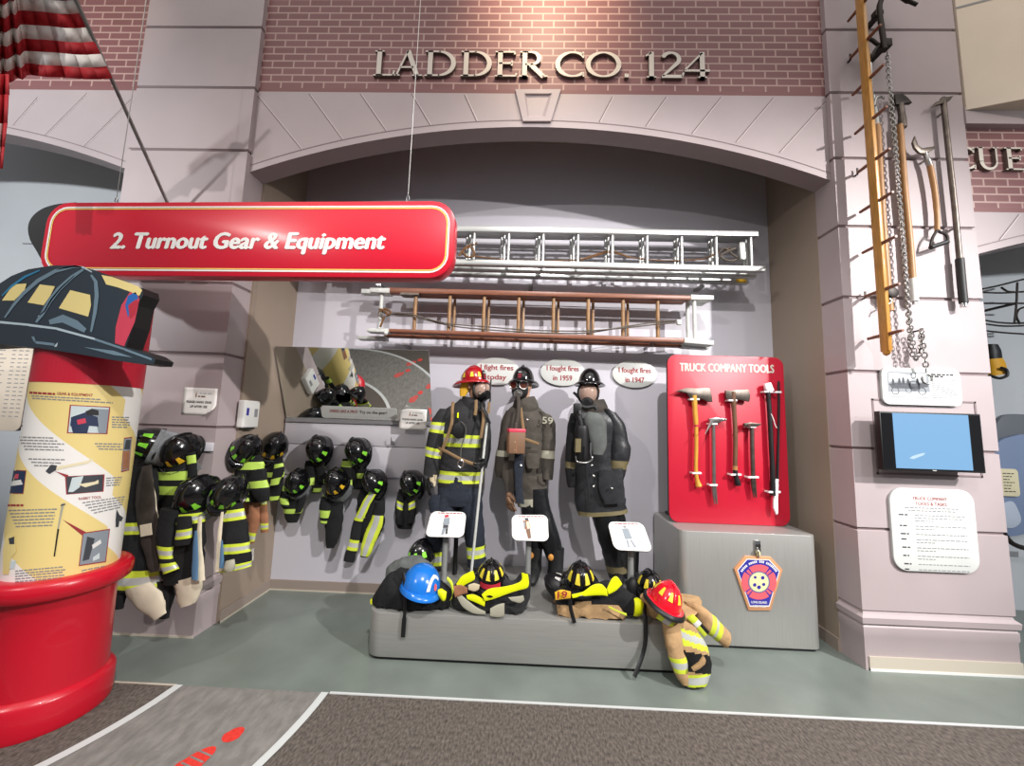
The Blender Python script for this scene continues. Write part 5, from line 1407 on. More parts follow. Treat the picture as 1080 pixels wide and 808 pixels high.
helmets = [
 ('black helmet with green patches and raised clear visor hung nearest the kiosk', 150, 465, 2.47, (55, -60, -15), g, True, 1.05, None),
 ('black helmet with yellow patches and clear visor hung high on the left pier', 187, 472, 2.49, (60, 18, -10), 'patch_gold', True, 1.05, None),
 ('black visored helmet with green patches hung low mid left pier', 203, 518, 2.44, (60, 20, -8), g, True, 1.1, None),
 ('black helmet with green patches hung low at the corner of the left pier', 242, 517, 2.47, (62, 30, 20), g, False, 1.0, None),
 ('black helmet with green patches at the front end of the niche cheek', 262, 471, 0, (62, 30, 35), g, False, 1.0, XN),
 ('black helmet with small yellow patches hung in the corner of the niche cheek', 290, 468, 0, (66, 20, 30), 'patch_gold', False, 1.05, XN),
 ('black helmet with green patches, leftmost of the upper row on the back wall', 333, 472, BW, (70, -12, -6), g, False, 1.05, None),
 ('black helmet with green patches and visor, leftmost of the lower row on the back wall', 311, 506, BW-.06, (66, 2, 0), g, True, .9, None),
 ('black helmet with green patches, second of the upper row on the back wall', 374, 474, BW, (70, -22, -6), g, False, 1.05, None),
 ('black visored helmet with yellow patches in the lower row on the back wall', 352, 506, BW-.06, (66, -4, 0), 'patch_gold', True, 1.0, None),
 ('black helmet with green patches above the long yellow striped coat on the back wall', 391, 507, BW, (68, -30, -8), g, False, .98, None),
 ('black helmet with green patches hung nearest the leftmost mannequin', 431, 508, BW, (68, -32, -8), g, False, .98, None),
]
for i, (lab, px, py, Y, rot, pt_, vis, s, xx) in enumerate(helmets):
    helmet('fire_helmet', lab, px, py, Y, rot, 'black_gloss', pt_, group=H, s=s*.92, visor=vis, brim='cap', patches=(-58, -20, 20, 58), X=xx)

# ================================================================== SMALL TURNOUT COATS
GC = 'play turnout coats hung on the hooks'
def ts(rows, y, side='m'):
    """photo height -> position along the loft"""
    for i in range(len(rows)-1):
        a = (rows[i][1]+rows[i][3])/2; c = (rows[i+1][1]+rows[i+1][3])/2
        if a <= y <= c: return i+(y-a)/(c-a)
    return len(rows)-1.0 if y > 0 else 0
def coat(label, Y, pieces, ymax, group=GC, name='turnout_coat', cat='coat', xmin=None, seed=0):
    r0 = pieces[0][1]; A = P((r0[-1][0]+r0[-1][2])/2, r0[-1][1], Y)
    root = thing(name, A, label, cat, group)
    for k, pc_ in enumerate(pieces):
        nm, rows, m, bands = pc_[:4]; kw = dict(pc_[4]) if len(pc_) > 4 else {}
        st = []
        for bd in bands:
            y0, y1, ym = bd[:3]; a, c = ts(rows, y0), ts(rows, y1)
            st += band(a, c, ym, 'silver' if ym != 'lime_pale' else 'lime_pale')
        b = MB(); yy = Y + kw.pop('dy', 0)
        b.pxloft(rows, yy, kw.pop('dr', .5), kw.pop('m2', m), st, wr=kw.pop('wr', .15), ymax=ymax, seed=seed+k, xmin=xmin, **kw)
        b.build(nm, root, angle=65)
    return root
YL_ = D1-.006
Lm = 'lime'; Lp = 'lime_pale'
coat('long dark brown coat hung open with cream lining beside the kiosk', 2.50, [
  ('body', [(128, 482, 166, 478), (124, 520, 170, 518), (122, 560, 174, 560), (120, 600, 174, 600), (119, 622, 172, 620)], 'cloth_black', [(549, 561, Lm), (598, 616, Lm)], {'dr': .4}),
  ('front_flap', [(150, 492, 160, 490), (143, 520, 163, 520), (145, 550, 166, 548), (150, 580, 168, 578), (158, 604, 168, 602)], 'cloth_brown', [], {'dy': -.075, 'dr': .22}),
  ('lining_edge', [(155, 494, 160, 494), (153, 514, 162, 512), (159, 540, 166, 538), (164, 570, 169, 570), (167, 602, 169.5, 602)], 'lining', [], {'dy': -.07, 'dr': .4}),
  ('lining_hem', [(131, 622, 158, 614), (138, 634, 168, 622), (150, 646, 174, 634), (163, 655, 176, 646)], 'lining', [], {'dy': -.05, 'dr': .3}),
  ('sleeve', [(124, 500, 140, 500), (121, 560, 138, 560), (120, 610, 136, 610), (119, 642, 130, 642)], 'cloth_black', [(552, 562, Lm), (598, 612, Lm)], {'dy': -.03}),
  ], YL_, seed=1)
A = P(154, 559, 2.395); b = MB(); b.obox(A, (.035, 0, .008), (0, .002, 0), (-.008, 0, .035), 'lining'); o = b.build('pocket_label', bpy.data.objects['turnout_coat'])
coat('black coat with bright green stripes under the yellow patched helmet', 2.53, [
  ('body', [(173, 478, 206, 478), (168, 494, 207, 492), (166, 510, 206, 510), (166, 535, 202, 535)], 'cloth_black', [(497, 506, Lp), (512, 520, Lp)], {'dr': .4}),
  ('sleeve', [(196, 478, 206, 476), (198, 500, 208, 498), (196, 520, 206, 520)], 'cloth_black', [(482, 490, Lp)], {'dy': -.04}),
  ], YL_, seed=4)
coat('large black yellow-striped coat with cream lined hem on the left pier', 2.47, [
  ('body', [(174, 535, 214, 532), (169, 560, 216, 560), (170, 590, 214, 590), (173, 616, 212, 612)], 'cloth_black', [(543, 552, Lm)], {'dr': .42}),
  ('sleeve', [(170, 536, 188, 538), (166, 560, 184, 562), (167, 584, 182, 586), (172, 606, 188, 600)], 'cloth_black', [(575, 588, Lm), (592, 604, Lm)], {'dy': -.07}),
  ('sleeve', [(188, 545, 202, 545), (186, 560, 203, 558), (184, 575, 200, 574)], 'cloth_black', [(558, 567, Lm)], {'dy': -.08}),
  ('lining_hem', [(183, 613, 213, 606), (187, 628, 214, 620), (190, 641, 206, 636)], 'lining', [], {'dy': -.03, 'dr': .3}),
  ('lining_edge', [(209, 545, 213, 545), (207, 570, 213, 572), (206, 590, 215, 592), (206, 612, 216, 612)], 'lining', [], {'dy': -.08, 'dr': .35}),
  ('blue_lining', [(205, 560, 208, 560), (203, 585, 209, 585), (202, 611, 209, 612)], 'lining_blue', [], {'dy': -.10, 'dr': .3}),
  ('tail', [(166, 612, 184, 614), (166, 632, 182, 632), (168, 652, 178, 652)], 'cloth_black', [], {'dy': .02}),
  ], YL_, seed=8)
coat('black coat with three yellow and silver stripes at the corner of the left pier', 2.50, [
  ('body', [(236, 532, 256, 530), (233, 555, 260, 552), (231, 580, 264, 578), (232, 603, 266, 597)], 'cloth_black', [(539, 549, Lm), (572, 582, Lm), (592, 602, Lm)], {'dr': .4}),
  ('lining_edge', [(233, 540, 236, 540), (230, 560, 234, 562), (228, 585, 233, 585), (227, 603, 235, 602)], 'lining', [], {'dy': -.06, 'dr': .4}),
  ('blue_lining', [(233, 570, 235, 570), (232, 588, 236, 588), (231, 599, 237, 599)], 'lining_blue', [], {'dy': -.08, 'dr': .4}),
  ('cuff', [(238, 592, 247, 590), (236, 600, 248, 597), (238, 603, 246, 602)], 'silver_dull', [], {'dy': -.09, 'dr': .5}),
  ], YL_, seed=12)
Y5 = PX(262, 500, -2.03).y; Y6 = PX(290, 500, -2.03).y; XM = -2.13
coat('black coat with pale green stripes at the front end of the niche cheek', Y5, [
  ('body', [(252, 480, 276, 480), (248, 498, 280, 498), (250, 514, 282, 514), (255, 530, 280, 529)], 'cloth_black', [(488, 495, Lp)], {'dr': .35}),
  ('sleeve', [(264, 496, 280, 494), (263, 508, 282, 506), (266, 520, 284, 520), (272, 529, 284, 528)], 'cloth_black', [(507, 514, Lp)], {'dy': -.06}),
  ('sleeve', [(250, 500, 260, 500), (252, 516, 262, 516), (256, 530, 263, 530)], 'cloth_black', [(517, 521, Lp), (524, 528, Lp)], {'dy': -.05}),
  ], None, xmin=XM, seed=16)
coat('black coat with pale green stripes in the corner of the niche cheek', Y6, [
  ('body', [(282, 478, 297, 476), (280, 494, 299, 493), (283, 512, 298, 512), (284, 529, 293, 528)], 'cloth_black', [(498, 503, Lp), (522, 527, Lp)], {'dr': .4}),
  ('sleeve', [(290, 488, 298, 487), (288, 500, 299, 497), (284, 513, 293, 512)], 'cloth_black', [(490, 494, Lp), (504, 511, Lp)], {'dy': -.06}),
  ('hood', [(284, 475, 293, 474), (283, 480, 293, 480)], 'lime_pale', [], {'dy': -.05}),
  ], None, xmin=XM, seed=20)
coat('rust tan trousers with yellow cuffs hung low on the niche cheek', Y5+.05, [
  ('seat', [(260, 526, 280, 526), (260, 536, 281, 536), (263, 546, 280, 546)], 'cloth_rust', [], {'dr': .35, 'dy': .03}),
  ('leg', [(257, 526, 265, 526), (256, 545, 266, 546), (258, 560, 270, 562), (263, 573, 268, 573)], 'cloth_rust', [(549, 556, Lm)], {}),
  ('leg', [(263, 526, 274, 526), (262, 545, 274, 547), (262, 562, 270, 564), (263, 572, 268, 572)], 'cloth_rust', [(561, 570, Lm)], {'dy': -.04}),
  ('leg', [(273, 529, 281, 529), (274, 545, 283, 546), (275, 562, 283, 561)], 'cloth_rust', [(529, 533, Lm), (551, 557, Lm)], {'dy': -.03}),
  ], None, name='turnout_trousers', cat='trousers', group=None, xmin=XM, seed=24)
b = MB(); q = [P(x, y, Y5+.12) for x, y in ((260, 582), (268, 578), (267, 591), (262, 593))]; b.prism(q, (0, .002, 0), 'paper'); tag(b.build('paper_tag', loc=q[3]), 'small white paper tag hanging below the rust tan trousers', 'tag')
YC = 3.31; YM = BY-.024
coat('short black coat, leftmost of the upper row on the back wall', YC, [
  ('body', [(322, 486, 343, 486), (320, 500, 344, 500), (322, 512, 342, 512), (328, 520, 338, 520)], 'cloth_black', [(514, 518, Lp)], {'dr': .4}),
  ('sleeve', [(322, 492, 331, 492), (320, 506, 332, 505), (322, 518, 330, 518)], 'cloth_black', [(504, 511, Lp)], {'dy': -.04}),
  ('sleeve', [(333, 484, 342, 484), (333, 496, 343, 496), (336, 508, 343, 508)], 'cloth_black', [(487, 493, Lp)], {'dy': -.04}),
  ], YM, seed=30)
coat('short black coat, leftmost of the lower row on the back wall', YC-.05, [
  ('body', [(300, 518, 320, 518), (297, 530, 321, 530), (300, 541, 318, 541), (303, 551, 313, 551)], 'cloth_black', [(536, 541, Lp)], {'dr': .4}),
  ('sleeve', [(294, 512, 304, 514), (294, 524, 304, 526), (297, 534, 305, 535)], 'cloth_black', [(513, 518, Lp), (525, 531, Lp)], {'dy': -.04}),
  ('sleeve', [(315, 512, 324, 511), (315, 526, 323, 525), (311, 541, 318, 540)], 'cloth_black', [(514, 519, Lp)], {'dy': -.03}),
  ], YM, seed=34)
coat('short black coat, second of the upper row on the back wall', YC, [
  ('body', [(362, 486, 384, 486), (361, 497, 386, 497), (364, 508, 386, 508), (372, 516, 385, 516)], 'cloth_black', [], {'dr': .4}),
  ('sleeve', [(361, 484, 372, 484), (360, 498, 371, 499), (364, 514, 372, 515)], 'cloth_black', [(487, 493, Lp), (505, 510, Lp)], {'dy': -.04}),
  ('sleeve', [(376, 486, 386, 485), (376, 500, 386, 500), (378, 514, 385, 514)], 'cloth_black', [(499, 504, Lp)], {'dy': -.04}),
  ], YM, seed=38)
coat('long narrow black coat under the clear visored helmet on the back wall', YC-.05, [
  ('body', [(341, 520, 360, 520), (339, 535, 362, 535), (343, 552, 361, 552), (343, 566, 358, 568), (344, 578, 352, 578)], 'cloth_black', [(522, 527, Lp)], {'dr': .4}),
  ('sleeve', [(338, 524, 349, 525), (337, 540, 348, 541), (338, 552, 344, 553)], 'cloth_black', [(538, 545, Lp), (548, 551, Lp)], {'dy': -.04}),
  ], YM, seed=42)
def diag(t, th): return None
coat('long black coat with broad yellow diagonal stripes on the back wall', YC-.02, [
  ('body', [(380, 516, 402, 512), (376, 535, 405, 530), (376, 558, 405, 552), (380, 572, 398, 570)], 'cloth_black', [], {'dr': .4}),
  ('sleeve', [(392, 514, 400, 518), (384, 526, 392, 532), (378, 538, 386, 545), (373, 548, 383, 550), (368, 570, 379, 572), (362, 591, 373, 593)], 'cloth_black', [(542, 549, Lm), (569, 579, Lm)], {'dy': -.06, 'dr': .45, 'matfn': lambda t, th: (('silver' if 4.3 < th < 5.1 else 'lime') if (t < 2.6 and 3.7 < th < 5.7) else None)}),
  ('sleeve', [(396, 530, 406, 528), (392, 546, 405, 548), (386, 560, 399, 566), (381, 576, 393, 580), (380, 587, 388, 588)], 'cloth_black', [], {'dy': -.05, 'dr': .45, 'matfn': lambda t, th: (('silver' if 4.3 < th < 5.1 else 'lime') if (.8 < t < 3.8 and 3.5 < th < 5.9) else None)}),
  ], YM, seed=46)
coat('short black coat with yellow chevrons hung nearest the leftmost mannequin', YC, [
  ('body', [(421, 516, 436, 516), (418, 530, 438, 529), (417, 545, 438, 545), (419, 557, 434, 558)], 'cloth_black', [], {'dr': .4}),
  ('sleeve', [(420, 520, 427, 524), (418, 534, 425, 537), (418, 552, 425, 554)], 'cloth_black', [(530, 537, Lm)], {'dy': -.04}),
  ('sleeve', [(430, 524, 437, 519), (431, 536, 438, 533), (430, 552, 436, 551)], 'cloth_black', [(530, 537, Lm)], {'dy': -.04}),
  ], YM, seed=50)
# ================================================================== MANNEQUINS
def body(root, J, Y, name='body'):
    """J: photo pixels of the joints (x, y[, dy])"""
    q = {k: (P(v[0], v[1], Y+(v[2] if len(v) > 2 else 0))) for k, v in J.items()}
    rad = dict(pelvis=.065, waist=.06, chest=.075, neck=.048, jaw=(.060, .064), head=(.076, .090), crown=(.058, .068), shl=.042, ell=.034, wrl=.026, shr=.042, elr=.034, wrr=.026,
               hipl=.05, knl=.04, anl=.03, hipr=.05, knr=.04, anr=.03)
    E_ = [('pelvis', 'waist'), ('waist', 'chest'), ('chest', 'neck'), ('neck', 'jaw'), ('jaw', 'head'), ('head', 'crown'), ('chest', 'shl'), ('shl', 'ell'), ('ell', 'wrl'), ('chest', 'shr'), ('shr', 'elr'), ('elr', 'wrr'),
          ('pelvis', 'hipl'), ('hipl', 'knl'), ('knl', 'anl'), ('pelvis', 'hipr'), ('hipr', 'knr'), ('knr', 'anr')]
    return skin(name, {k: (q[k], rad[k]) for k in q if k in rad}, [e for e in E_ if e[0] in q and e[1] in q], 'skin', root, 'pelvis', 2)
def face(root, c, f, s=1.0):
    """eyes, nose, ears on the head; f = facing direction"""
    f = V(f).normalized(); sd = f.cross(V((0, 0, 1))).normalized(); c = V(c)
    b = MB(); b.tube([c+f*.075*s+V((0, 0, .02))*s, c+f*.098*s+V((0, 0, -.012))*s, c+f*.08*s+V((0, 0, -.022))*s], [.008*s, .012*s, .007*s], 'skin', 8); b.build('nose', root)
    for k in (-1, 1):
        b = MB(); b.ball(c+f*.076*s+sd*.03*k*s+V((0, 0, .022))*s, .011*s, 'white', 10); e = b.build('eye', root)
        b = MB(); b.ball(c+f*.084*s+sd*.03*k*s+V((0, 0, .022))*s, .006*s, 'eye_dark', 8); b.build('iris', e)
        b = MB(); b.ball(c+sd*.082*k*s+V((0, 0, .005))*s, (.014*s, .02*s, .028*s), 'skin', 10); b.build('ear', root)
    b = MB(); b.ball(c+f*.078*s+V((0, 0, -.045))*s, (.022*s, .014*s, .006*s), 'leather', 10); b.build('mouth', root)
def hand(root, name, w, d, side, nrm, m, s=1.0, curl=.35, thumb=1):
    w = V(w); d = V(d).normalized(); side = V(side); side = (side-d*side.dot(d)).normalized(); nrm = V(nrm); nrm = (nrm-d*nrm.dot(d)-side*nrm.dot(side)).normalized()
    J = {'w0': (w-d*.02*s, .024*s), 'w': (w, .026*s), 'p': (w+d*.045*s, (.034*s, .02*s))}; E_ = [('w0', 'w'), ('w', 'p')]
    for i, (o, L_) in enumerate(((.030, .066), (.010, .074), (-.010, .069), (-.029, .054))):
        k0 = w+d*(.075-.004*abs(i-1.2))*s+side*o*s; pr_ = 'p'; dd = d.copy(); p = k0; a = curl*.5
        for j in range(4):
            key = 'f%d%d' % (i, j); J[key] = (p, (.0105-.0008*j)*s); E_.append((pr_, key)); pr_ = key
            dd = (d*cos(a)+nrm*sin(a)).normalized(); p = p+dd*L_/3*s; a += curl
    t0 = w+d*.028*s+side*.03*s; t1 = t0+(d*.6+side*.8).normalized()*.032*s; t2 = t1+(d*.9+side*.25+nrm*.4).normalized()*.028*s
    for k, (p, r_) in (('t0', (t0, .015)), ('t1', (t1, .0125)), ('t2', (t2, .010))): J[k] = (p, r_*s)
    E_ += [('w', 't0'), ('t0', 't1'), ('t1', 't2')]
    return skin(name, J, E_, m, root, 'w', 2)
def part(root, name, rows, Y, m, stripes=(), **k):
    b = MB(); st = []
    for bd in stripes:
        a, c = ts(rows, bd[0]), ts(rows, bd[1])
        st += band(a, c, bd[2], bd[3] if len(bd) > 3 else 'silver')
    kw = dict(dr=.7, wr=.075, ymax=BY-.03, wf=17); kw.update(k)
    b.pxloft(rows, Y, kw.pop('dr'), m, st, **kw); return b.build(name, root, angle=70)
def pxtube(root, name, pts, r_, m, Y, flat=1.0, n=8):
    b = MB(); b.tube(curve_pts([P(p[0], p[1], p[2] if len(p) > 2 else Y) for p in pts], 5), r_, m, n, flat=flat, ref=(0, 1, 0) if flat != 1 else None); return b.build(name, root)
def boot(root, x0, y0, Y, d, m='rubber'):
    """boot standing on the platform; (x0, y0) photo position of the shin, d = toe direction"""
    a = P(x0, y0, Y); d = V(d).normalized(); z = PLZ
    g_ = V((a.x, a.y, 0))
    b = MB(); b.tube([V((a.x, a.y, z+.24)), V((a.x, a.y, z+.14)), V((a.x, a.y, z+.08)), g_+d*.02+V((0, 0, z+.05))], [.066, .062, .060, .054], m, 14)
    b.build('boot_shaft', root)
    b = MB(); b.tube([g_-d*.065+V((0, 0, z+.045)), g_-d*.05+V((0, 0, z+.05)), g_+d*.03+V((0, 0, z+.055)), g_+d*.11+V((0, 0, z+.042)), g_+d*.165+V((0, 0, z+.03)), g_+d*.185+V((0, 0, z+.026))], [.02, .044, .05, .044, .028, .012], m, 14)
    for i in range(len(b.v)): b.v[i].z = max(b.v[i].z, z+.001)
    b.build('boot_foot', root)

# ---- leftmost: modern gear
Y = 3.10
root = thing('mannequin', V((P(480, 605, Y).x, Y, PLZ)), 'mannequin in black lime-striped gear and red helmet holding a white pole, leftmost of three', 'mannequin')
J = dict(pelvis=(485, 515), waist=(487, 490), chest=(490, 452), neck=(499, 426), jaw=(504, 418, -.02), head=(502, 408), crown=(501, 398), shl=(468, 440), ell=(459, 470), wrl=(455, 500),
         shr=(508, 441), elr=(513, 468), wrr=(508, 488, -.06), hipl=(473, 520), knl=(464, 558), anl=(460, 598), tol=(455, 605, -.12), hipr=(496, 520), knr=(500, 558), anr=(504, 594), tor=(508, 603, -.12))
body(root, J, Y)
hc = P(502, 409, Y); fd = V((.80, -.6, -.05)).normalized(); sd = fd.cross(V((0, 0, 1))).normalized()
face(root, hc, fd, .95)
part(root, 'trousers', [(465, 496, 508, 498), (462, 512, 508, 512), (460, 524, 508, 524), (462, 532, 506, 532)], Y, 'cloth_navy', dr=.55)
part(root, 'trouser_leg', [(461, 520, 487, 520), (456, 540, 482, 540), (450, 560, 474, 561), (447, 580, 468, 582), (449, 597, 470, 598)], Y-.01, 'cloth_navy', [(580, 593, 'lime')], dr=.8)
part(root, 'trouser_leg', [(482, 520, 508, 520), (485, 540, 509, 540), (489, 560, 511, 560), (492, 580, 512, 578), (493, 597, 513, 595)], Y-.01, 'cloth_navy', [(575, 586, 'lime')], dr=.8)
boot(root, 459, 594, Y, (-.35, -1, 0)); boot(root, 503, 592, Y, (.35, -1, 0))
tr = [(486, 421, 511, 425), (478, 427, 512, 430), (466, 436, 515, 440), (463, 452, 515, 455), (465, 470, 513, 472), (464, 490, 511, 492), (461, 512, 509, 513)]
part(root, 'coat', tr, Y, 'cloth_char', [(458.5, 471, 'lime'), (496, 507, 'lime')], dr=.52, n=28)
part(root, 'coat_collar', [(488, 418, 511, 422), (486, 425, 512, 428), (486, 431, 512, 434)], Y-.005, 'cloth_char', dr=.75, wr=.03)
part(root, 'sleeve', [(464, 431, 480, 432), (457, 441, 476, 442), (452, 456, 472, 459), (449, 472, 467, 476), (448, 486, 465, 489), (447, 501, 463, 503)], Y-.02, 'cloth_char', [(446, 456.5, 'lime'), (472, 482, 'lime')], dr=.85)
part(root, 'sleeve', [(503, 432, 514, 436), (506, 446, 517, 448), (507, 462, 518, 464), (506, 476, 517, 480), (503, 488, 513, 494)], Y-.06, 'cloth_char', dr=.9)
part(root, 'trouser_pocket', [(454, 522, 466, 522), (452, 530, 466, 532), (453, 540, 466, 541)], Y-.06, 'cloth_navy', dr=.5)
hand(root, 'glove', P(454, 504, Y-.02), (-.15, -.1, -1), (.6, -.8, 0), (.8, .6, 0), 'rubber', 1.0, .32)
part(root, 'glove_cuff', [(452, 500, 461, 501), (453, 506, 460, 507), (455, 513, 459, 513)], Y-.055, 'glove_tan', dr=.4)
hand(root, 'glove', P(510, 486, Y-.11), (-.35, -.75, -.5), (.1, -.4, .9), (-.9, .3, 0), 'rubber', .95, .75)
helmet_r, _, _ = None, None, None
# harness
pxtube(root, 'shoulder_strap', [(478, 424, Y-.07), (477, 432, Y-.12), (477, 441, Y-.15), (475, 452, Y-.16), (469, 468, Y-.15), (464, 480, Y-.13)], .0125, 'webbing', Y, flat=.35)
pxtube(root, 'shoulder_strap', [(509, 430, Y-.10), (510, 440, Y-.14), (509, 450, Y-.16), (507, 462, Y-.16)], .0125, 'webbing', Y, flat=.35)
pxtube(root, 'waist_strap', [(463, 473, Y-.12), (472, 477, Y-.17), (485, 484, Y-.20), (498, 489, Y-.19), (507, 491, Y-.15)], .0125, 'webbing', Y, flat=.35)
pxtube(root, 'collar_strap', [(502, 422, Y-.10), (502, 430, Y-.13), (501, 438, Y-.14)], .013, 'webbing', Y, flat=.4)
b = MB(); b.prism([P(x, y, Y-.185) for x, y in ((479, 447), (487, 444), (491, 452), (489, 462), (482, 463), (476, 458))], (0, .05, 0), 'black'); b.build('radio_pouch', root, bevel=.006)
b = MB(); b.obox(P(483, 437, Y-.16), (.012, 0, 0), (0, .014, 0), (0, 0, .028), 'black'); b.build('alarm_unit', root, bevel=.004)
b = MB(); b.obox(P(483, 438, Y-.178), (.006, 0, 0), (0, .004, 0), (0, 0, .02), 'neon_yellow'); b.build('alarm_light', root)
b = MB(); b.tube(curve_pts([P(x, y, Y-.20) for x, y in ((486, 444), (491, 450), (491, 458), (487, 470), (486, 482))], 5), .004, 'steel', 6); b.build('lanyard', root)
b = MB(); A = P(486, 489, Y-.22); b.tube([A+V((.022*cos(t*pi/8), 0, .028*sin(t*pi/8))) for t in range(16)], .005, 'chrome', 6, closed=True); b.build('snap_ring', root)
# mask
b = MB(); mc = hc+fd*.06+V((0, 0, -.02))
b.ball(mc, (.075, .075, .085), 'lens_clear', 18); b.build('mask_lens', root)
b = MB(); mb_ = hc+fd*.105+V((0, 0, -.055)); b.tube([mb_-fd*.05, mb_+fd*.0, mb_+fd*.035], [.06, .05, .034], 'black', 14); b.build('mask_nosecup', root)
b = MB(); b.tube([hc+fd*.075*cos(t*pi/12)*0+fd*.05+sd*.078*cos(t*pi/12)+V((0, 0, .10*sin(t*pi/12)-.02)) for t in range(24)], .010, 'black', 8, closed=True); b.build('mask_seal', root)
b = MB(); b.tube([mb_+sd*.055-fd*.0, mb_+sd*.07-fd*.01], [.02, .018], 'steel_dark', 10); b.build('exhale_valve', root)
b = MB(); b.tube(curve_pts([mb_+fd*.02+V((0, 0, -.03)), P(508, 428, Y-.14), P(513, 438, Y-.16), P(517, 447, Y-.15)], 6), .009, 'black', 8); b.build('air_hose', root)
pxtube(root, 'mask_strap', [(518, 400, Y-.12), (517, 412, Y-.13), (517, 422, Y-.13), (514, 432, Y-.14)], .006, 'black', Y)
pxtube(root, 'mask_strap', [(516, 424, Y-.14), (515, 436, Y-.15)], .011, 'webbing', Y, flat=.4)
part(root, 'ear_flap', [(487, 401, 498, 401), (485, 409, 497, 408), (485, 418, 491, 418)], Y-.05, 'ear_flap', dr=.35)
b = MB(); A = P(481, 570, Y+.03); b.tube([V((A.x, A.y, PLZ)), V((A.x, A.y, A.z+.25))], .018, 'black', 10); b.build('support_rod', root)
root_m1 = root
helmet('fire_helmet', 'red helmet with yellow patches worn by the leftmost mannequin', 499, 395, Y, (-4, 0, 58), 'helmet_red', 'patch_yellow', s=.86, shield='black', ss=.62, patches=(-150, -105, -62, -25, 25, 62, 105, 150))
b = MB(); b.tube([P(513.5, 446, Y-.12), P(497, 604, Y-.12)], .0105, 'white_paint', 12)
pp = P(513.5, 446, Y-.12)
tag(b.build('pike_pole', loc=P(497, 604, Y-.12)), 'white pole held upright by the leftmost mannequin', 'pole')

# ---- middle: 1959 coat
Y = 3.12
root = thing('mannequin', V((P(560, 605, Y).x, Y, PLZ)), 'mannequin in a worn olive brown coat numbered 59, middle of three', 'mannequin')
J = dict(pelvis=(560, 520), waist=(556, 490), chest=(554, 450), neck=(553, 428), jaw=(550, 417, -.02), head=(551, 407), crown=(552, 397), shl=(536, 440), ell=(532, 470), wrl=(535, 505), shr=(576, 443), elr=(578, 472), wrr=(577, 500),
         hipl=(558, 528), knl=(561, 562), anl=(563, 598), tol=(560, 606, -.12), hipr=(567, 528), knr=(574, 560), anr=(586, 598), tor=(592, 606, -.12))
body(root, J, Y)
hc = P(550, 408, Y); fd = V((-.22, -1, -.06)).normalized(); sd = fd.cross(V((0, 0, 1))).normalized()
face(root, hc, fd, .92)
part(root, 'trouser_leg', [(548, 515, 568, 515), (550, 540, 570, 540), (553, 560, 570, 560), (556, 580, 571, 580), (556, 600, 571, 602)], Y, 'rubber_pants', dr=.85)
part(root, 'trouser_leg', [(557, 515, 577, 515), (560, 540, 581, 538), (564, 558, 587, 556), (570, 574, 592, 572), (577, 590, 594, 588), (580, 603, 593, 602)], Y-.02, 'rubber_pants', [(591, 602, 'stripe_orange', 'stripe_orange')], dr=.85)
boot(root, 563, 597, Y, (-.1, -1, 0)); boot(root, 586, 597, Y-.02, (.5, -1, 0))
for q in ((581, 588), (560, 586)):
    b = MB(); b.ball(P(q[0], q[1], Y-.12 if q[0] > 570 else Y-.1), (.022, .012, .026), 'stripe_orange', 10); b.build('knee_buckle', root)
part(root, 'coat', [(544, 425, 563, 424), (537, 431, 572, 433), (532, 440, 580, 444), (531, 460, 576, 462), (531, 480, 575, 480), (531, 500, 576, 500), (541, 518, 577, 516), (546, 534, 577, 533)], Y, 'cloth_olive', [(524, 532.5, 'silver_dull', 'silver_dull')], dr=.55, n=28)
part(root, 'coat_front_edge', [(531, 486, 545, 486), (529, 500, 546, 500), (533, 514, 543, 516), (534, 527, 539, 528)], Y-.10, 'cloth_brown', dr=.3)
part(root, 'coat_opening', [(543, 470, 551, 470), (542, 490, 552, 490), (543, 510, 551, 512), (544, 530, 553, 532)], Y-.155, 'cloth_navy', dr=.25)
part(root, 'coat_collar', [(543, 421, 564, 418), (541, 428, 568, 428), (543, 436, 567, 435)], Y-.02, 'cloth_olive', dr=.7, wr=.04)
part(root, 'sleeve', [(534, 433, 548, 432), (529, 443, 545, 444), (527, 458, 542, 459), (524, 476, 539, 477), (522, 492, 536, 494), (523, 503, 534, 504)], Y-.03, 'cloth_brown', [(475, 481, 'silver_dull', 'silver_dull')], dr=.85)
part(root, 'sleeve', [(566, 433, 581, 438), (568, 446, 586, 448), (570, 462, 586, 463), (570, 478, 585, 479), (569, 492, 584, 494), (571, 505, 583, 506)], Y-.03, 'cloth_olive', [(475, 483, 'silver_dull', 'silver_dull')], dr=.85)
part(root, 'coat_pocket', [(555, 478, 568, 479), (554, 486, 569, 487), (556, 494, 568, 494)], Y-.14, 'cloth_olive', dr=.3)
b = MB(); b.text('59', P(572, 446.5, Y-.128), P(583, 447.5, Y-.128), V((0, 0, .055)), 'silver_dull', .001, heavy=.02); b.build('sleeve_number', root)
hand(root, 'glove', P(537, 521, Y-.09), (.1, -.15, -1), (.7, -.6, 0), (.6, .7, 0), 'leather', 1.05, .4)
part(root, 'glove_cuff', [(533, 515, 541, 516), (534, 522, 541, 523), (535, 529, 540, 529)], Y-.09, 'cloth_brown', dr=.7)
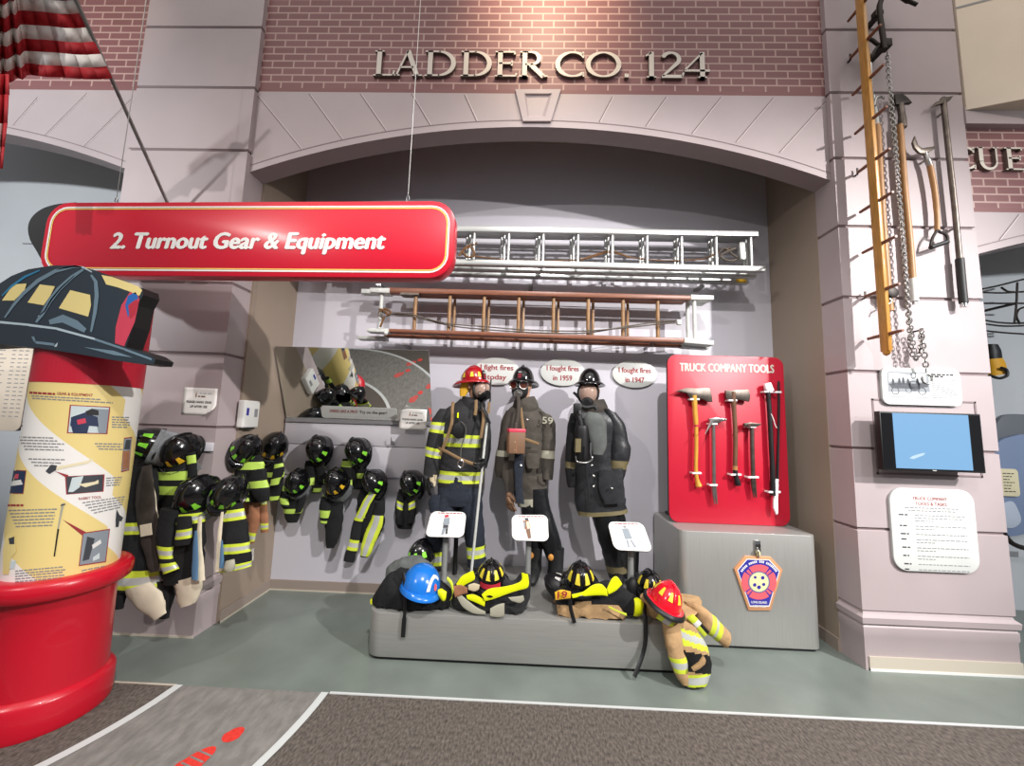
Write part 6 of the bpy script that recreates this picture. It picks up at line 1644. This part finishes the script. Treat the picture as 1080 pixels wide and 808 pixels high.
# gas mask and canister
b = MB(); b.ball(hc+fd*.055+V((0, 0, -.03)), (.07, .068, .085), 'rubber', 18); b.build('mask_face', root)
for k in (-1, 1):
    b = MB(); c = hc+fd*.105+sd*.038*k+V((0, 0, .012)); n2 = (fd+sd*.35*k).normalized(); b.tube([c-n2*.02, c+n2*.012], [.034, .034], 'lens_brown', 16); b.build('mask_lens', root)
    b = MB(); e1 = n2.cross(V((0, 0, 1))).normalized(); e2 = e1.cross(n2); b.tube([c+n2*.012+e1*.035*cos(t*pi/10)+e2*.035*sin(t*pi/10) for t in range(20)], .0055, 'steel', 6, closed=True); b.build('lens_rim', root)
b = MB(); b.tube([hc+fd*.10+V((0, 0, -.055)), hc+fd*.135+V((0, 0, -.065)), hc+fd*.15+V((0, 0, -.07))], [.036, .034, .024], 'steel', 12); b.build('mask_valve', root)
b = MB(); b.tube(curve_pts([hc+fd*.13+V((0, 0, -.08)), P(547, 428, Y-.17), P(546, 440, Y-.19), P(543, 456, Y-.20)], 8), .018, 'cloth_brown', 10); b.build('breathing_hose', root)
cc = P(544, 466.5, Y-.20); dx = V((.062, .02, 0))
b = MB(); b.obox(cc, dx, (-.012, .035, 0), (0, 0, .085), 'leather'); b.build('canister', root, bevel=.008)
b = MB(); b.obox(cc+V((0, 0, .09)), dx*1.03, (-.012, .037, 0), (0, 0, .014), 'print_pink'); b.build('canister_lid', root, bevel=.005)
b = MB(); b.obox(cc+V((-.024, -.037, -.01)), (.034, .002, 0), (0, .002, 0), (0, 0, .07), 'cloth_rust'); lb = b.build('canister_label', root)
b = MB()
for i in range(4): b.box(cc.x-.048, cc.x-.004-.008*(i % 2), cc.y-.041, cc.y-.0395, cc.z-.06+.03*i, cc.z-.052+.03*i, 'label_cream')
b.build('label_print', lb)
b = MB(); b.tube([cc+V((-.005, 0, .10)), cc+V((-.005, 0, .15))], .018, 'steel_dark', 10); b.build('canister_neck', root)
pxtube(root, 'shoulder_strap', [(553, 463, Y-.19), (560, 465.5, Y-.18), (568, 468.5, Y-.14)], .0125, 'webbing', Y, flat=.35)
pxtube(root, 'shoulder_strap', [(549, 430, Y-.13), (551, 445, Y-.17), (553, 460, Y-.18)], .012, 'webbing', Y, flat=.35)
for q in ((556, 443), (549, 491), (547, 478)):
    b = MB(); b.ball(P(q[0], q[1], Y-.165), .012, 'steel', 8); b.build('coat_clasp', root)
helmet('fire_helmet', 'black leather style helmet with a pale lettered front shield worn by the middle mannequin', 552, 395, Y, (-2, 0, -14), 'black_gloss', 'patch_yellow', s=.86, shield='black', patches=(), ss=.62)

# ---- rightmost: 1947 rubber coat
Y = 3.10
root = thing('mannequin', V((P(645, 612, Y).x, Y, PLZ)), 'mannequin in a black rubber coat with a breathing bag on its chest, rightmost of three', 'mannequin')
J = dict(pelvis=(635, 525), waist=(630, 495), chest=(627, 455), neck=(625, 430), jaw=(621, 420, -.02), head=(622, 411), crown=(622, 400), shl=(606, 444), ell=(603, 472), wrl=(602, 506), shr=(647, 445), elr=(653, 475), wrr=(650, 503),
         hipl=(632, 530), knl=(643, 565), anl=(652, 602), tol=(648, 612, -.12), hipr=(643, 530, .02), knr=(652, 564, .04), anr=(663, 600, .04))
body(root, J, Y)
hc = P(621, 413, Y); fd = V((-.30, -1, -.05)).normalized(); sd = fd.cross(V((0, 0, 1))).normalized()
face(root, hc, fd, .95)
part(root, 'trouser_leg', [(618, 530, 648, 530), (624, 546, 652, 546), (629, 562, 654, 562), (634, 580, 657, 580), (639, 597, 660, 597), (642, 609, 662, 608)], Y-.01, 'rubber_pants', [(595.5, 602, 'stripe_olive', 'stripe_olive')], dr=.8)
part(root, 'trouser_leg', [(634, 530, 656, 530), (640, 550, 660, 550), (648, 572, 664, 570), (656, 590, 668, 590), (659, 605, 671, 604)], Y+.03, 'rubber_pants', [(592, 599, 'stripe_orange', 'stripe_orange')], dr=.8)
boot(root, 652, 603, Y, (-.3, -1, 0)); boot(root, 665, 602, Y+.03, (.3, -1, 0))
part(root, 'coat', [(614, 428, 636, 427), (607, 433, 645, 434), (601, 444, 654, 446), (601, 465, 652, 468), (602, 490, 653, 490), (605, 515, 657, 515), (609, 543, 661, 540)], Y, 'rubber_coat', [(535.5, 543, 'stripe_olive', 'stripe_olive')], dr=.52, n=28)
part(root, 'coat_collar', [(613, 424, 637, 421), (611, 431, 641, 430), (613, 438, 640, 436)], Y-.01, 'cloth_brown', dr=.7, wr=.03)
part(root, 'sleeve', [(602, 436, 616, 435), (599, 447, 611, 447), (597, 465, 609, 466), (596, 486, 608, 487), (597, 505, 607, 506), (599, 514, 607, 514)], Y-.03, 'cloth_black', [(487, 493, 'stripe_olive', 'stripe_olive')], dr=.85)
part(root, 'sleeve', [(634, 430, 650, 436), (640, 446, 659, 448), (642, 460, 662, 462), (641, 476, 665, 477), (641, 492, 661, 494), (644, 507, 656, 510)], Y-.04, 'rubber_coat', [(485.5, 494, 'stripe_olive', 'stripe_olive')], dr=.8)
part(root, 'coat_skirt_flap', [(631, 496, 657, 494), (631, 514, 658, 512), (637, 532, 659, 530)], Y-.13, 'rubber_coat', dr=.18)
b = MB(); b.tube(curve_pts([P(x, y, Y-.17) for x, y in ((618, 496), (620, 515), (621, 540))], 4), .004, 'black_oil', 6); b.build('coat_opening', root)
for q in ((626, 502), (626, 513), (645, 515), (624, 491)):
    b = MB(); b.ball(P(q[0], q[1], Y-.172), .011, 'steel', 8); b.build('coat_clasp', root)
# breathing set
b = MB(); b.ball(hc+fd*.05+V((0, 0, -.015)), (.076, .07, .092), 'lens_clear', 18); b.build('mask_lens', root)
b = MB(); b.tube([hc+fd*.045+sd*.080*cos(t*pi/12)+V((0, 0, .096*sin(t*pi/12)-.015)) for t in range(24)], .011, 'black', 8, closed=True); b.build('mask_seal', root)
b = MB(); b.tube([hc+fd*.06+V((0, 0, -.085)), hc+fd*.11+V((0, 0, -.09)), hc+fd*.135+V((0, 0, -.095))], [.05, .042, .028], 'rubber', 12); b.build('mask_chin', root)
b = MB(); b.tube([hc+fd*.03+sd*.08+V((0, 0, -.05)), hc-sd*.0+sd*.10+V((0, 0, -.03)), hc+sd*.125-fd*.03+V((0, 0, -.01))], .012, 'black', 8); b.build('mask_strap', root)
b = MB(); b.obox(P(609, 431, Y-.19), (.03, 0, 0), (0, .03, 0), (0, 0, .04), 'black'); b.build('regulator', root, bevel=.008)
b = MB(); b.tube(curve_pts([P(x, y, Y-.19) for x, y in ((612, 428), (618, 430), (627, 429), (629, 433))], 5), .016, 'rubber', 10); b.build('breathing_hose', root)
b = MB(); b.tube(curve_pts([P(x, y, Y-.20) for x, y in ((609, 436), (612, 445), (613, 452))], 5), .022, 'rubber', 10); b.build('breathing_hose', root)
b = MB(); b.tube([P(611.5, 433, Y-.225), P(612, 437, Y-.225)], .012, 'chrome', 10); b.build('fitting', root)
part(root, 'breathing_bag', [(620, 434, 631, 436), (616, 442, 638, 442), (619, 455, 640, 456), (623, 470, 640, 470), (625, 479, 636, 480)], Y-.20, 'cloth_grey', dr=.45, wr=.04)
part(root, 'oxygen_cylinder', [(607, 449, 620, 449), (606, 456, 621, 456), (606, 478, 621, 479), (608, 487, 620, 487)], Y-.20, 'black', dr=.9, wr=0)
b = MB(); b.prism([P(x, y, Y-.30) for x, y in ((607.5, 463), (613, 463), (612.5, 477), (607, 477))], (0, .07, 0), 'stripe_olive'); b.build('cylinder_label', root)
b = MB(); b.tube(curve_pts([P(x, y, Y-.29) for x, y in ((623, 467), (623, 480), (625, 484), (619, 488), (609, 487), (607, 481))], 5), .007, 'chrome', 8); b.build('wire_frame', root)
helmet('fire_helmet', 'plain black round-brimmed helmet worn by the rightmost mannequin', 622, 397, Y, (-3, 0, -18), 'black_gloss', 'patch_yellow', s=.86, brim='round', patches=(), comb=False)

# ================================================================== PEDESTAL SIGNS
def pedestal(label, c4, Yc, base, fig):
    n = V((0, -cos(R(38)), sin(R(38)))); c = P(sum(p[0] for p in c4)/4, sum(p[1] for p in c4)/4, Yc)
    q = [PPL(x, y, c, n) for x, y in c4]
    cc_ = sum(q, V())/4; bx = P(base, c4[2][1], cc_.y+.03).x
    root = thing('pedestal_sign', V((bx, cc_.y+.03, PLZ)), label, 'sign')
    b = MB(); b.prism(quadround([q[1], q[0], q[3], q[2]], .22), -n*.014, 'white', 'black'); b.build('plate', root, bevel=.002)
    b = MB(); b.tube([V((bx, cc_.y+.03, PLZ)), V((bx, cc_.y+.03, cc_.z-.015))], .022, 'grey_post', 14); b.build('post', root)
    b = MB(); b.lathe([(.05, 0), (.05, .008), (.024, .012)], (bx, cc_.y+.03, PLZ), 'grey_post', 24); b.build('foot', root)
    def at(u, v, o=.0012): return q[0]*(1-u)*(1-v)+q[1]*u*(1-v)+q[3]*(1-u)*v+q[2]*u*v + n*o
    b = MB()
    for k, (pts, m) in enumerate(fig): b.poly([at(u, v, .0012+.0004*k) for u, v in pts], m)
    b.build('printed_figure', root)
    b = MB(); up = (q[0]-q[3]).normalized()
    dashes(b, at(.2, .09), at(.88, .09), .007, up, 'ink_red')
    b.build('heading_line', root)
    b = MB()
    for i in range(5): dashes(b, at(.08, .26+.14*i), at(.30-.05*(i % 2), .26+.14*i), .004, up, 'ink_light', i); dashes(b, at(.62, .26+.14*i), at(.92-.06*(i % 2), .26+.14*i), .004, up, 'ink_light', i+5)
    b.build('text_lines', root)
F1 = [([(.40, .16), (.50, .12), (.53, .22), (.42, .26)], 'badge_red'), ([(.40, .28), (.56, .24), (.58, .52), (.40, .54)], 'print_mid'), ([(.42, .54), (.56, .54), (.56, .66), (.42, .66)], 'print_dark'), ([(.42, .66), (.5, .66), (.48, .9), (.41, .92)], 'print_mid'), ([(.5, .68), (.56, .66), (.57, .88), (.52, .9)], 'print_dark')]
F2 = [([(.36, .14), (.46, .13), (.46, .22), (.37, .22)], 'print_dark'), ([(.32, .24), (.48, .22), (.52, .5), (.36, .58)], 'cloth_rust'), ([(.40, .28), (.48, .26), (.5, .5), (.42, .54)], 'label_cream'), ([(.38, .58), (.5, .54), (.52, .9), (.44, .92)], 'leather'), ([(.34, .3), (.38, .28), (.38, .5), (.33, .48)], 'print_mid')]
F3 = [([(.40, .14), (.48, .13), (.48, .22), (.41, .22)], 'ink_grey'), ([(.35, .25), (.53, .23), (.56, .6), (.36, .62)], 'print_mid'), ([(.38, .64), (.43, .64), (.42, .9), (.38, .9)], 'print_mid'), ([(.48, .64), (.53, .63), (.60, .88), (.55, .9)], 'print_mid')]
pedestal('white tilted sign on a grey post before the leftmost mannequin', [(455, 539), (492, 540), (489, 567), (448, 566)], 2.95, 470, F1)
pedestal('white tilted sign on a grey post before the middle mannequin', [(539.5, 543), (577.5, 543), (579, 571), (540, 570)], 2.95, 557.5, F2)
pedestal('white tilted sign on a grey post before the rightmost mannequin', [(640.5, 550), (678, 551), (689, 582), (648, 580)], 2.85, 665, F3)

# ================================================================== HEAPED GEAR ON THE PLATFORM
GH = 'turnout gear heaped on the platform'
Z0 = PLZ+.001
def heap(root, name, rows, Y, m, stripes=(), **k):
    b = MB(); kw = dict(dr=.9, wr=.19, zmin=Z0, n=30, wf=11, sub=6); kw.update(k)
    b.pxloft(rows, Y, kw.pop('dr'), m, stripes, **kw); return b.build(name, root, angle=70)
# far left heap
root = thing('turnout_coat', P(432, 640, 2.66), 'black coat with yellow trim rolled up at the left end of the platform', 'coat', GH)
heap(root, 'body', [(393, 630, 396, 644), (402, 615, 402, 648), (415, 603, 414, 650), (430, 600, 430, 652), (450, 606, 450, 652), (466, 613, 466, 648), (477, 622, 474, 640)], 2.585, 'cloth_black', dr=.55)
heap(root, 'neon_cuff', [(391, 632, 393, 640), (396, 629, 398, 642), (400, 628, 402, 642)], 2.60, 'neon_yellow', dr=.8, n=16)
heap(root, 'neon_trim', [(462, 622, 462, 628), (466, 621, 467, 634), (471, 624, 470, 633)], 2.495, 'neon_yellow', dr=.5, n=14)
heap(root, 'neon_trim', [(472, 608, 471, 612), (477, 613, 475, 618), (479, 622, 477, 630), (476, 630, 474, 634)], 2.55, 'lime', dr=.5, n=12)
b = MB(); b.tube(curve_pts([P(425, 604, 2.50), P(427, 618, 2.482), P(427, 634, 2.478), P(427, 645, 2.475), P(426, 658, 2.475), P(425, 672, 2.475)], 5), [.010]*18+[.014]*8, 'black', 8, flat=.35, ref=(0, 1, 0)); b.build('strap', root)
b = MB(); b.tube([P(414, 650, 2.56), P(418, 647, 2.50)], .01, 'neon_yellow', 6); 
root = thing('gear_bag', P(425, 605, 2.9), 'charcoal bag behind the blue helmet at the left of the platform', 'bag', None)
heap(root, 'body', [(408, 600, 410, 622), (416, 592, 418, 626), (428, 587, 430, 626), (442, 586, 444, 622), (456, 594, 456, 616)], 2.78, 'cloth_grey', dr=.6)
b = MB(); b.tube(curve_pts([P(x, y, 2.72) for x, y in ((418, 606), (422, 602), (427, 604), (424, 609), (418, 608))], 4), .008, 'chrome', 8); b.build('buckle', root)
helmet('fire_helmet', 'black helmet with green patches lying behind the blue helmet', 444, 579, 2.98, (8, 0, -30), 'black_gloss', 'patch_green', s=.86, brim='cap', patches=(-60, -15, 25, 65), pw=11)
helmet('rescue_helmet', 'bright blue rescue helmet with a white arc resting on the black coat', 446, 609, 2.565, (2, 10, 25), 'helmet_blue', 'patch_yellow', s=.94, wx=1.28, sy=1.12, brim='cap', patches=(), comb=False, zoff=.06)
rb = bpy.data.objects['rescue_helmet']
def on_dome(root, name, pts, m, s, k=1.02, wx=1, sy=1):
    a_, b_, h_ = .105*s*wx, .128*s*sy, .150*s
    b = MB(); b.v = []
    vs = [V((a_*sin(az)*cos(el)*k, -b_*cos(az)*cos(el)*k, h_*sin(el)*(cos(el)*0+1)*k*.985)) for az, el in pts]
    n = len(vs)//2
    b.add(vs, [(i, i+1, n+i+1, n+i) for i in range(n-1)], m); return b.build(name, root, local=True)
arcp = [(R(a), R(e)) for a, e in [(2, 10), (6, 28), (16, 42), (30, 49), (44, 46), (54, 36)]] + [(R(a), R(e)) for a, e in [(12, 10), (15, 24), (22, 34), (31, 39), (40, 37), (47, 30)]]
on_dome(rb, 'white_arc', arcp, 'white', .94, 1.03, 1.28, 1.12)
on_dome(rb, 'round_emblem', [(R(a), R(e)) for a, e in [(26, 22), (31, 27), (37, 22)]]+[(R(a), R(e)) for a, e in [(26, 14), (31, 9), (37, 14)]], 'emblem_red', .94, 1.03, 1.28, 1.12)

# second heap
root = thing('turnout_coat', P(520, 645, 2.68), 'grey coat with neon yellow trim heaped under the red badged black helmet', 'coat', GH)
heap(root, 'body', [(475, 622, 478, 640), (484, 611, 488, 648), (500, 606, 504, 652), (520, 612, 522, 655), (540, 612, 540, 654), (552, 604, 552, 646), (560, 607, 559, 630)], 2.59, 'cloth_char', dr=.55)
def swath(root, name, rows, Y, m, **k):
    return heap(root, name, rows, Y-.012, m, dr=.13, n=14, wr=.06, **k)
swath(root, 'neon_trim', [(481, 616, 486, 620), (487, 608, 492, 616), (494, 604, 500, 612), (499, 602, 501, 608)], 2.540, 'neon_yellow')
swath(root, 'neon_trim', [(492, 628, 493, 632), (500, 627, 500, 635), (512, 633, 511, 640)], 2.500, 'neon_yellow')
swath(root, 'neon_trim', [(508, 627, 512, 634), (516, 621, 520, 632), (530, 619, 534, 627), (543, 616, 546, 623), (550, 612, 557, 619), (550, 604, 557, 606)], 2.490, 'neon_yellow')
swath(root, 'reflective_stripe', [(482, 630, 487, 628), (488, 640, 494, 634), (499, 647, 504, 641), (512, 648, 512, 645)], 2.500, 'silver_dull')
swath(root, 'reflective_stripe', [(517, 642, 517, 650), (525, 638, 525, 651), (532, 636, 532, 650)], 2.485, 'silver_dull')
swath(root, 'reflective_stripe', [(536, 630, 540, 634), (545, 629, 548, 636), (552, 628, 553, 633)], 2.495, 'silver_dull')
swath(root, 'rust_lining', [(478, 618, 480, 630), (486, 617, 488, 627), (493, 620, 493, 626)], 2.510, 'cloth_rust')
swath(root, 'glove', [(494, 617, 494, 622), (500, 615, 500, 624), (506, 617, 505, 622)], 2.505, 'glove_tan')
hm, mx_, lc_ = helmet('fire_helmet', 'black helmet with yellow patches and a red front band resting on the grey coat', 518, 602, 2.60, (12, 0, 4), 'black_gloss', 'patch_yellow', s=.86, brim='round', patches=(-95, -52, -12, 28, 68, 110), pw=11, pe=(24, 9))
on_dome(hm, 'red_band', [(R(a), R(16)) for a in range(-46, 47, 8)]+[(R(a), R(2)) for a in range(-46, 47, 8)], 'badge_red', .86, 1.06)

# third heap
root = thing('turnout_coat', P(625, 655, 2.65), 'black and tan coat with yellow bands and a 19 patch folded on the platform', 'coat', GH)
heap(root, 'body', [(585, 624, 588, 650), (592, 620, 595, 655), (612, 617, 612, 658), (632, 612, 630, 661), (648, 614, 648, 661), (658, 624, 658, 654)], 2.575, 'cloth_black', dr=.5, n=36,
     matfn=lambda t, th: 'cloth_tan' if (4.5+.10*sin(t*2.3) < th < 6.27) else None)
heap(root, 'sleeve', [(640, 614, 646, 640), (656, 618, 656, 646), (668, 627, 666, 648), (676, 632, 672, 649)], 2.57, 'cloth_black', dr=.8)
heap(root, 'neon_cuff', [(668, 630, 667, 648), (675, 632, 674, 648), (682, 639, 680, 646)], 2.55, 'neon_yellow', dr=.9, n=18)
swath(root, 'neon_trim', [(585, 625, 586, 633), (592, 622, 594, 632), (602, 624, 602, 631)], 2.485, 'patch_gold')
swath(root, 'neon_trim', [(603, 627, 604, 631), (615, 624, 616, 629), (625, 617, 628, 628), (634, 616, 637, 628), (640, 622, 641, 629)], 2.485, 'neon_yellow')
swath(root, 'neon_trim', [(640, 621, 642, 627), (645, 611, 650, 623), (650, 608, 656, 617), (654, 612, 656, 616)], 2.490, 'neon_yellow')
swath(root, 'yellow_piping', [(642, 639, 642, 641), (652, 644, 652, 646), (661, 647, 661, 650)], 2.49, 'lime')
b = MB(); b.text('19', P(588, 631.5, 2.455), P(598, 631, 2.455), V((0, 0, .045)), 'ink_red', .001, heavy=.03); b.build('number', root)
b = MB(); b.tube(curve_pts([P(601, 632, 2.475), P(602, 642, 2.475), P(604, 650, 2.475), P(606, 657, 2.475)], 5), .012, 'black', 8, flat=.35, ref=(0, 1, 0)); b.build('strap', root)
helmet('fire_helmet', 'black helmet with yellow patches on the black and tan coat', 612, 604, 2.60, (10, 0, -6), 'black_gloss', 'patch_yellow', s=.86, brim='trad', patches=(-100, -58, -14, 30, 72, 112), pw=11, pe=(16, 10))
hm, mx_, lc_ = helmet('fire_helmet', 'black helmet lying on its side with white letters left of the tan coat', 583, 614, 2.74, (10, -62, -20), 'black', 'white', s=.72, brim='trad', patches=(60, 95), edge='leather', pw=9)
helmet('fire_helmet', 'black helmet with yellow patches half hidden behind the bright red helmet', 686, 612, 2.72, (8, 0, 8), 'black_gloss', 'patch_yellow', s=.8, brim='cap', patches=(-95, -50, -8, 35, 80), pw=11, pe=(16, 10))
b = MB(); b.ball(P(668, 622, 2.78), (.05, .05, .085), 'rubber', 14)
tag(b.build('rubber_boot', loc=P(668, 630, 2.78)), 'dark rubber piece standing behind the rightmost sign post', 'boot')

# draped tan coat
root = thing('turnout_coat', P(725, 725, 2.40), 'tan coat with lime and silver stripes draped over the right corner of the platform', 'coat', GH)
Yd = [2.62, 2.54, 2.45, 2.42, 2.41, 2.405, 2.40, 2.40]
br = [(678, 628, 738, 630, 2.66), (686, 640, 738, 640, 2.56), (697, 652, 732, 654, 2.455), (699, 668, 738, 668, 2.43), (703, 684, 747, 684, 2.42), (708, 700, 750, 700, 2.41), (713, 714, 750, 712, 2.40), (722, 724, 744, 726, 2.39)]
b = MB()
lo_s = band(5.75, 6.85, 'lime') + band(3.05, 3.95, 'lime')
b.pxloft(br, 2.45, .30, 'cloth_tan', [], wr=.08, zmin=.004, n=32, sub=8,
         matfn=lambda t, th: ('black' if (4.15 < t+.9*(th-5.2)*0+(.35*(5.2-th)) < 5.6 and 4.35 < th < 6.1) else None) or ('silver' if (5.9 < t < 6.5 and 4.0 < th < 6.28) else 'lime' if (5.65 < t < 6.8 and 3.9 < th < 6.28) else None)
         or ('silver' if (2.95 < t+.45*(5.2-th) < 3.45 and 4.4 < th < 6.28) else 'lime' if (2.65 < t+.45*(5.2-th) < 3.85 and 4.4 < th < 6.28) else None))
b.build('body', root, angle=70)
part(root, 'sleeve', [(688, 640, 704, 640, 2.50), (697, 650, 714, 650, 2.44), (700, 664, 718, 664, 2.40), (703, 680, 720, 680, 2.375), (707, 697, 724, 697, 2.365), (713, 712, 726, 712, 2.36), (719, 722, 726, 722, 2.36)], 2.4, 'cloth_tan', [(692, 708, 'lime')], dr=.6, zmin=.004, wr=.12, ymax=None)
part(root, 'sleeve', [(722, 634, 730, 652, 2.58), (737, 637, 735, 658, 2.53), (750, 647, 744, 668, 2.50), (762, 659, 755, 676, 2.49), (770, 668, 765, 683, 2.49)], 2.5, 'cloth_tan', [], dr=.7, wr=.12, ymax=None, matfn=lambda t, th: 'silver' if 2.3 < t < 2.7 else 'lime' if 2.0 < t < 3.0 else None)
heap(root, 'coat_fold', [(675, 628, 678, 644), (684, 622, 687, 652), (694, 626, 698, 660), (704, 640, 708, 664)], 2.56, 'cloth_tan', dr=.35)
part(root, 'collar', [(692, 652, 699, 645, 2.42), (701, 658, 709, 650, 2.40), (707, 662, 713, 656, 2.39)], 2.4, 'lime', dr=.3, ymax=None, matfn=lambda t, th: 'silver' if .6 < t < 1.4 else None)
part(root, 'inner_stripe', [(724, 652, 731, 648, 2.42), (732, 660, 738, 655, 2.42), (742, 672, 748, 666, 2.44)], 2.42, 'lime', dr=.3, ymax=None, matfn=lambda t, th: 'white' if .7 < t < 1.2 else 'black' if 4.9 < th < 6.2 and t > .7 else None)
part(root, 'cuff_lining', [(718, 721, 732, 725, 2.385), (724, 726, 742, 727, 2.385)], 2.385, 'black', dr=.5, zmin=.003, ymax=None)
b = MB()
b.prism([P(x, y, 2.312) for x, y in ((730, 706), (738, 700), (743, 693), (745, 697), (744, 701), (738, 706), (732, 709))], (0, .02, 0), 'cloth_tan'); b.build('pocket_tab', root, bevel=.004)
b = MB(); b.tube(curve_pts([P(681, 634, 2.56), P(680, 645, 2.50), P(681, 655, 2.475), P(681, 675, 2.47), P(678, 690, 2.46), P(673, 704, 2.43), P(669, 714, 2.41)], 6), [.013]*37, 'black', 8, flat=.3, ref=(0, 1, 0))
q = PZ(667, 716, .006)
tag(b.build('hanging_strap', loc=P(681, 634, 2.56)), 'long black strap hanging down the platform front left of the tan coat', 'strap')
helmet('fire_helmet', 'bright red helmet with yellow patches on top of the draped tan coat', 705, 626, 2.44, (8, 20, 0), 'helmet_red_bright', 'patch_yellow', s=.86, brim='round', patches=(-100, -58, -16, 26, 66, 108), pw=9, pe=(26, 8), edge='black')
